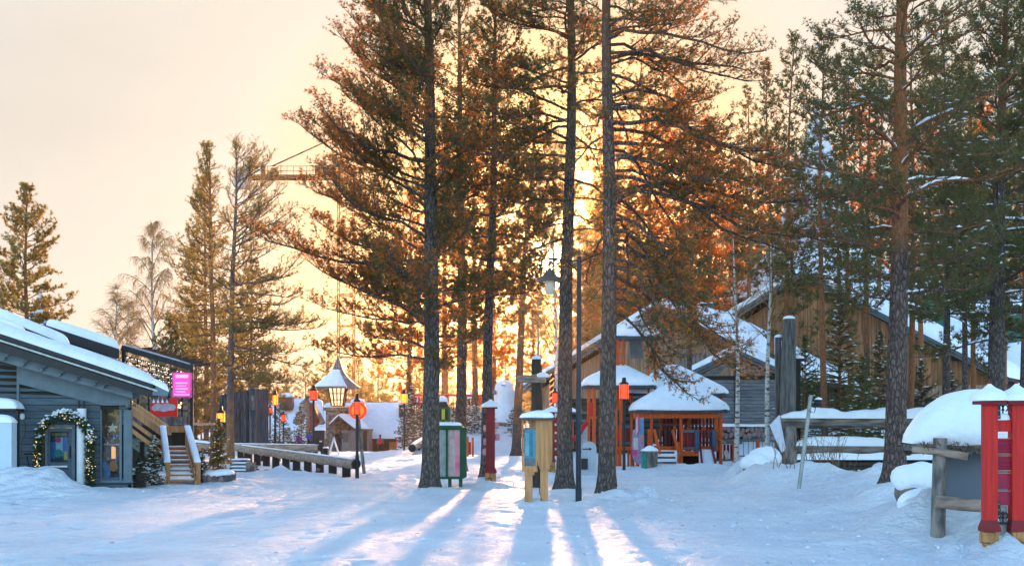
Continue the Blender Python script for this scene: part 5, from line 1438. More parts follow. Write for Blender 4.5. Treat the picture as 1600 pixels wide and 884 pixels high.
# ------------------------------------------------------------------ cabins on the right
def cabin(name, label, apex, Y, ang, wl, wr, depth, slope, zbase, wallmat, eave_t=.38, snow_t=.55, over=.9, plank=.26, horiz=False, lowdark=None, bands=None, extra=None, left_snow=True, inner_drop=.55, seed=1):
    a = P(apex[0], apex[1], Y); ca, sa = math.cos(R(ang)), math.sin(R(ang))
    T = Matrix(((ca, sa, 0, a.x), (-sa, ca, 0, a.y), (0, 0, 1, 0), (0, 0, 0, 1)))   # local x across the gable, y along the ridge
    t = thing(name, label, 'cabin', (a.x, a.y, zbase))
    za = a.z
    def zr(u): return za - abs(u) * slope
    m = MB(T)
    rg = random.Random(seed)
    y0 = over
    xl, xr = -wl + .8, wr - .8
    if not horiz:
        u = xl
        while u < xr:
            w_ = plank * rg.uniform(.85, 1.1); u2 = min(u + w_ - .02, xr)
            pts = [(u, y0, zbase), (u2, y0, zbase), (u2, y0, zr(u2) - inner_drop), (u, y0, zr(u) - inner_drop)]
            m.prism(pts, (0, .05 + rg.random() * .02, 0), 0); u += w_
    else:
        z = zbase
        while z < za - inner_drop:
            z2 = z + plank; ul_ = max(xl, -(za - inner_drop - z2) / slope); ur_ = min(xr, (za - inner_drop - z2) / slope)
            if ur_ > ul_ + .1: m.prism([(ul_, y0, z), (ur_, y0, z), (ur_, y0, z2 - .02), (ul_, y0, z2 - .02)], (0, .06 + .03 * (rg.random()), 0), 0)
            z = z2
    m.build('wall', wallmat, t)
    m = MB(T); m.prism([(xl, y0 + .08, zbase - .3), (xr, y0 + .08, zbase - .3), (xr, y0 + .08, zr(xr) - .5), (0, y0 + .08, za - .5), (xl, y0 + .08, zr(xl) - .5)], (0, depth - y0, 0), 0)
    m.build('core', DARKLOG, t)
    m = MB(T)
    L0, R0, A0 = (-wl, 0, zr(-wl)), (wr, 0, zr(wr)), (0, 0, za)
    th = eave_t
    for k, (dd, zz_, yy) in enumerate(((.0, 0, 0), (.0, -th * .55, .12))):
        hh = th * .5
        m.prism([(-wl, yy, zr(-wl) + zz_), (0, yy, za + zz_), (0, yy, za + zz_ - hh), (-wl, yy, zr(-wl) + zz_ - hh)], (0, .12, 0), 0)
        m.prism([(0, yy, za + zz_), (wr, yy, zr(wr) + zz_), (wr, yy, zr(wr) + zz_ - hh), (0, yy, za + zz_ - hh)], (0, .12, 0), 0)
    bb = m.build('barge_board', BARGE, t)
    m = MB(T)
    m.prism([(-wl, .13, zr(-wl) - .02), (0, .13, za - .02), (0, .13, za - .2), (-wl, .13, zr(-wl) - .2)], (0, depth, 0), 0)
    m.prism([(0, .13, za - .02), (wr, .13, zr(wr) - .02), (wr, .13, zr(wr) - .2), (0, .13, za - .2)], (0, depth, 0), 0)
    rf_ = m.build('roof', BLACKW, t)
    m = MB(T); n = 24
    m.snow((0, -.04, za + .0), (wr + .1, -.04, zr(wr) + .0), (wr + .1, depth + .1, zr(wr)), (0, depth + .1, za), snow_t, 26, 30, seed=seed, amp=.35, pw=16)
    m.snow((-wl - .1, -.04, zr(-wl)), (0, -.04, za), (0, depth + .1, za), (-wl - .1, depth + .1, zr(-wl)), snow_t * .8, 26, 24, seed=seed + 3, amp=.3, pw=16)
    m.build('snow_cover', SNOW, rf_)
    return t, T, zr
t, T, zr = cabin('log_cabin', 'brown board cabin with a wide snowy gable behind the playground', (1028, 474), 75, 30, 9.2, 9, 10, .52, 0.3, CABINW, seed=5)
m = MB(T)
for k in range(9): m.tube([(-7.4, .88, .3 + k * .36), (7.6, .88, .3 + k * .36)], .19, 8)
m.build('log_base', DARKLOG, t)
m = MB(T); m.box((.8, .85, 4.0), (1.0, 1.0, 5.8)); m.box((2.4, .85, 4.0), (2.6, 1.0, 5.8)); m.box((.8, .85, 5.8), (2.6, 1.0, 5.95)); wf = m.build('window_frame', GREYW, t)
MB(T).box((1.0, .9, 4.0), (2.4, .95, 5.8)).build('pane', GL('sky_glass', (.25, .33, .40)), wf)
# icicle-like fringe under the left barge board
m = MB(T); rg = random.Random(3)
for k in range(60):
    u = -9 + k * .15; z = zr(u) - .40; m.bar((u, .1, z), (u, .1, z - rg.uniform(.04, .14)), .06, .05)
m.build('carved_fringe', GREYW, t)
t, T, zr = cabin('log_cabin', 'largest cabin with orange-brown gable boards and a balcony, behind the rail fence', (1250, 424), 85, 30, 6.4, 13.0, 9, .56, .5, CABINO, plank=.34, snow_t=.7, over=1.3, seed=8)
m = MB(T); m.box((2.0, .6, 3.6), (12.2, .75, 4.25)); m.box((2.0, .6, 3.45), (12.2, 1.4, 3.6)); bal = m.build('balcony', CABINW, t)
m = MB(T); m.box((-5.6, 1.22, .3), (12.2, 1.3, 3.4)); m.build('lower_wall', DARKLOG, t)
m = MB(T)
for (u0, u1) in ((5.6, 6.7), (7.6, 8.4)): m.box((u0, 1.1, .6), (u1, 1.25, 2.6))
m.build('lower_door', CABINO, t)
m = MB(T); m.box((-5.6, 1.15, 1.3 + 4.2), (-1.0, 1.25, 5.4 + .3)); m.build('trim', GREYW, t)
for u in (1.5, 9.6):
    MB(T).box((u, .4, zr(u) - .75), (u + 1.3, 1.1, zr(u) - .45)).build('purlin_end', BLACKW, t)
# small plank gable
t, T, zr = cabin('storehouse', 'small horizontally planked gable with thick snow, right of the playground roofs', (1152, 546), 62, 8, 2.6, 2.6, 4.5, .48, 1.75, mat('grey_planks', (.20, .20, .21), .85, (.13, .13, .14), 3, stretch=(.4, 4, 4)), horiz=True, plank=.17, snow_t=.34, over=.35, eave_t=.30, seed=13, inner_drop=.3)
m = MB(T); m.box((-1.85, .30, 3.95), (1.85, .36, 4.13)); m.box((-.12, .27, 1.9), (.06, .34, 4.9)); m.build('beam', BLACKW, t)
m = MB(T); m.prism([(-1.0, .32, 4.14), (1.0, .32, 4.14), (.1, .32, 4.95), (-.1, .32, 4.95)], (0, .03, 0)); m.build('gable_boards', CABINW, t)
m = MB(T); rg = random.Random(2)
for k in range(26):
    u = -2.6 + k * .22; m.radial(T.inverted() @ (T @ Vector((u, .1, 1.45))) if False else (u, .05, 1.5), [(.08, -.12), (.14, 0), (.10, .12), (.02, .15)], 7, 2.5, k, jit=.4, seed=k)
    m.radial((u + .1, .05, 1.26), [(.08, -.12), (.15, 0), (.10, .12), (.02, .15)], 7, 2.5, k, jit=.4, seed=k + 40)
fd = m.build('stone_footing', mat('pink_granite', (.30, .20, .19), .85, (.2, .15, .15), 4), t)
MB(T).snow((-2.9, -.15, 1.66), (3.1, -.15, 1.66), (3.1, .3, 1.66), (-2.9, .3, 1.66), .13, 30, 6, seed=9).build('snow_cover', SNOW, fd)
# pointed hat tower
t = thing('hat_roof_tower', 'tall pointed snow-dusted hat-shaped roof rising above the cabins among the pines', 'tower', P(1276, 600, 112))
c = P(1276, 470, 112); k = 112 / F
m = MB(); prof = [(150, 0), (128, 12), (100, 40), (78, 75), (60, 115), (46, 160), (33, 205), (20, 250), (9, 285), (1, 305)]
m.radial(c, [(r_ * k, z_ * k) for r_, z_ in prof], 28, jit=.06)
rf_ = m.build('roof', mat('frosted_shingle', (.50, .56, .62), .8, (.10, .13, .14), 1.4, stretch=(1, 1, 1.6), lo=.46, hi=.56, detail=8, bump=.5), t)
m = MB(); m.radial((c.x, c.y, 1.5), [(130 * k, 0), (130 * k, c.z - 1.5)], 24); m.build('wall', DARKLOG, t)
m = MB(); m.radial(c, [(151 * k, -.1), (150 * k, .5), (128 * k, 12 * k + .6), (102 * k, 40 * k + .5), (84 * k, 66 * k + .3), (78 * k, 75 * k - .1)], 30, jit=.05, seed=3); m.build('snow_cover', SNOW, rf_)
m = MB(); rg = random.Random(7)
for (px, py) in ((1248, 322), (1273, 321), (1246, 338), (1288, 340), (1289, 345), (1272, 358)):
    q = P(px, py, 112); dx = q.x - c.x; r_ = np.interp(py, [185, 265, 310, 355, 395], [9 * k, 46 * k, 46 * k, 60 * k, 78 * k]); dy = math.sqrt(max(.1, r_ * r_ - dx * dx)) + .35
    m.radial((q.x, c.y - dy, q.z), [(.0, -.3), (.28, -.1), (.3, .1), (.0, .32)], 6, jit=.5, seed=px)
m.build('red_ornament', mat('red_ornament', (.30, .02, .04), .6, False), t)
# green dormers
for (px, Y, sc_, lab) in ((1452, 92, 1.0, 'dark green gabled dormer behind the snow of the large cabin roof'), (1588, 90, .6, 'dark green dormer at the right edge behind the snow roof'), (1368, 98, .7, 'green snow-capped dormer behind the thick red pine')):
    t = thing('green_dormer', lab, 'dormer', P(px, 520, Y), 'green dormers behind the large cabin')
    m = MB(); q = P(px, 505, Y); w_ = 1.35 * sc_
    m.prism([(q.x - w_, Y, q.z - 1.2), (q.x + w_, Y, q.z - 1.2), (q.x + w_, Y, q.z + 1.3 * sc_), (q.x, Y, q.z + 2.2 * sc_), (q.x - w_, Y, q.z + 1.3 * sc_)], (0, 3, 0)); m.build('body', mat('green_paint', (.012, .13, .09), .6, (.01, .09, .065), 3), t)
    m = MB(); m.snow((q.x - w_ - .2, Y - .2, q.z + 1.3 * sc_ - .1), (q.x, Y - .2, q.z + 2.25 * sc_), (q.x, Y + 3, q.z + 2.25 * sc_), (q.x - w_ - .2, Y + 3, q.z + 1.3 * sc_ - .1), .35, seed=1)
    m.snow((q.x, Y - .2, q.z + 2.25 * sc_), (q.x + w_ + .2, Y - .2, q.z + 1.3 * sc_ - .1), (q.x + w_ + .2, Y + 3, q.z + 1.3 * sc_ - .1), (q.x, Y + 3, q.z + 2.25 * sc_), .35, seed=2); m.build('snow_cover', SNOW, t)
# snowy roof that carries them
t = thing('rear_hall', 'broad snow-covered hall roof behind the large cabin at right', 'hall', P(1520, 640, 96))
A, B, C, D = P(1290, 530, 92), P(1760, 640, 90), P(1760, 470, 104), P(1330, 430, 104)
m = MB(); m.prism([A, B, C, D], (0, 0, -.3)); rf_ = m.build('roof', BLACKW, t); MB().snow(A, B, C, D, .6, 30, 16, seed=3, pw=16).build('snow_cover', SNOW, rf_)
m = MB(); m.box((A.x + 1, 95, 0), (B.x, 103, 3.0)); m.build('wall', DARKLOG, t)
m = MB(); q = P(1105, 474, 84); m.box((q.x - .45, q.y, q.z - 2.2), (q.x + .45, q.y + .9, q.z)); m.snow((q.x - .5, q.y - .05, q.z), (q.x + .5, q.y - .05, q.z), (q.x + .5, q.y + .95, q.z), (q.x - .5, q.y + .95, q.z), .12, mi=1)
solo(m, 'roof_box', [_M['green_paint'], SNOW], 'small green chimney box above the brown cabin roof', 'chimney')
# far-left pointed roof with cyan window
t = thing('hat_roof_kiosk', 'small pointed shingled roof with a cyan round window behind the left end of the shop', 'kiosk', P(63, 560, 92))
c = P(63, 500, 92); k = 92 / F
m = MB(); m.radial(c, [(26 * k, -8 * k), (19 * k, 0), (12 * k, 18 * k), (6 * k, 34 * k), (.3 * k, 46 * k)], 14, jit=.05); m.build('roof', _M['frosted_shingle'], t)
m = MB(); m.radial((c.x, c.y, 1), [(18 * k, 0), (18 * k, c.z - 1.3)], 12); m.build('wall', CABINO, t)
m = MB(); disc(m, P(67, 503, 92 - 1.25), 5.4 * k, 0, sz=.8); m.build('window', mat('cyan_pane', (.02, .35, .60), .3, False, emit=(.02, .4, .8), estr=.35), t)
m = MB(); pts = [P(67 + 11 * math.cos(u), 505 - 10 * math.sin(u), 90.6) for u in np.linspace(-.2, PI + .2, 12)]; m.tube(pts, .13, 6); m.build('window_hood', DKRED, t)
# ------------------------------------------------------------------ tower crane
t = thing('tower_crane', 'tower crane with lattice mast and counterweight arm behind the pines', 'crane', (P(541, 640, 167).x, 167, -1.5))
YC = 167; kx = YC / F
CR = mat('crane_mast_paint', (.42, .12, .03), .6); CR2 = mat('crane_grey', (.012, .014, .016), .7)
m = MB(); hw = 1.0; cx = P(541, 0, YC).x; z0 = -1.5; z1 = P(0, 285, YC).z
cs = [(-hw, -hw), (hw, -hw), (hw, hw), (-hw, hw)]
for (a_, b_) in cs: m.bar((cx + a_, YC + b_, z0), (cx + a_, YC + b_, z1), .17, .17)
z = z0; i = 0
while z < z1 - 1.4:
    for j in range(4):
        a_, b_ = cs[j], cs[(j + 1) % 4]; p0 = (cx + a_[0], YC + a_[1], z); p1 = (cx + b_[0], YC + b_[1], z + 1.35)
        if i % 2: p0, p1 = (cx + b_[0], YC + b_[1], z), (cx + a_[0], YC + a_[1], z + 1.35)
        m.bar(p0, p1, .09, .09)
        if i % 3 == 0: m.bar((cx + a_[0], YC + a_[1], z), (cx + b_[0], YC + b_[1], z), .13, .16)
    z += 1.35; i += 1
m.build('mast', CR, t)
m = MB(); m.bar((cx, YC, z1), (cx, YC, P(0, 205, YC).z), .9, .9); m.box((cx - 1.6, YC - 1.6, z1), (cx + 1.6, YC + 1.6, z1 + 1.2)); m.build('slewing_head', CR, t)
m = MB(); zc = P(0, 277, YC).z
xL, xR = P(368, 0, YC).x, cx
m.box((xL, YC - 1.0, zc - .25), (xR, YC - .7, zc + .15)); m.box((xL, YC + .7, zc - .25), (xR, YC + 1.0, zc + .15)); m.box((xL, YC - .7, zc - .05), (xR, YC + .7, zc + .02))
m.build('counter_jib', CR2, t)
m = MB()
for k in range(17):
    x = xL + 1 + k * .8 * 1.05; m.bar((x, YC - .95, zc), (x, YC - .95, zc + 1.25), .06, .06)
for zz_ in (.65, 1.25): m.bar((xL + 1, YC - .95, zc + zz_), (xR - 1, YC - .95, zc + zz_), .06, .06)
m.build('guard_rail', CR2, t)
m = MB(); m.pbox(365, 262, 388, 291, YC - 1.2, 2.4); m.build('counterweight', mat('concrete', (.30, .30, .30), .85), t)
m = MB(); m.pbox(408, 257, 415, 273, YC - .6, 1.2); m.pbox(418, 268, 436, 274, YC - .6, 1.2); m.pbox(424, 262, 434, 269, YC - .6, 1.2); m.build('winch', BLACK, t)
m = MB(); m.pbox(492, 258, 520, 273, YC - 1.1, 2.2); m.build('machine_house', CR2, t)
m = MB(); m.bar(P(425, 260, YC), P(541, 207, YC), .16, .16)
# main jib to the right
a = P(541, 262, YC); b = P(1130, 262, YC); n = 40
m.build('tie_rod', CR2, t)
m = MB(); m.bar(a, b, .16, .16); m.bar(a + Vector((0, 1.2, 0)), b + Vector((0, 1.2, 0)), .16, .16); tp_ = Vector((0, .6, 1.3)); m.bar(a + tp_, b + tp_, .18, .18)
for k in range(n):
    p0 = a.lerp(b, k / n); p1 = a.lerp(b, (k + .5) / n) + tp_; p2 = a.lerp(b, (k + 1) / n); m.bar(p0, p1, .08, .08); m.bar(p1, p2, .08, .08)
m.build('main_jib', CR, t)
# ------------------------------------------------------------------ lanterns on poles
LANR = mat('lantern_red', (.75, .04, .02), .4, (.6, .03, .015), 6, emit=(1.0, .045, .012), estr=.38)
LANO = mat('lantern_orange', (.85, .25, .03), .4, (.7, .15, .02), 6, emit=(1.0, .22, .02), estr=.55)
LG_ = 'lanterns on thin poles'
def lantern(px, Y, ytop, ybot, ybase, label, m_=None, w_=5.5, ring=False, pole=True, polemat=None):
    k = Y / F; base = P(px, ybase, Y); c = P(px, ybot, Y); h = (ybot - ytop) * k; r = w_ * k * 1.05
    t = thing('lantern_post', label, 'lantern', base, LG_)
    if pole:
        m = MB(); m.tube([(base.x, Y, base.z - .3), (c.x, Y, c.z)], .035 + .0003 * Y, 8); m.tube([(base.x, Y, base.z - .2), (base.x, Y, base.z + .75)], .062, 8); m.build('pole', polemat or BLACK, t)
    m = MB(); m.radial(c, [(r * .9, 0), (r, h * .04), (r, h * .92), (r * .9, h)], 8, 2.6, smooth=False); sh = m.build('shade', m_ or LANR, t)
    m = MB()
    for j in range(4):
        a = PI / 4 + PI / 2 * j; m.bar((c.x + r * 1.02 * math.cos(a), Y + r * 1.02 * math.sin(a), c.z), (c.x + r * 1.02 * math.cos(a), Y + r * 1.02 * math.sin(a), c.z + h), .02, .02)
    m.radial((c.x, Y, c.z + h * .02), [(r * 1.06, -.02), (r * 1.06, .02)], 12); m.build('cage', BLACK, t)
    m = MB(); m.radial((c.x, Y, c.z + h), [(r * 1.05, -.01), (r * 1.02, .04), (r * .5, .10), (r * .42, .24), (.01, .26)], 10); m.build('cap', BLACK, t)
    if ring:
        m = MB(); R_ = 14.0 * k; n = 28
        pts = [(c.x + R_ * math.cos(2 * PI * j / n), Y + .16, P(0, 641, Y).z + R_ * math.sin(2 * PI * j / n)) for j in range(n)]
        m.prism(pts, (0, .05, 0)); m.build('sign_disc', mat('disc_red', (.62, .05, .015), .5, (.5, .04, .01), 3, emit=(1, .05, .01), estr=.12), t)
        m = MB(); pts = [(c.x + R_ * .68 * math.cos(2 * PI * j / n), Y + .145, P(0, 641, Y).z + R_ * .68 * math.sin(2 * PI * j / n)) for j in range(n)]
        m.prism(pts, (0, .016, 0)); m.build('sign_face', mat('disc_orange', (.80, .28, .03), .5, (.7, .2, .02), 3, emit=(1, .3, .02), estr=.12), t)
        m = MB(); m.tube([P(560, 655, Y + .4), P(569, 739, Y - 0.2)], .055, 8, cap=True); m.build('slanted_strut', GREYW, t)
    return t
lantern(558, 41.2, 627, 648, 748, 'red lantern with a round orange disc, at the end of the long log rail', ring=True, w_=5.0)
lantern(490, 62, 610, 625, 712, 'red lantern on a tall pole beside the black cabinet')
lantern(430, 66, 617, 633, 700, 'tall orange lantern between the palisade hut and the lodge', LANO, w_=3.8)
lantern(422, 92, 637, 648, 700, 'small red lantern just left of the tall orange one', w_=3.6)
lantern(443, 93, 648, 658, 700, 'small low red lantern in front of the pointed snowy spruce', w_=3.2)
lantern(631.5, 79, 615, 630, 708, 'red lantern with glowing stripe at the right end of the lodge', LANO, w_=4.8)
lantern(975, 48.6, 600, 624, 735, 'red lantern on a black pole hanging before the playground', w_=7.0)
lantern(867, 60, 614, 629, 700, 'small red lantern on a white pole behind the big trunk left of the lamp post', w_=4.2, polemat=WHITEP)
t = lantern(345, 46, 645, 660, 690, 'orange lantern just above the tip of the potted spruce', LANO, w_=6.2)
# black cabinet, sandwich board, boards round the lodge
t = thing('black_cabinet', 'black cabinet on a post with snow on top, in front of the lodge', 'cabinet', P(498, 712, 66))
m = MB(); m.pbox(490.5, 672, 506, 697, 66, .55); m.pbox(491, 674, 505, 695, 65.97, .03); m.build('body', BLACK, t)
m = MB(); m.pbox(492, 697, 496, 716, 66.1, .15); m.pbox(501, 697, 504, 713, 66.1, .15); m.build('leg', BLACKW, t)
a, b = P(490, 672, 65.95), P(507, 672, 65.95); MB().snow(a, b, b + Vector((0, .6, 0)), a + Vector((0, .6, 0)), .10, 8, 8, seed=1).build('snow_cover', SNOW, t)
MB().pbox(499, 688, 503, 690, 65.95, .02).build('label_plate', WHITEP, t)
t = thing('low_bench_box', 'low black box with snow beside the black cabinet', 'box', P(512, 712, 67)); m = MB(); m.pbox(502, 700, 512, 711, 67, .5); m.build('body', BLACK, t)
a, b = P(502, 700, 67), P(512, 700, 67); MB().snow(a, b, b + Vector((0, .5, 0)), a + Vector((0, .5, 0)), .08, 8, 6).build('snow_cover', SNOW, t)
t = thing('sandwich_board', 'white A-shaped sandwich board standing in front of the person in black', 'sign', P(522, 711, 74))
m = MB(); m.bar(P(514, 711, 74), P(522, 683, 74), .14, .08); m.bar(P(530, 711, 74), P(521, 683, 74), .14, .08); m.build('frame', WHITEP, t)
m = MB(); m.prism([P(522, 684, 74.05), P(529, 710, 74.05), P(529, 710, 75.0), P(522, 684, 74.6)], (.03, 0, 0)); m.build('panel', WHITEP, t)
t = thing('framed_board', 'pink-framed lilac notice board at the right end of the lodge', 'board', P(629, 710, 98))
m = MB(); m.prism([P(619, 683, 98), P(637, 680, 97.6), P(640, 706, 97.6), P(619, 709, 98)], (0, .15, 0)); m.build('frame', col('pink_red', (.62, .03, .09)), t)
m = MB(); m.prism([P(621, 686, 97.9), P(633, 684, 97.5), P(634, 705, 97.5), P(621, 707, 97.9)], (0, .04, 0)); m.build('panel', col('lilac_panel', (.48, .42, .55)), t)
# red timber frame, snowman
t = thing('red_timber_frame', 'long red timber frame with hanging panels behind the tree trunks', 'frame', P(700, 655, 101))
m = MB(); m.bar(P(640, 617, 101), P(757, 618, 101), .2, .16); m.build('beam', REDP, t)
for px in (641, 655, 700, 744, 755):
    MB().bar(P(px, 619, 101), P(px, 655, 101), .16, .16).build('post', REDP, t)
for px in (647, 662, 696, 750):
    m = MB(); m.prism([P(px - 5, 620, 101), P(px + 5, 620, 101), P(px + 2, 632, 101), P(px - 1, 632, 101)], (0, .1, 0)); m.build('hanging_panel', REDP, t)
t = thing('snowman', 'huge blank two-ball snowman behind the square, between two tree trunks', 'snowman', P(787, 668, 96)); k = 96 / F
c = P(788, 665, 96); m = MB()
pr = [(15, -4), (19, 4), (20.5, 14), (19.5, 24), (16, 33), (15, 36)]; m.radial(c, [(r_ * k, z_ * k) for r_, z_ in pr], 26, jit=.07, seed=2)
m.build('body', SNOW, t)
m = MB(); pr = [(15.3, 35), (16.4, 42), (16.3, 52), (14.2, 62), (10, 69), (5, 71.5), (.4, 72.5)]; m.radial(c, [(r_ * k, z_ * k) for r_, z_ in pr], 26, jit=.06, seed=5); m.build('head', SNOW, t)
m = MB(); m.radial(P(773, 613, 95.3), [(.0, -.2), (.18, -.05), (.15, .15), (0, .22)], 8); m.build('eye', col('dull_stone', (.25, .27, .3)), t)
m = MB(); m.tube([P(783, 601, 95.2), P(790, 602.5, 95.2)], .035, 6); m.build('mouth', col('dull_stone', (.25, .27, .3)), t)
# little orange and red fence piece
t = thing('playground_gate', 'short orange and red gate behind the reddish pine trunk', 'gate', P(733, 712, 66))
for px, y0 in ((729, 682), (737, 683)): MB().pbox(px, y0, px + 3.4, 713, 66, .12).build('post', ORANGE, t)
MB().pbox(729, 690, 736, 710, 66.05, .05).build('panel', REDP, t)
# ------------------------------------------------------------------ green display cabinet
t = thing('display_cabinet', 'dark green display cabinet with grey, beige and pink panels behind the tall grey pine', 'cabinet', P(705, 765, 34.6))
YD = 34.6; GRN = mat('green_cabinet_paint', (.008, .085, .040), .55, (.006, .055, .026), 3)
m = MB(); m.pbox(674, 667, 678, 748, YD, .40); m.pbox(696.5, 667, 700, 748, YD - .01, .06); m.pbox(674, 667, 722, 671, YD - .02, .1); m.pbox(674, 744, 722, 748, YD - .02, .40)
m.pbox(718.5, 667, 722, 748, YD - .015, .08)
m.prism([P(722, 667, YD), P(728.5, 667, YD + .0), P(728.5, 745, YD), P(722, 748, YD)], (0, .45, 0)); m.build('frame', GRN, t)
m = MB(); m.pbox(678, 671, 696.5, 744, YD + .02, .03, 0); m.pbox(700, 671, 711, 744, YD + .02, .03, 1); m.pbox(711, 671, 718.5, 744, YD + .02, .03, 2)
m.build('panel', [col('grey_panel', (.30, .33, .33)), col('beige_panel', (.50, .38, .36)), mat('pink_panel', (.62, .10, .20), .5, (.60, .32, .34), 2.2, stretch=(.2, 1, 1))], t)
for px in (700, 717): MB().pbox(px, 747, px + 5.5, 768, YD + .05, .10).build('leg', GRN, t)
m = MB(); m.prism([P(671, 664, YD - .1), P(716, 664, YD - .1), P(730, 669, YD - .1), P(730, 671, YD - .1), P(671, 668, YD - .1)], (0, .7, 0)); r_ = m.build('roof', GRN, t)
a, b, c_, d_ = P(671, 664, YD - .12), P(722, 664.5, YD - .12), P(722, 664.5, YD + .6), P(671, 664, YD + .6)
c_.z = b.z; d_.z = a.z; MB().snow(a, b, c_, d_, .09, 14, 8, seed=2).build('snow_cover', SNOW, r_)
t = thing('small_green_sign_box', 'small green and yellow sign box on a post above the display cabinet', 'sign', P(693, 700, 44)); YD = 44
m = MB(); m.pbox(684, 636, 703, 658, YD, .35, 0); m.pbox(687, 639, 700, 655, YD - .01, .02, 1); m.pbox(690, 639, 695, 655, YD - .02, .02, 2)
m.build('box', [col('olive_green', (.03, .12, .04)), col('dark_green', (.01, .04, .015)), col('mustard', (.45, .38, .06))], t)
MB().pbox(691, 658, 694, 740, YD + .1, .1).build('post', BLACKW, t)
m = MB(); m.prism([P(684, 636, YD), P(702, 636, YD), P(698, 628, YD), P(687, 628, YD)], (0, .3, 0)); r_ = m.build('cap', BLACK, t)
MB().radial(P(691, 627, YD + .15), [(.20, 0), (.18, .12), (.04, .2)], 8).build('snow_cover', SNOW, r_)
# ------------------------------------------------------------------ red totems
def split_stone(mb, c, w_, h, seed=1, mi=0, mi2=1):
    rg = random.Random(seed)
    mb.box((c[0] - w_ * .42, c[1] - w_ * .42, c[2]), (c[0] + w_ * .42, c[1] + w_ * .42, c[2] + h), mi2)
    rows = 3
    for s_ in range(4):
        z = c[2]
        for r_ in range(rows):
            hh = h / rows; n = 2 + (r_ % 2); x0 = 0
            cuts = sorted([rg.uniform(.25, .75) for _ in range(n - 1)]); cuts = [0] + cuts + [1]
            for a_, b_ in zip(cuts[:-1], cuts[1:]):
                fl = 1 + .18 * (1 - (r_ + .5) / rows)
                x1, x2 = (a_ - .5) * w_ * fl + .008, (b_ - .5) * w_ * fl - .008
                o = w_ * .5 * fl; g = rg.uniform(-.012, .012); dz = rg.uniform(-.02, .02)
                q = [(x1, -o + g, z + .006), (x2, -o + g, z + .006 + dz), (x2 * .98, -o + g * .5, z + hh - .006 + dz), (x1 * .98, -o + g * .5, z + hh - .006)]
                q += [(x_, y_ + .07, z_) for x_, y_, z_ in q]
                cr, sr = math.cos(s_ * PI / 2), math.sin(s_ * PI / 2)
                mb.add([(c[0] + x_ * cr - y_ * sr, c[1] + x_ * sr + y_ * cr, z_) for x_, y_, z_ in q], [(0, 1, 2, 3), (7, 6, 5, 4), (0, 4, 5, 1), (1, 5, 6, 2), (2, 6, 7, 3), (3, 7, 4, 0)], mi)
            z += hh
SPL = mat('split_ochre_wood', (.52, .26, .10), .8, (.30, .14, .05), 9, bump=.4, bscale=20)
def totem(t, c, H, w_, hb, cap=.30, rot=0, mp=None):
    "post on a split wood foot, flared skirt, snow-topped pyramid cap"
    mp = mp or DKRED
    m = MB(); split_stone(m, (c.x, c.y, c.z - .1), w_ * 1.15, hb + .1, int(c.x * 10)); m.build('foot', [SPL, BLACKW], t)
    m = MB(); m.radial((c.x, c.y, c.z + hb), [(w_ * .98, 0), (w_ * .98, .05), (w_ * .66, .17), (w_ * .66, .2)], 4, 2, 0, smooth=False); m.build('skirt', DKRED, t)
    m = MB(); m.box((c.x - w_ / 2, c.y - w_ / 2, c.z + hb + .1), (c.x + w_ / 2, c.y + w_ / 2, c.z + H)); m.build('post', mp, t)
    R_ = cap
    m = MB(); m.radial((c.x, c.y, c.z + H), [(R_, -.03), (R_, .015), (R_ * .45, .10), (R_ * .14, .20), (.012, .30)], 4, 2, 0, smooth=False); cp = m.build('cap', DKRED, t)
    m = MB(); m.radial((c.x, c.y, c.z + H), [(R_ * .98, .018), (R_ * .97, .06), (R_ * .82, .11), (R_ * .55, .155), (R_ * .30, .185), (R_ * .13, .225), (.02, .24)], 16, 3.2, PI / 4 * 0, jit=.04); m.build('snow_cover', SNOW, cp)
# slim totem in the centre
Yt = 36.6; c = P(766.5, 758, Yt); t = thing('totem_post', 'slim dark red totem post with round pale discs and a split-wood foot, in the centre', 'post', c)
totem(t, c, 2.22, .25, .36, .28)
m = MB()
for (px, py, s_) in ((775, 665, 1), (777, 683, 1), (759, 669, -1), (759, 690, -1), (758, 706, -1)):
    q = P(px, py, Yt - .05); m.radial((q.x, q.y, q.z - .09), [(.055, 0), (.075, .03), (.075, .16), (.055, .19)], 10)
m.build('disc', mat('faded_pink_plastic', (.50, .22, .24), .4, (.42, .18, .2), 4), t)
# ------------------------------------------------------------------ wooden kiosk
t = thing('info_kiosk', 'pale pine kiosk on two legs with a blue screen and snow roof', 'kiosk', P(838, 790, 27.4))
YK = 27.4
A, B, C = P(815.5, 0, YK + .30), P(838.5, 0, YK + .02), P(862, 0, YK + .32)     # angled plan, nearest edge in the middle
def zc(py): return P(0, py, YK).z
def panel(mb, p, q, z0, z1, th, mi=0, n=1, gap=.006, cut=0):
    d = (q - p); d.z = 0; L_ = d.length; d.normalize(); nrm = Vector((d.y, -d.x, 0))
    for k in range(n):
        a_ = p + d * (L_ * k / n + gap); b_ = p + d * (L_ * (k + 1) / n - gap)
        za = z0
        zl = z0 + (cut * max(0, 1 - abs(2 * (k) / n - 1) if False else 0)); 
        mb.prism([(a_.x, a_.y, z0), (b_.x, b_.y, z0), (b_.x, b_.y, z1), (a_.x, a_.y, z1)], (-nrm.x * th, -nrm.y * th, 0), mi)
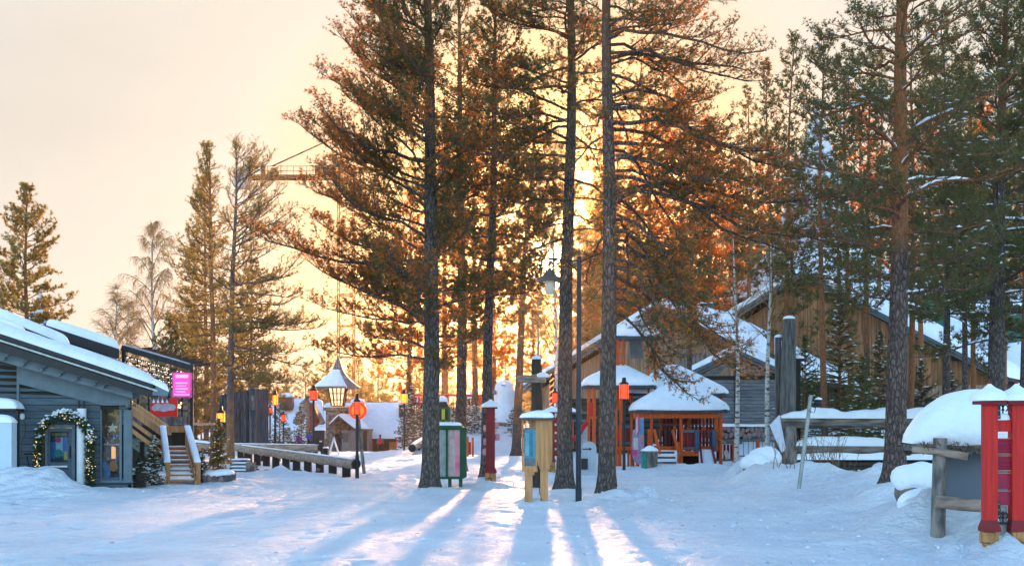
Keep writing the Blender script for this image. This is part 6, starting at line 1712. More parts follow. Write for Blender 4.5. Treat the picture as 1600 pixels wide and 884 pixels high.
# right-hand planked side, tapering to the leg at the bottom
m = MB(); d = (C - B); d.z = 0
def onBC(f_): return B + d * f_
for k in range(4):
    f0, f1 = k / 4 + .008, (k + 1) / 4 - .008
    def low(f_): return zc(735) if .22 <= f_ <= .72 else zc(735) + (.25 - min(f_, 1 - f_)) * .95
    p0, p1 = onBC(f0), onBC(f1)
    m.prism([(p0.x, p0.y, low(f0)), (p1.x, p1.y, low(f1)), (p1.x, p1.y, zc(655)), (p0.x, p0.y, zc(655))], (.02, .035, 0))
m.build('side_boards', PINEW, t)
m = MB(); d2 = (B - A); d2.z = 0
def onAB(f_): return A + d2 * f_
def strip(f0, f1, ya, yb, th=.06, mi=0, off=0.0):
    p0, p1 = onAB(f0), onAB(f1); o = Vector((-.5, -.86, 0)) * off
    m.prism([(p0.x + o.x, p0.y + o.y, zc(yb)), (p1.x + o.x, p1.y + o.y, zc(yb)), (p1.x + o.x, p1.y + o.y, zc(ya)), (p0.x + o.x, p0.y + o.y, zc(ya))], (.02, th, 0), mi)
strip(0, .06, 655, 731); strip(.94, 1, 655, 731); strip(0.06, .94, 655, 668, .05, 0, -.28); strip(0, 1, 728, 737); strip(.06, .94, 657, 728, .03, 0, -.32); strip(.2, .8, 737, 742)
m.build('front_frame', PINEW, t)
m = MB(); strip(.06, .94, 668, 728, .05, 0, -.06); strip(.10, .88, 672, 717, .01, 1, -.045); strip(.50, .62, 673, 715, .012, 2, -.035); strip(.15, .42, 676, 712, .012, 3, -.035)
m.build('screen', [col('screen_bezel', (.16, .19, .22)), mat('screen_blue', (.05, .22, .30), .25, (.04, .16, .24), 3, emit=(.05, .30, .42), estr=.02), col('screen_teal', (.04, .16, .26), .3), col('screen_pale', (.10, .32, .40), .3)], t)
for (f_, which) in ((.45, 0), (.5, 1)):
    p = onAB(f_) if which == 0 else onBC(f_); z0 = G(830, YK) - .2
    MB().box((p.x - .085, p.y - .02, z0), (p.x + .085, p.y + .07, zc(733))).build('leg', PINEW, t)
m = MB(); m.prism([(A.x - .06, A.y - .08, zc(656)), (B.x, B.y - .12, zc(656)), (C.x + .06, C.y - .05, zc(656)), (C.x + .04, C.y + .45, zc(656)), (A.x - .04, A.y + .45, zc(656))], (0, 0, .05)); r_ = m.build('roof', mat('roof_felt', (.10, .09, .085), .9), t)
cc = (A + B + C) / 3; m = MB(); m.radial((cc.x, cc.y + .12, zc(656) + .052), [(.36, 0), (.38, .03), (.33, .09), (.18, .135), (.02, .15)], 20, 3, 0, jit=.1, sx=1.0, sy=.85); m.build('snow_cover', SNOW, r_)
m = MB(); q = onBC(.2); m.tube([(q.x, q.y + .1, zc(737)), (q.x, q.y + .1, zc(770)), (q.x + .06, q.y + .05, zc(786))], .01, 5); m.build('cable', BLACK, t)
# log cross behind the kiosk
t = thing('log_cross', 'dark upright log with a snow-tipped cross log, behind the wooden kiosk', 'signpost', P(839, 772, 34.4))
Yc_ = 34.4; m = MB(); m.tube([P(840, 775, Yc_), P(840, 700, Yc_), P(839.5, 640, Yc_), P(838.5, 575, Yc_), P(838.5, 562, Yc_), P(838.5, 559, Yc_)], [.17, .15, .15, .145, .13, .06], 14); m.build('upright_log', mat('charred_log', (.065, .05, .045), .85, (.03, .025, .02), 5, bump=.5, stretch=(2, 2, .3)), t)
m = MB(); m.tube([P(809, 592, Yc_ - .1), P(852, 591, Yc_ - .25)], [.10, .115], 12); cl_ = m.build('cross_log', LOGW, t)
MB().radial(P(848, 589, Yc_ - .25), [(.16, 0), (.15, .08), (.05, .13)], 10, sx=1.1, sy=.7).build('snow_cover', SNOW, cl_)
MB().radial(P(838.5, 561, Yc_), [(.135, 0), (.12, .07), (.02, .11)], 10).build('snow_cover', SNOW, t)
# post with orange lights wound round it, coloured blobs tree
t = thing('light_wrapped_post', 'thin post wound with orange lights under the left eave of the brown cabin', 'post', P(863, 700, 66))
MB().tube([P(862, 700, 66), P(862, 582, 66)], .07, 8).build('post', BLACKW, t)
m = MB()
m.tube([P(862 + 2.6 * math.cos(k * .9), 700 - k * 1.3, 66 + .1 * math.sin(k * .9)) for k in range(90)], .03, 5); m.build('light_string', mat('orange_rope_light', (.9, .25, .05), .5, False, emit=(1, .22, .04), estr=.5), t)
# ------------------------------------------------------------------ lamp post with pendant shade
t = thing('street_lamp', 'tall black lamp post with a wide pendant shade hanging in front of the sun', 'street lamp', P(904, 787, 27.9))
Yl = 27.9; m = MB(); m.tube([P(904, 792, Yl), P(904, 640, Yl), P(905, 401, Yl)], [.062, .058, .045], 12); m.tube([P(904, 790, Yl), P(904, 762, Yl)], .07, 12); m.build('post', mat('blue_black_metal', (.018, .028, .045), .4, metal=.3), t)
m = MB(); m.tube([P(906, 407, Yl), P(880, 406, Yl - .1), P(858, 404, Yl - .2)], .022, 8); m.tube([P(905, 425, Yl), P(885, 408, Yl - .08)], .015, 6); m.build('arm', BLACK, t)
c = P(859, 437, Yl - .2); k = Yl / F
m = MB(); m.radial(c, [(22.5 * k, -1.2 * k), (22.5 * k, .6 * k), (17 * k, 3 * k), (10 * k, 6 * k), (8.5 * k, 9 * k), (7 * k, 13 * k), (3 * k, 16 * k), (1.2 * k, 17 * k), (1 * k, 33 * k)], 24); m.build('shade', mat('brown_enamel', (.10, .07, .055), .4), t)
m = MB(); m.radial(P(859, 459, Yl - .2), [(3 * k, 0), (6.2 * k, 1 * k), (7 * k, 20 * k), (6 * k, 22 * k)], 14); m.build('glass', mat('lamp_glass', (.55, .45, .35), .3, False), t)
# ------------------------------------------------------------------ playground
GA = mat('blue_grey_board', (.10, .15, .19), .7)
GB = mat('slate_blue_panel', (.05, .10, .19), .6)
Yp = 52.0
def bars(t, name, lst, m_, Y=Yp, d=.1):
    for (x0, y0, x1, y1) in lst: MB().pbox(x0, y0, x1, y1, Y, d).build(name, m_, t)
def hip(t, A_, hw, hd, ye, ya, Y, seed, p=5, st=.27, flat=.12, px=0):
    "square snow-laden hip roof"
    k = Y / F; c = P(px, ye, Y + hd); h = (ye - ya) * k - st
    m = MB(); m.radial(c, [(hw, -.12), (hw, -.02), (hw * flat, h)], 4, 2, 0, smooth=False)
    # square plan via superellipse
    m = MB(); m.radial(c, [(hw, -.10), (hw, 0), (hw * flat, h), ], 28, 7, 0, smooth=False, sy=hd / hw); r_ = m.build('roof', mat('roof_boards_dark', (.06, .08, .09), .8), t)
    m = MB(); s_ = st
    prof = [(hw * 1.01, .0), (hw * 1.02, s_ * .25), (hw * 1.0, s_ * .6), (hw * .94, s_ * .95 + h * .05), (hw * .75, s_ * 1.05 + h * .25), (hw * .5, s_ * 1.08 + h * .52), (hw * .28, s_ * 1.05 + h * .78), (hw * flat, s_ + h * .96), (.02, s_ * 1.02 + h)]
    m.radial(c, prof, 36, p, 0, jit=.06, seed=seed, sy=hd / hw); m.build('snow_cover', SNOW, r_)
PLY = 'playground towers and houses'
# front house
t = thing('play_house', 'orange play house with red back wall, steps and slide under the front snow hip roof', 'playhouse', P(1060, 728, Yp), PLY)
hip(t, 0, 2.0, 1.35, 641, 590, Yp - .4, 3, px=1060)
bars(t, 'corner_post', [(994, 644, 999, 728), (1016, 650, 1020, 728), (1116.5, 645, 1122, 705), (1124, 650, 1129, 728), (1062, 650, 1066, 690)], ORANGE)
bars(t, 'beam', [(990, 645, 1121, 653)], ORANGE, Yp - .12, .1)
for i in range(17):
    MB().pbox(1030 + i * 5.6, 652, 1034.2 + i * 5.6, 702 - (i % 3), Yp + 1.7, .05).build('back_board', DKRED if i % 4 else ORANGE, t)
bars(t, 'back_rail', [(1020, 662, 1120, 664), (1020, 690, 1120, 693)], GA, Yp + 1.65, .05)
m = MB(); m.pbox(1020, 697, 1124, 703, Yp + .1, 1.7); m.build('floor', ORANGE, t)
bars(t, 'rail_post', [(1012, 670, 1016, 720), (1064, 665, 1067, 728), (1058.5, 690, 1063.5, 729)], ORANGE, Yp - .35, .1)
m = MB(); m.bar(P(1022, 671, Yp - .3), P(1031, 708, Yp - .9), .08, .12); m.bar(P(1051, 672, Yp - .3), P(1062, 712, Yp - .9), .08, .12); m.build('stair_rail', ORANGE, t)
for i in range(9): MB().pbox(1032 + i * 3.2, 672, 1034.2 + i * 3.2, 700, Yp + .9, .04).build('inner_board', BLACKW if i % 2 else DKRED, t)
m = MB(); m.pbox(1041, 668, 1045, 704, Yp + .3, .3); m.build('dark_post', BLACKW, t)
for i, y_ in enumerate((705, 713, 721)):
    s_ = MB().pbox(1029 - i * .5, y_, 1054 + i * 1.5, y_ + 3.2, Yp - .25 - i * .22, .24).build('step', GREYWH, t)
    a, b = P(1029 - i * .5, y_ - .2, Yp - .25 - i * .22), P(1054 + i * 1.5, y_ - .2, Yp - .25 - i * .22)
    MB().snow(a, b, b + Vector((0, .2, 0)), a + Vector((0, .2, 0)), .05, 8, 4, seed=i).build('snow_cover', SNOW, s_)
bars(t, 'red_slat', [(1067 + i * 5.3, 675, 1071.3 + i * 5.3, 698) for i in range(4)], DKRED, Yp - .15, .04)
bars(t, 'grey_rail', [(1066, 671, 1088, 675.5), (1066, 698, 1088, 701.5)], GA, Yp - .2, .06)
bars(t, 'orange_plinth', [(1064, 704, 1092, 712)], ORANGE, Yp - .2, .08)
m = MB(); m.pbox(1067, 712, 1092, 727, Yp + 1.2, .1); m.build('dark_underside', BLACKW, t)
for (x0, x1) in ((1086, 1092.5), (1113, 1119)): MB().pbox(x0, 671, x1, 705, Yp - .3, .6).build('slide_side', GB, t)
MB().pbox(1092.5, 671, 1113, 674, Yp - .28, .06).build('slide_lintel', DKRED, t)
bars(t, 'slide_back_slat', [(1093 + i * 5.2, 674, 1096 + i * 5.2, 700) for i in range(4)], DKRED, Yp + 1.2, .05)
m = MB(); a, b = P(1094, 702, Yp - .3), P(1112, 702, Yp - .3); c_, d_ = P(1118, 729, Yp - 1.5), P(1097, 729, Yp - 1.5)
m.prism([a, b, c_, d_], (0, 0, -.05)); sl_ = m.build('slide', mat('slide_steel', (.45, .5, .55), .3, metal=.3), t)
MB().snow(a, b, c_, d_, .04, 8, 10, seed=1).build('snow_cover', SNOW, sl_)
m = MB(); m.bar(a + Vector((0, 0, .08)), d_ + Vector((0, 0, .12)), .06, .22); m.bar(b + Vector((0, 0, .08)), c_ + Vector((0, 0, .12)), .06, .22); m.build('slide_edge', DKRED, t)
# colourful shaped panel
t2 = thing('painted_board', 'tall curved pink, lilac and blue painted board at the left end of the play house', 'painted board', P(998, 728, Yp - .6))
m = MB(); Yq = Yp - .6
def pp_(pts, mi, off=0.0): m.prism([P(x_, y_, Yq - off) for x_, y_ in pts], (0, .05 if off == 0 else .008, 0), mi)
pp_([(989, 672), (994, 668), (1000, 652), (1006, 652), (1007, 725), (994, 724), (989, 716), (987, 700)], 0)
pp_([(989, 672), (996, 668), (997, 690), (989, 697)], 1, .012); pp_([(996, 648), (1000, 650), (1001, 668), (996, 683), (994, 672)], 2, .024)
pp_([(1000, 655), (1006, 655), (1006, 680), (1003, 687), (1000, 678)], 3, .026); pp_([(993, 655), (996, 650), (997, 674), (994, 681)], 4, .036)
pp_([(990, 684), (997, 684), (997, 702), (990, 702)], 4, .014); pp_([(987, 702), (996, 702), (995, 712), (989, 711)], 2, .013); pp_([(1002, 679), (1005.5, 679), (1004, 690)], 5, .038)
m.build('panel', [col('panel_lilac', (.36, .24, .38)), col('panel_slate', (.22, .27, .38)), col('panel_pink', (.62, .06, .22)), col('panel_sky', (.08, .30, .50)), col('panel_white', (.6, .6, .62)), col('panel_orange', (.7, .28, .04))], t2)
# left wing
t = thing('play_bridge', 'red and orange railed play bridge between the two snowy play towers', 'play bridge', P(975, 728, Yp + .6), PLY); Y_ = Yp + .6
bars(t, 'post', [(961, 640, 965, 728), (968, 600, 971.5, 728), (985, 650, 989, 728), (953, 640, 957, 728)], ORANGE, Y_)
bars(t, 'grey_rail', [(955, 664, 996, 668.5), (955, 690, 996, 694.5)], GA, Y_ + .1, .05)
bars(t, 'red_slat', [(972.5 + i * 5.2, 669, 976.6 + i * 5.2, 690) for i in range(4)], DKRED, Y_ + .12, .04)
bars(t, 'red_panel', [(957, 669, 970, 689)], REDP, Y_ + .05, .03)
bars(t, 'orange_plinth', [(955, 697, 996, 703)], ORANGE, Y_ + .05, .08)
bars(t, 'lower_slat', [(958 + i * 7.4, 704, 961.5 + i * 7.4, 728) for i in range(5)], ORANGE, Y_ + .1, .05)
# middle play house behind: second hip
t = thing('play_tower', 'rear play tower with a broad snow hip roof, right behind the front one', 'playhouse', P(1080, 728, Yp + 4), PLY)
hip(t, 0, 2.3, 1.7, 616, 568, Yp + 3.2, 7, px=1052)
bars(t, 'corner_post', [(1124, 618, 1129, 700), (985, 618, 989, 700), (1060, 618, 1064, 660)], ORANGE, Yp + 4)
t = thing('play_tower', 'tall narrow play tower with a small snowy hip roof above the others', 'playhouse', P(990, 728, Yp + 2), PLY)
hip(t, 0, 1.10, 1.0, 527, 496, Yp + 1.6, 9, st=.30, px=997, flat=.3)
bars(t, 'corner_post', [(963, 527, 968, 640), (972, 527, 975.5, 660), (1022, 527, 1026, 640), (1012, 527, 1015, 640)], ORANGE, Yp + 2.2)
bars(t, 'cross_rail', [(961, 566, 976, 568.5), (963, 598, 1024, 601)], ORANGE, Yp + 2.15, .06)
m = MB(); m.prism([P(983, 530, Yp + 3), P(1002, 530, Yp + 3), P(1004, 560, Yp + 3), P(985, 560, Yp + 3)], (0, .05, 0)); m.build('pale_panel', BLUEP2, t)
t = thing('play_tower', 'left play tower with orange twin posts and a snow roof, between the two big trunks', 'playhouse', P(925, 728, Yp + 1.5), PLY)
hip(t, 0, 1.55, 1.3, 603, 566, Yp + 1.2, 12, px=966)
bars(t, 'corner_post', [(917.5, 604, 922, 694), (925.5, 604, 931, 716)], ORANGE, Yp + 1.5)
bars(t, 'rail', [(917, 650, 932, 654)], ORANGE, Yp + 1.42, .05); bars(t, 'rail', [(895, 655, 918, 659), (895, 643, 918, 646)], GA, Yp + 1.5, .05)
bars(t, 'red_panel', [(919.5, 628, 927, 650)], REDP, Yp + 1.46, .03); bars(t, 'orange_post', [(893, 656, 896.5, 700)], ORANGE, Yp + 1.4)
m = MB(); m.tube([P(917, 660, Yp + 1.0), P(910, 668, Yp + .8), P(903, 680, Yp + .4), P(896, 686, Yp + .1), P(886, 689, Yp)], [.10, .10, .10, .09, .08], 8); m.build('slide_rim', REDP, t)
m = MB(); m.prism([P(918, 663, Yp + 1.1), P(918, 700, Yp + 1.1), P(908, 703, Yp + 1.0), P(906, 684, Yp + .8)], (0, .08, 0)); m.build('slide_side', mat('pale_slide_panel', (.50, .52, .56), .5), t)
# low fence at the right with a cat shape
t = thing('playground_fence', 'low grey and red playground fence with a pale animal cut-out and orange posts', 'fence', P(1150, 722, Yp + .3)); Y_ = Yp + .3
bars(t, 'rail', [(1119, 687, 1160, 693.5), (1119, 716, 1148, 720)], GA, Y_ - .05, .05)
bars(t, 'red_slat', [(1119.5 + i * 5.4, 694, 1123.6 + i * 5.4, 716) for i in range(5)], DKRED, Y_ + .02, .04)
bars(t, 'grey_slat', [(1124, 693, 1128, 718)], GA, Y_ - .09, .03)
bars(t, 'post', [(1145, 685, 1149.5, 722), (1181.5, 687, 1187, 712), (1211, 688, 1215, 714)], ORANGE, Y_ - .1)
bars(t, 'wire_rail', [(1150, 687, 1214, 689.5), (1150, 711, 1214, 713)], GA, Y_ + .05, .05)
bars(t, 'wire', [(1154 + i * 7.5, 689, 1154.8 + i * 7.5, 712) for i in range(8)], GA, Y_ + .06, .02)
an = [(1133.5, 718), (1133, 713), (1131, 709), (1132, 704), (1134, 702), (1133.5, 697), (1134.5, 696), (1135.5, 702), (1138, 705), (1140, 710), (1140, 715), (1137, 718), (1136, 715), (1135, 715), (1135.2, 718)]
m = MB(); m.prism([P(x_, y_, Y_ - .10) for x_, y_ in an], (0, .02, 0)); m.build('animal_cutout', mat('pale_board', (.55, .55, .52), .6), t)
m = MB(); m.bar(P(1122, 685, Y_ - .3), P(1134, 692, Y_ - .9), .05, .05); m.build('loose_stick', PINEW, t)
# litter bin
t = thing('litter_bin', 'wooden-slatted litter bin with a teal side and snowy lid in front of the play house', 'litter bin', PG(1014.5, 49.0))
c = P(1014.5, 733, 49.0); m = MB()
for k in range(14):
    a = k * 2 * PI / 14; q = (c.x + .30 * math.cos(a), c.y + .30 * math.sin(a)); d_ = (-math.sin(a) * .06, math.cos(a) * .06)
    r1_ = 1.08
    m.prism([(q[0] - d_[0], q[1] - d_[1], c.z - .1), (q[0] + d_[0], q[1] + d_[1], c.z - .1), (c.x + (q[0] + d_[0] - c.x) * r1_, c.y + (q[1] + d_[1] - c.y) * r1_, c.z + .66), (c.x + (q[0] - d_[0] - c.x) * r1_, c.y + (q[1] - d_[1] - c.y) * r1_, c.z + .66)], (-.02 * math.cos(a), -.02 * math.sin(a), 0), 1 if 7 <= k <= 9 else 0)
m.build('body', [GREYW, mat('teal_paint', (.02, .32, .26), .5)], t)
m = MB(); m.radial((c.x, c.y, c.z + .64), [(.35, 0), (.36, .06), (.22, .13), (.05, .15)], 14); ld_ = m.build('lid', GREYW, t)
m = MB(); m.radial((c.x, c.y, c.z + .68), [(.35, 0), (.34, .06), (.26, .12), (.17, .15), (.14, .19), (.02, .22)], 14, jit=.15); m.build('snow_cover', SNOW, ld_)
# grey arched board with an arrow
t = thing('arrow_board', 'pale grey arched sign board with a black arrow, between lamp post and right-hand big trunk', 'sign', P(921, 742, 43))
m = MB(); pts = [P(909, 742, 43), P(932, 742, 43)] + [P(920.5 + 11.5 * math.cos(u), 700 - 11 * math.sin(u), 43) for u in np.linspace(0, PI, 12)]; m.prism(pts, (0, .12, 0)); m.build('board', mat('pale_grey_board', (.40, .46, .54), .6, (.34, .40, .48), 3), t)
m = MB(); m.prism([P(910, 700.2, 42.98), P(921, 700.2, 42.98), P(921, 698.5, 42.98), P(925, 701, 42.98), P(921, 703.5, 42.98), P(921, 701.8, 42.98), P(910, 701.8, 42.98)], (0, .015, 0)); m.build('arrow', BLACK, t)
MB().pbox(908, 716, 918.5, 733, 42.9, .08).build('black_plate', BLACK, t)
m = MB(); m.snow(P(909, 689.5, 43), P(932, 689.5, 43), P(932, 689.5, 43) + Vector((0, .14, 0)), P(909, 689.5, 43) + Vector((0, .14, 0)), .04, 10, 4)
# second red gate behind the left big trunk
def red_gate(name, label, px0, px1, Y, ybase, ytop, w_, group, curls=False):
    k = Y / F; c0, c1 = P(px0, ybase, Y), P(px1, ybase, Y); H = (ybase - ytop) * k
    t = thing(name, label, 'gate', (c0 + c1) / 2, group)
    hb = .33
    totem(t, c0, H, w_, hb, w_ * 1.45, mp=REDP if curls else DKRED); totem(t, c1, H, w_, hb, w_ * 1.45, mp=REDP if curls else DKRED)
    return t, c0, c1, H
t, c0, c1, H = red_gate('totem_gate', 'dark red ladder-like totem gate half hidden by the big trunk left of the lamp post', 862, 888, 47.5, 735, 644, .22, 'totem gates')
for i in range(5):
    z = c0.z + .55 + i * .30; MB().box((c0.x - .25 if False else c0.x - .02, c0.y - .16, z), (c1.x, c0.y - .12, z + .22)).build('panel', DKRED, t)
    m = MB(); m.radial((c0.x - .17, c0.y - .10, z + .02), [(.07, 0), (.10, .03), (.10, .15), (.07, .18)], 10); m.build('disc', DKRED, t)
# ------------------------------------------------------------------ big red totem gate at the right edge
Yg = 17.1; t, c0, c1, H = red_gate('totem_gate', 'bright red double totem gate with snow-capped posts at the right edge', 1546, 1588, Yg, 868, 628, .165, 'totem gates', True)
c1.y -= .0
k = Yg / F
def gz(py): return P(0, py, Yg).z
xa, xb = c0.x + .083, c1.x - .083
MB().box((xa, Yg - .03, gz(674)), (xb, Yg + .05, gz(656))).build('crossbeam', REDP, t)
MB().snow((xa + .01, Yg - .03, gz(655.6)), (xb - .01, Yg - .03, gz(655.6)), (xb - .01, Yg + .05, gz(655.6)), (xa + .01, Yg + .05, gz(655.6)), .085, 8, 6, seed=2).build('snow_cover', SNOW, t)
CRIM = mat('crimson_paint', (.36, .012, .05), .45, (.28, .01, .04), 4); GOLD = mat('pale_edge', (.5, .28, .14), .6)
for (y0, y1, rib) in ((685, 708, True), (712, 734, True)):
    b_ = MB(); b_.box((xa - .0, Yg - .02, gz(y1)), (xb, Yg + .015, gz(y0)), 0)
    for j in range(5):
        yy = y0 + 3 + j * (y1 - y0 - 6) / 4; b_.tube([(xa + .02, Yg - .022, gz(yy)), (xb, Yg - .022, gz(yy))], .011, 8, 0)
    b_.box((xa, Yg - .03, gz(y0)), (xb, Yg + .02, gz(y0) + .008), 1); b_.box((xa, Yg - .03, gz(y1) - .008), (xb, Yg + .02, gz(y1)), 1); b_.box((xa - .004, Yg - .032, gz(y1)), (xa + .008, Yg + .02, gz(y0)), 1)
    b_.build('ribbed_panel', [CRIM, GOLD], t)
for (y0, y1) in ((739, 763), (767, 789)):
    b_ = MB(); b_.box((xa, Yg - .02, gz(y1)), (xb, Yg + .01, gz(y0)), 0); b_.box((xa, Yg - .022, gz(y0)), (xb, Yg + .012, gz(y0) + .007), 1); b_.build('flat_panel', [CRIM, GOLD], t)
def curl(cx_, cz_, s_, r_):
    return [Vector((cx_ + s_ * r_ * math.cos(u) , Yg - .0, cz_ + r_ * 1.35 * math.sin(u))) for u in np.linspace(-PI * .5, PI * 1.3, 16)]
for (yy, px_) in ((637, 1567), (805, 1567)):
    q = P(px_, yy, Yg)
    m = MB(); m.tube(curl(q.x - .035, q.z, -1, .030), .009, 6); m.tube(curl(q.x + .035, q.z, 1, .030), .009, 6); m.bar((q.x, Yg, q.z - .10), (q.x, Yg, q.z + .06), .016, .016); m.bar((q.x - .07, Yg, q.z - .10), (q.x + .09, Yg, q.z - .10), .014, .03)
    m.build('iron_curl', BLACK, t)
for yy in (641, 796):
    q = P(1558, yy, Yg - .04); m = MB(); m.box((q.x - .06, q.y - .03, q.z - .11), (q.x + .035, q.y - .01, q.z + .11))
    for dz_ in (-.08, 0, .08):
        m.radial((q.x + .01, q.y - .035, q.z + dz_), [(.0, -.012), (.012, 0), (.0, .012)], 6, mi=1)
    m.build('hinge_plate', [BLACK, STEEL], t)
MB().pbox(1562, 646, 1592, 651, Yg + .06, .03).build('steel_strip', STEEL, t); MB().pbox(1562, 790, 1574, 836, Yg + .05, .02).build('steel_strip', STEEL, t)
# ------------------------------------------------------------------ snow-roofed notice shelter
t = thing('notice_shelter', 'notice shelter with a rounded thatch roof buried in snow, behind the red totem gate', 'shelter', P(1500, 850, 19))
Yn = 19.0
q = P(1465, 850, 18.6); top = P(1469, 700, 18.6)
MB().tube([(q.x, q.y, q.z - .3), q, (top.x, top.y, top.z + .15)], [.115, .108, .10], 12).build('post', GREYW, t)
q = P(1582, 840, 19.6); MB().tube([(q.x, q.y, q.z - .3), (q.x, q.y, P(0, 700, 19.6).z)], [.11, .10], 12).build('post', GREYW, t)
MB().pbox(1474, 704, 1596, 781, Yn, .05).build('notice_board', mat('blank_grey_board', (.12, .145, .18), .7, (.10, .125, .155), 1.5), t)
m = MB(); m.tube([P(1462, 783, 18.42), P(1500, 787, 18.35), P(1560, 792, 18.3)], [.088, .095, .09], 12); lw = m.build('lower_log', LOGW, t)
a, b = P(1463, 778, 18.42), P(1560, 786, 18.3); snow_on(a, b, .10, .03, lw, 3, .0)
# thatch body: swept dome
m = MB(); rows = 14; cols = 26; vs = []
# roof axis along x, from left end px 1425 to beyond frame; profile arch across depth
xl_, xr_ = P(1424, 0, 19).x, P(1600, 0, 19).x
def sroof(u, v, off=0):
    # u 0..1 along x, v 0..1 from front eave over ridge to back eave
    x = xl_ + (xr_ - xl_) * u
    endr = (1 - (1 - min(1, u / .62)) ** 2.1) ** .62 if u < .62 else 1.0
    endr *= 1 - .40 * max(0, (u - .62) / .38) ** 1.8
    zt_ = P(0, 604, 19.3).z - .05; zb_ = P(0, 697, 18.5).z + .02
    a_ = PI * (v); dy = -math.cos(a_) * (.78 * (.35 + .65 * endr)); z = zb_ + (zt_ - zb_) * endr * math.sin(a_) ** .75
    n_ = off * (.25 + .75 * math.sin(a_))
    return (x - (off * .25 if u < .02 else 0), 19.25 + dy - (off * .3 if v < .5 else -off * .3) * abs(math.cos(a_)), z + n_)
for lay, (off, mt) in enumerate(((-.10, 'thatch'), (0.0, 'snow'))):
    m = MB(); vs = []
    for i in range(cols + 1):
        for j in range(rows + 1):
            p_ = sroof(i / cols, j / rows, off); g = float(vnoise(p_[0] * 4, p_[2] * 5 + j, 3)) * .06 + float(vnoise(p_[0] * 1.6, p_[1] * 2, 5)) * .10
            vs.append((p_[0], p_[1] - (g if lay else g * .3), p_[2] + (g if lay else 0) - (.0 if lay else .07)))
    W_ = rows + 1
    fs = [(i * W_ + j, (i + 1) * W_ + j, (i + 1) * W_ + j + 1, i * W_ + j + 1) for i in range(cols) for j in range(rows)]
    fs.append(tuple(range(W_))); fs.append(tuple(range(cols * W_, cols * W_ + W_))[::-1])
    for i in range(cols): fs.append((i * W_, i * W_ + rows, (i + 1) * W_ + rows, (i + 1) * W_))
    m.add(vs, fs, 0, True)
    if lay: m.build('snow_cover', SNOW, th_)
    else:
        rg = random.Random(3)
        for k in range(420):
            u = rg.random() ** .9; x, y_, z = sroof(u, .0, -.06); m.bar((x + rg.uniform(-.04, .04), y_ + rg.uniform(0, .15), z - .02), (x + rg.uniform(-.10, .04), y_ - rg.uniform(.0, .09), z - rg.uniform(.02, .13)), .008, .008)
        th_ = m.build('thatch', mat('grey_thatch', (.24, .20, .16), .95, (.12, .10, .08), 12, bump=.6, bscale=30), t)
m = MB(); m.tube([P(1425, 702, 18.62), P(1470, 706, 18.5), P(1512, 713, 18.42)], [.045, .055, .06], 10); m.build('eave_log', LOGW, t); MB().tube([P(1510, 712.7, 18.42), P(1513, 713.2, 18.40)], [.048, .046], 10).build('log_end', BLACKW, t)
m = MB(); rg = random.Random(8)
for k in range(40):
    px = rg.choice([rg.uniform(1440, 1465), rg.uniform(1485, 1512)]); m.bar(P(px, rg.uniform(688, 700), 18.4), P(px + rg.uniform(-8, 8), rg.uniform(690, 704), 18.36), .007, .007)
m.build('twigs', TWIG, t)['kind'] = 'stuff'
# snow-covered rocks left of the shelter
for k, (px, py, Yr, s_, lab) in enumerate(((1440, 750, 22.5, .46, 'large snow-covered boulder left of the notice shelter post'), (1436, 782, 21.0, .34, 'reddish boulder with snow under the notice shelter, lower one'), (1424, 796, 20.0, .22, 'small rock at the foot of the snowy boulders'),
                                 (1180, 725, 38.3, .42, 'snow-topped rock at the left end of the log rail fence'), (1195, 715, 39.5, .5, 'bigger snow-topped rock right behind the other at the fence end'), (1168, 742, 37.5, .2, 'small dark rock low in the bank before the fence end'),
                                 (1452, 800, 20.4, .25, 'low rock beside the notice shelter post'))):
    c = P(px, py, Yr); t = thing('snowy_rock', lab, 'rock', c, 'snow-covered rocks')
    m = MB(); m.radial((c.x, c.y, c.z - s_ * .6), [(s_ * .7, -.3), (s_, 0), (s_ * .95, s_ * .5), (s_ * .55, s_ * .9), (.02, s_)], 16, 2.3, k, jit=.35, seed=k); m.build('stone', mat('reddish_rock', (.24, .16, .13), .9, (.12, .10, .10), 4, bump=.6, bscale=12), t)
    m = MB(); m.radial((c.x, c.y, c.z - s_ * .6), [(s_ * .95, s_ * .28), (s_ * 1.06, s_ * .38), (s_ * 1.08, s_ * .58), (s_ * 1.02, s_ * .80), (s_ * .88, s_ * 1.0), (s_ * .68, s_ * 1.16), (s_ * .42, s_ * 1.28), (s_ * .2, s_ * 1.34), (.02, s_ * 1.36)], 30, 2.1, k, jit=.28, seed=k + 2); m.build('snow_cover', SNOW, t)
# ------------------------------------------------------------------ heavy log rail fence with timber posts
t = thing('heavy_log_fence', 'heavy weathered log rail fence with thick snow on each rail', 'fence', P(1330, 750, 41)); Yf = 41.0
for (y0, y1, x0, x1, st_, sd__) in ((650, 668, 1217, 1476, .34, 3), (693, 708, 1240, 1476, .36, 8)):
    K = 14; ya = (y0 + y1) / 2; r_ = (y1 - y0) / 2 * Yf / F
    m = MB(); m.tube([P(x0 + (x1 - x0) * k / K, ya + 1.2 * math.sin(k * 1.3) + k * .1, Yf) for k in range(K + 1)], [r_ * (1 + .06 * math.sin(k * 2.1)) for k in range(K + 1)], 14)
    lg = m.build('rail_log', GREYWH, t)
    a, b = P(x0 + 2, y0 + 3, Yf), P(x1, y0 + 4, Yf); m = MB(); r2 = Vector((0, r_ * 1.1, 0)); m.snow(a - r2, b - r2, b + r2, a + r2, st_ * .9, 60, 8, seed=sd__, amp=.75, pw=8); m.build('snow_cover', SNOW, lg)
m = MB(); m.pbox(1240, 718, 1476, 730, Yf + .2, .3); m.build('ledge_log', BLACKW, t)
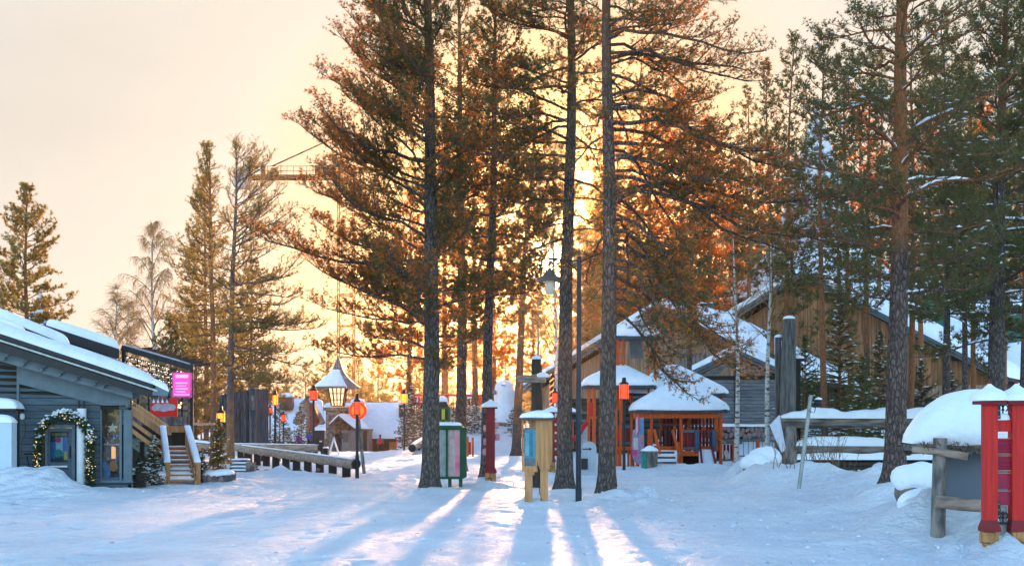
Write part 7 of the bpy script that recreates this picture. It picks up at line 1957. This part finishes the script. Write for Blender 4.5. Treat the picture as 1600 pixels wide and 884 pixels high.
a, b = P(1238, 718, Yf - .1), P(1478, 718, Yf - .1); MB().snow(a, b, b + Vector((0, .7, 0)), a + Vector((0, .7, 0)), .36, 50, 8, seed=12, amp=.3).build('snow_cover', SNOW, t)
for i in range(5): MB().pbox(1244, 722 + i * 6.6, 1476, 727.6 + i * 6.6, Yf - .06 + i * .01, .06).build('base_plank', DARKLOG, t)
q = P(1235, 0, Yf + .1); MB().tube([P(1237, 755, Yf + .05), P(1235, 700, Yf + .05), P(1233, 660, Yf + .05)], [.24, .22, .21], 12).build('fence_post', GREYW, t)
m = MB(); a, b, c_, d_ = P(1203, 664, Yf - .7), P(1218, 648, Yf - .3), P(1228, 702, Yf - .5), P(1221, 707, Yf - .9)
m.prism([a, b, c_, d_], (0, .08, 0)); sg = m.build('tilted_sheet', mat('frosted_sheet', (.58, .62, .72), .6, (.50, .50, .62), 3), t)
c1_ = P(1233, 497, Yf + .6); t = thing('tall_timber_posts', 'group of three tall weathered timber posts behind the left end of the log fence', 'posts', P(1230, 745, Yf + .6))
m = MB(); m.tube([P(1231, 760, Yf + .5), P(1231, 640, Yf + .5), P(1232, 560, Yf + .5), P(1233, 505, Yf + .5), P(1233, 497, Yf + .5)], [.27, .26, .24, .20, .17], 14); pz = m.build('thick_post', mat('blue_grey_timber', (.155, .145, .135), .9, (.055, .05, .05), 7, bump=.6, bscale=18, stretch=(2.5, 2.5, .25)), t)
MB().radial(P(1233, 498, Yf + .5), [(.19, 0), (.18, .06), (.08, .10), (.01, .11)], 12).build('snow_cover', SNOW, pz)
pz = MB().pbox(1212.5, 527, 1221, 760, Yf + .7, .18).build('side_post', _M['blue_grey_timber'], t); MB().radial(P(1217, 527, Yf + .79), [(.14, 0), (.13, .06), (.03, .10)], 10, 4).build('snow_cover', SNOW, pz)
pz = MB().pbox(1243, 563, 1251, 700, Yf + .7, .18).build('side_post', BLACKW, t); MB().pbox(1241, 560, 1257, 564, Yf + .65, .3).build('post_cap', BLACKW, t); MB().radial(P(1248, 560, Yf + .79), [(.17, 0), (.15, .06), (.03, .10)], 10, 4).build('snow_cover', SNOW, pz)
# leaning steel pole with a spotlight
t = thing('leaning_pole', 'leaning galvanised pole with a small black spotlight, in front of the log rail fence', 'pole', P(1247, 775, 31.5)); Yz = 31.5
MB().tube([P(1246, 782, Yz), P(1267, 617, Yz)], .048, 10).build('pole', STEEL, t)
m = MB(); m.radial(P(1278, 634, Yz), [(.03, 0), (.10, .04), (.09, .12), (.02, .16)], 12, sx=1.1, sy=.8); m.tube([P(1268, 634, Yz), P(1274, 636, Yz), P(1278, 632, Yz)], .02, 6); m.build('spotlight', BLACK, t)
MB().radial(P(1279, 624, Yz), [(.09, 0), (.07, .04), (.01, .06)], 10).build('snow_cover', SNOW, t)
MB().tube([P(1276, 632, Yz - .05), P(1272, 645, Yz - .05), P(1267, 643, Yz - .05), P(1264, 640, Yz - .05)], .009, 5).build('cable', BLACK, t)
# bare shrubs in the snow bank
SH = mat('bare_stem', (.22, .12, .07), .9, (.13, .08, .05), 4)
def shrub(px, Y, H, n, label, seed, wdt=.35):
    rg = random.Random(seed); b0 = PG(px, Y, -.08); paths = []; rad_ = []
    t = None; m = MB()
    for k in range(n):
        p = b0 + Vector((rg.uniform(-wdt, wdt), rg.uniform(-.2, .2), 0)); dx = rg.uniform(-.45, .45); h = H * rg.uniform(.5, 1.0)
        pts = [p]; 
        for j in range(4): pts.append(pts[-1] + Vector((dx * h / 4 + rg.uniform(-.03, .03), rg.uniform(-.03, .03), h / 4)))
        m.tube(pts, [.012, .010, .008, .006, .003], 5, cap=False)
        for j in (2, 3):
            q = pts[j]; e = q + Vector((rg.uniform(-.2, .2), rg.uniform(-.1, .1), rg.uniform(.1, .3))); m.tube([q, e], [.006, .003], 4, cap=False)
    return solo(m, 'bare_shrub', [SH], label, 'shrub', 'bare shrubs in the snow bank')
shrub(1272, 37.5, 1.7, 16, 'bare brown shrub between the leaning pole and the log fence', 1); shrub(1292, 36.5, 1.45, 14, 'bare brown shrub right of the leaning pole', 2); shrub(1225, 36.0, .9, 8, 'sparse bare shrub left of the leaning pole', 3)
shrub(1310, 38, 1.3, 9, 'thin bare shrub in front of the base planks of the log fence', 4); shrub(150, 60, .1, 1, 'x', 5) if False else None
shrub(560, 84, .5, 0, 'x', 6) if False else None

# ------------------------------------------------------------------ people
SKIN = mat('skin', (.42, .25, .18), .6, False)
def skin_mesh(name, verts, edges, radii, m_, parent, root=0, lev=1):
    off = wloc(parent)
    me = bpy.data.meshes.new(name); me.from_pydata([tuple(Vector(v) - off) for v in verts], edges, []); me.materials.append(m_)
    o = bpy.data.objects.new(name, me); COL.objects.link(o); o.parent = parent
    sm = o.modifiers.new('skin', 'SKIN'); sm.use_smooth_shade = True
    if not me.skin_vertices: 
        bm_ = None
    for i, r_ in enumerate(radii):
        me.skin_vertices[0].data[i].radius = (r_, r_) if not hasattr(r_, '__len__') else r_
        me.skin_vertices[0].data[i].use_root = (i == root)
    ss = o.modifiers.new('sub', 'SUBSURF'); ss.levels = lev; ss.render_levels = lev
    return o
def person(px, Y, H, label, jacket, trousers, facing=-PI / 2, pack=None, hands='front', sit=False, lean_=0.0, gr='people in the village'):
    b = P(px, 709, Y); t = thing('person', label, 'person', b, gr); s = H / 1.75
    f = Vector((math.cos(facing), math.sin(facing), 0)); r = Vector((-f.y, f.x, 0)) * -1; z = Vector((0, 0, 1))
    def pt(side, fwd, up_): return b + (r * side + f * fwd + z * up_) * s
    pel = .92 if not sit else .55
    V = []; E = []; Rr = []
    def add(p, rad_, par=None):
        V.append(p); Rr.append(rad_ * s if not hasattr(rad_, '__len__') else tuple(a * s for a in rad_)); i = len(V) - 1
        if par is not None: E.append((par, i))
        return i
    ip = add(pt(0, 0, pel), .13); i1 = add(pt(0, lean_ * .2, pel + .2), .13, ip); i2 = add(pt(0, lean_ * .5, pel + .42), (.17, .13), i1); i3 = add(pt(0, lean_ * .6, pel + .53), .07, i2)
    i4 = add(pt(0, lean_ * .75 + .02, pel + .61), .065, i3); i5 = add(pt(0, lean_ * .8 + .03, pel + .70), .098, i4); i6 = add(pt(0, lean_ * .8 + .03, pel + .79), .085, i5)
    arm = {}
    for sd_ in (-1, 1):
        sh = add(pt(sd_ * .19, lean_ * .5, pel + .46), .065, i2)
        if hands == 'front': el = add(pt(sd_ * .25, .05, pel + .19), .052, sh); wr = add(pt(sd_ * .07, .27, pel + .24), .036, el); hd_ = add(pt(sd_ * .03, .32, pel + .26), .040, wr); fd = Vector((0, 0, 0)) + f * .6 - r * sd_ * .8
        else: el = add(pt(sd_ * .27, -.02, pel + .18), .052, sh); wr = add(pt(sd_ * .30, .06, pel - .05), .034, el); hd_ = add(pt(sd_ * .30, .09, pel - .12), .036, wr); fd = -z * .9 + f * .2
        for k in range(5):
            q = V[hd_] + (r * ((k - 2) * .016) + f * (.01 if k else .03)) * s; u = V[hd_]
            a = add(q + fd * .045 * s, .011, hd_); add(q + fd * (.075 + .01 * (2 - abs(k - 2))) * s, .009, a)
        kn = pt(sd_ * .11, .03 if not sit else .38, .50 if not sit else .50)
        hp = add(pt(sd_ * .09, 0, pel - .06), .105, ip); kk = add(kn, .07, hp); an_ = add(pt(sd_ * .12, -.01 if not sit else .36, .09), .052, kk); add(pt(sd_ * .13, .15 if not sit else .5, .045), .045, an_)
    body = skin_mesh('body', V, E, Rr, trousers, t, 0)
    # jacket over torso and arms
    V2 = []; E2 = []; R2 = []
    def a2(p, rad_, par=None):
        V2.append(p); R2.append(rad_ * s if not hasattr(rad_, '__len__') else tuple(a * s for a in rad_)); i = len(V2) - 1
        if par is not None: E2.append((par, i))
        return i
    j0 = a2(pt(0, 0, pel - .10), .165); j1 = a2(pt(0, lean_ * .2, pel + .15), .16, j0); j2 = a2(pt(0, lean_ * .5, pel + .42), (.20, .155), j1); j3 = a2(pt(0, lean_ * .6, pel + .53), .09, j2)
    for sd_ in (-1, 1):
        sh = a2(pt(sd_ * .19, lean_ * .5, pel + .46), .085, j2)
        if hands == 'front': el = a2(pt(sd_ * .25, .05, pel + .19), .072, sh); a2(pt(sd_ * .09, .25, pel + .235), .052, el)
        else: el = a2(pt(sd_ * .27, -.02, pel + .18), .07, sh); a2(pt(sd_ * .30, .05, pel - .02), .052, el)
    skin_mesh('jacket', V2, E2, R2, jacket, t, 0)
    hc = pt(0, lean_ * .8 + .03, pel + .745)
    m = MB(); m.radial((hc.x, hc.y, hc.z - .02 * s), [(.105 * s, .0), (.112 * s, .04 * s), (.10 * s, .09 * s), (.05 * s, .125 * s), (.005, .13 * s)], 14); m.build('hat', BLACKW, t)
    m = MB(); fc = hc + f * .085 * s + Vector((0, 0, -.045 * s)); m.radial((fc.x, fc.y, fc.z), [(.0, -.06 * s), (.045 * s, -.04 * s), (.058 * s, 0), (.05 * s, .04 * s), (0, .055 * s)], 12, sy=.55, sx=1)
    nose = hc + f * .125 * s + Vector((0, 0, -.045 * s)); m.radial((nose.x, nose.y, nose.z), [(0, -.015 * s), (.014 * s, -.008 * s), (.0, .02 * s)], 6)
    m.build('face', SKIN, t)
    if pack:
        m = MB(); c = pt(0, -.20, pel + .06); m.radial((c.x, c.y, c.z), [(.10 * s, -.03 * s), (.16 * s, .02 * s), (.17 * s, .25 * s), (.12 * s, .40 * s), (.02, .43 * s)], 14, 3, facing, sx=.75, sy=1.0); m.build('backpack', pack, t)
    return t
JB = mat('black_jacket', (.015, .015, .02), .7); TB = mat('black_trousers', (.018, .018, .022), .8)
person(530, 84.5, 1.70, 'person in black clothes and hat standing with hands together before the lodge porch', JB, TB)
person(594, 108, 1.62, 'person with a red backpack and grey sleeves walking toward the dark lodge wall', mat('grey_jacket', (.16, .19, .22), .7), TB, PI / 2, REDP, hands='side')
person(484, 86, 1.66, 'person in a blue jacket and black hat beside the black cabinet', mat('blue_jacket', (.03, .08, .36), .6), TB, -PI * .3)
person(467, 88, 1.45, 'smaller person in a purple jacket left of the blue-jacketed one', mat('purple_jacket', (.12, .02, .20), .6), TB, -PI * .6, hands='side')
# red plastic sledge on the terrace bank
m = MB(); m.radial(PG(454, 84, .35), [(.2, -.15), (.5, -.05), (.55, .12), (.1, .16)], 12, 3, 0, sx=1.2, sy=.5)
solo(m, 'plastic_sledge', [REDP], 'small red plastic sledge behind the log rail, left of the purple jacket', 'sledge')
# overhead cable from the terrace to the pines
m = MB(); m.tube([P(277 + 65 * k / 10, 661 + 8 * math.sin(k / 10 * PI) * .5 + k * .6, 45.5 - k * .6) for k in range(11)], .012, 5)
solo(m, 'overhead_cable', [GREYW], 'thin sagging cable from the terrace to the bare-stemmed pines', 'cable')
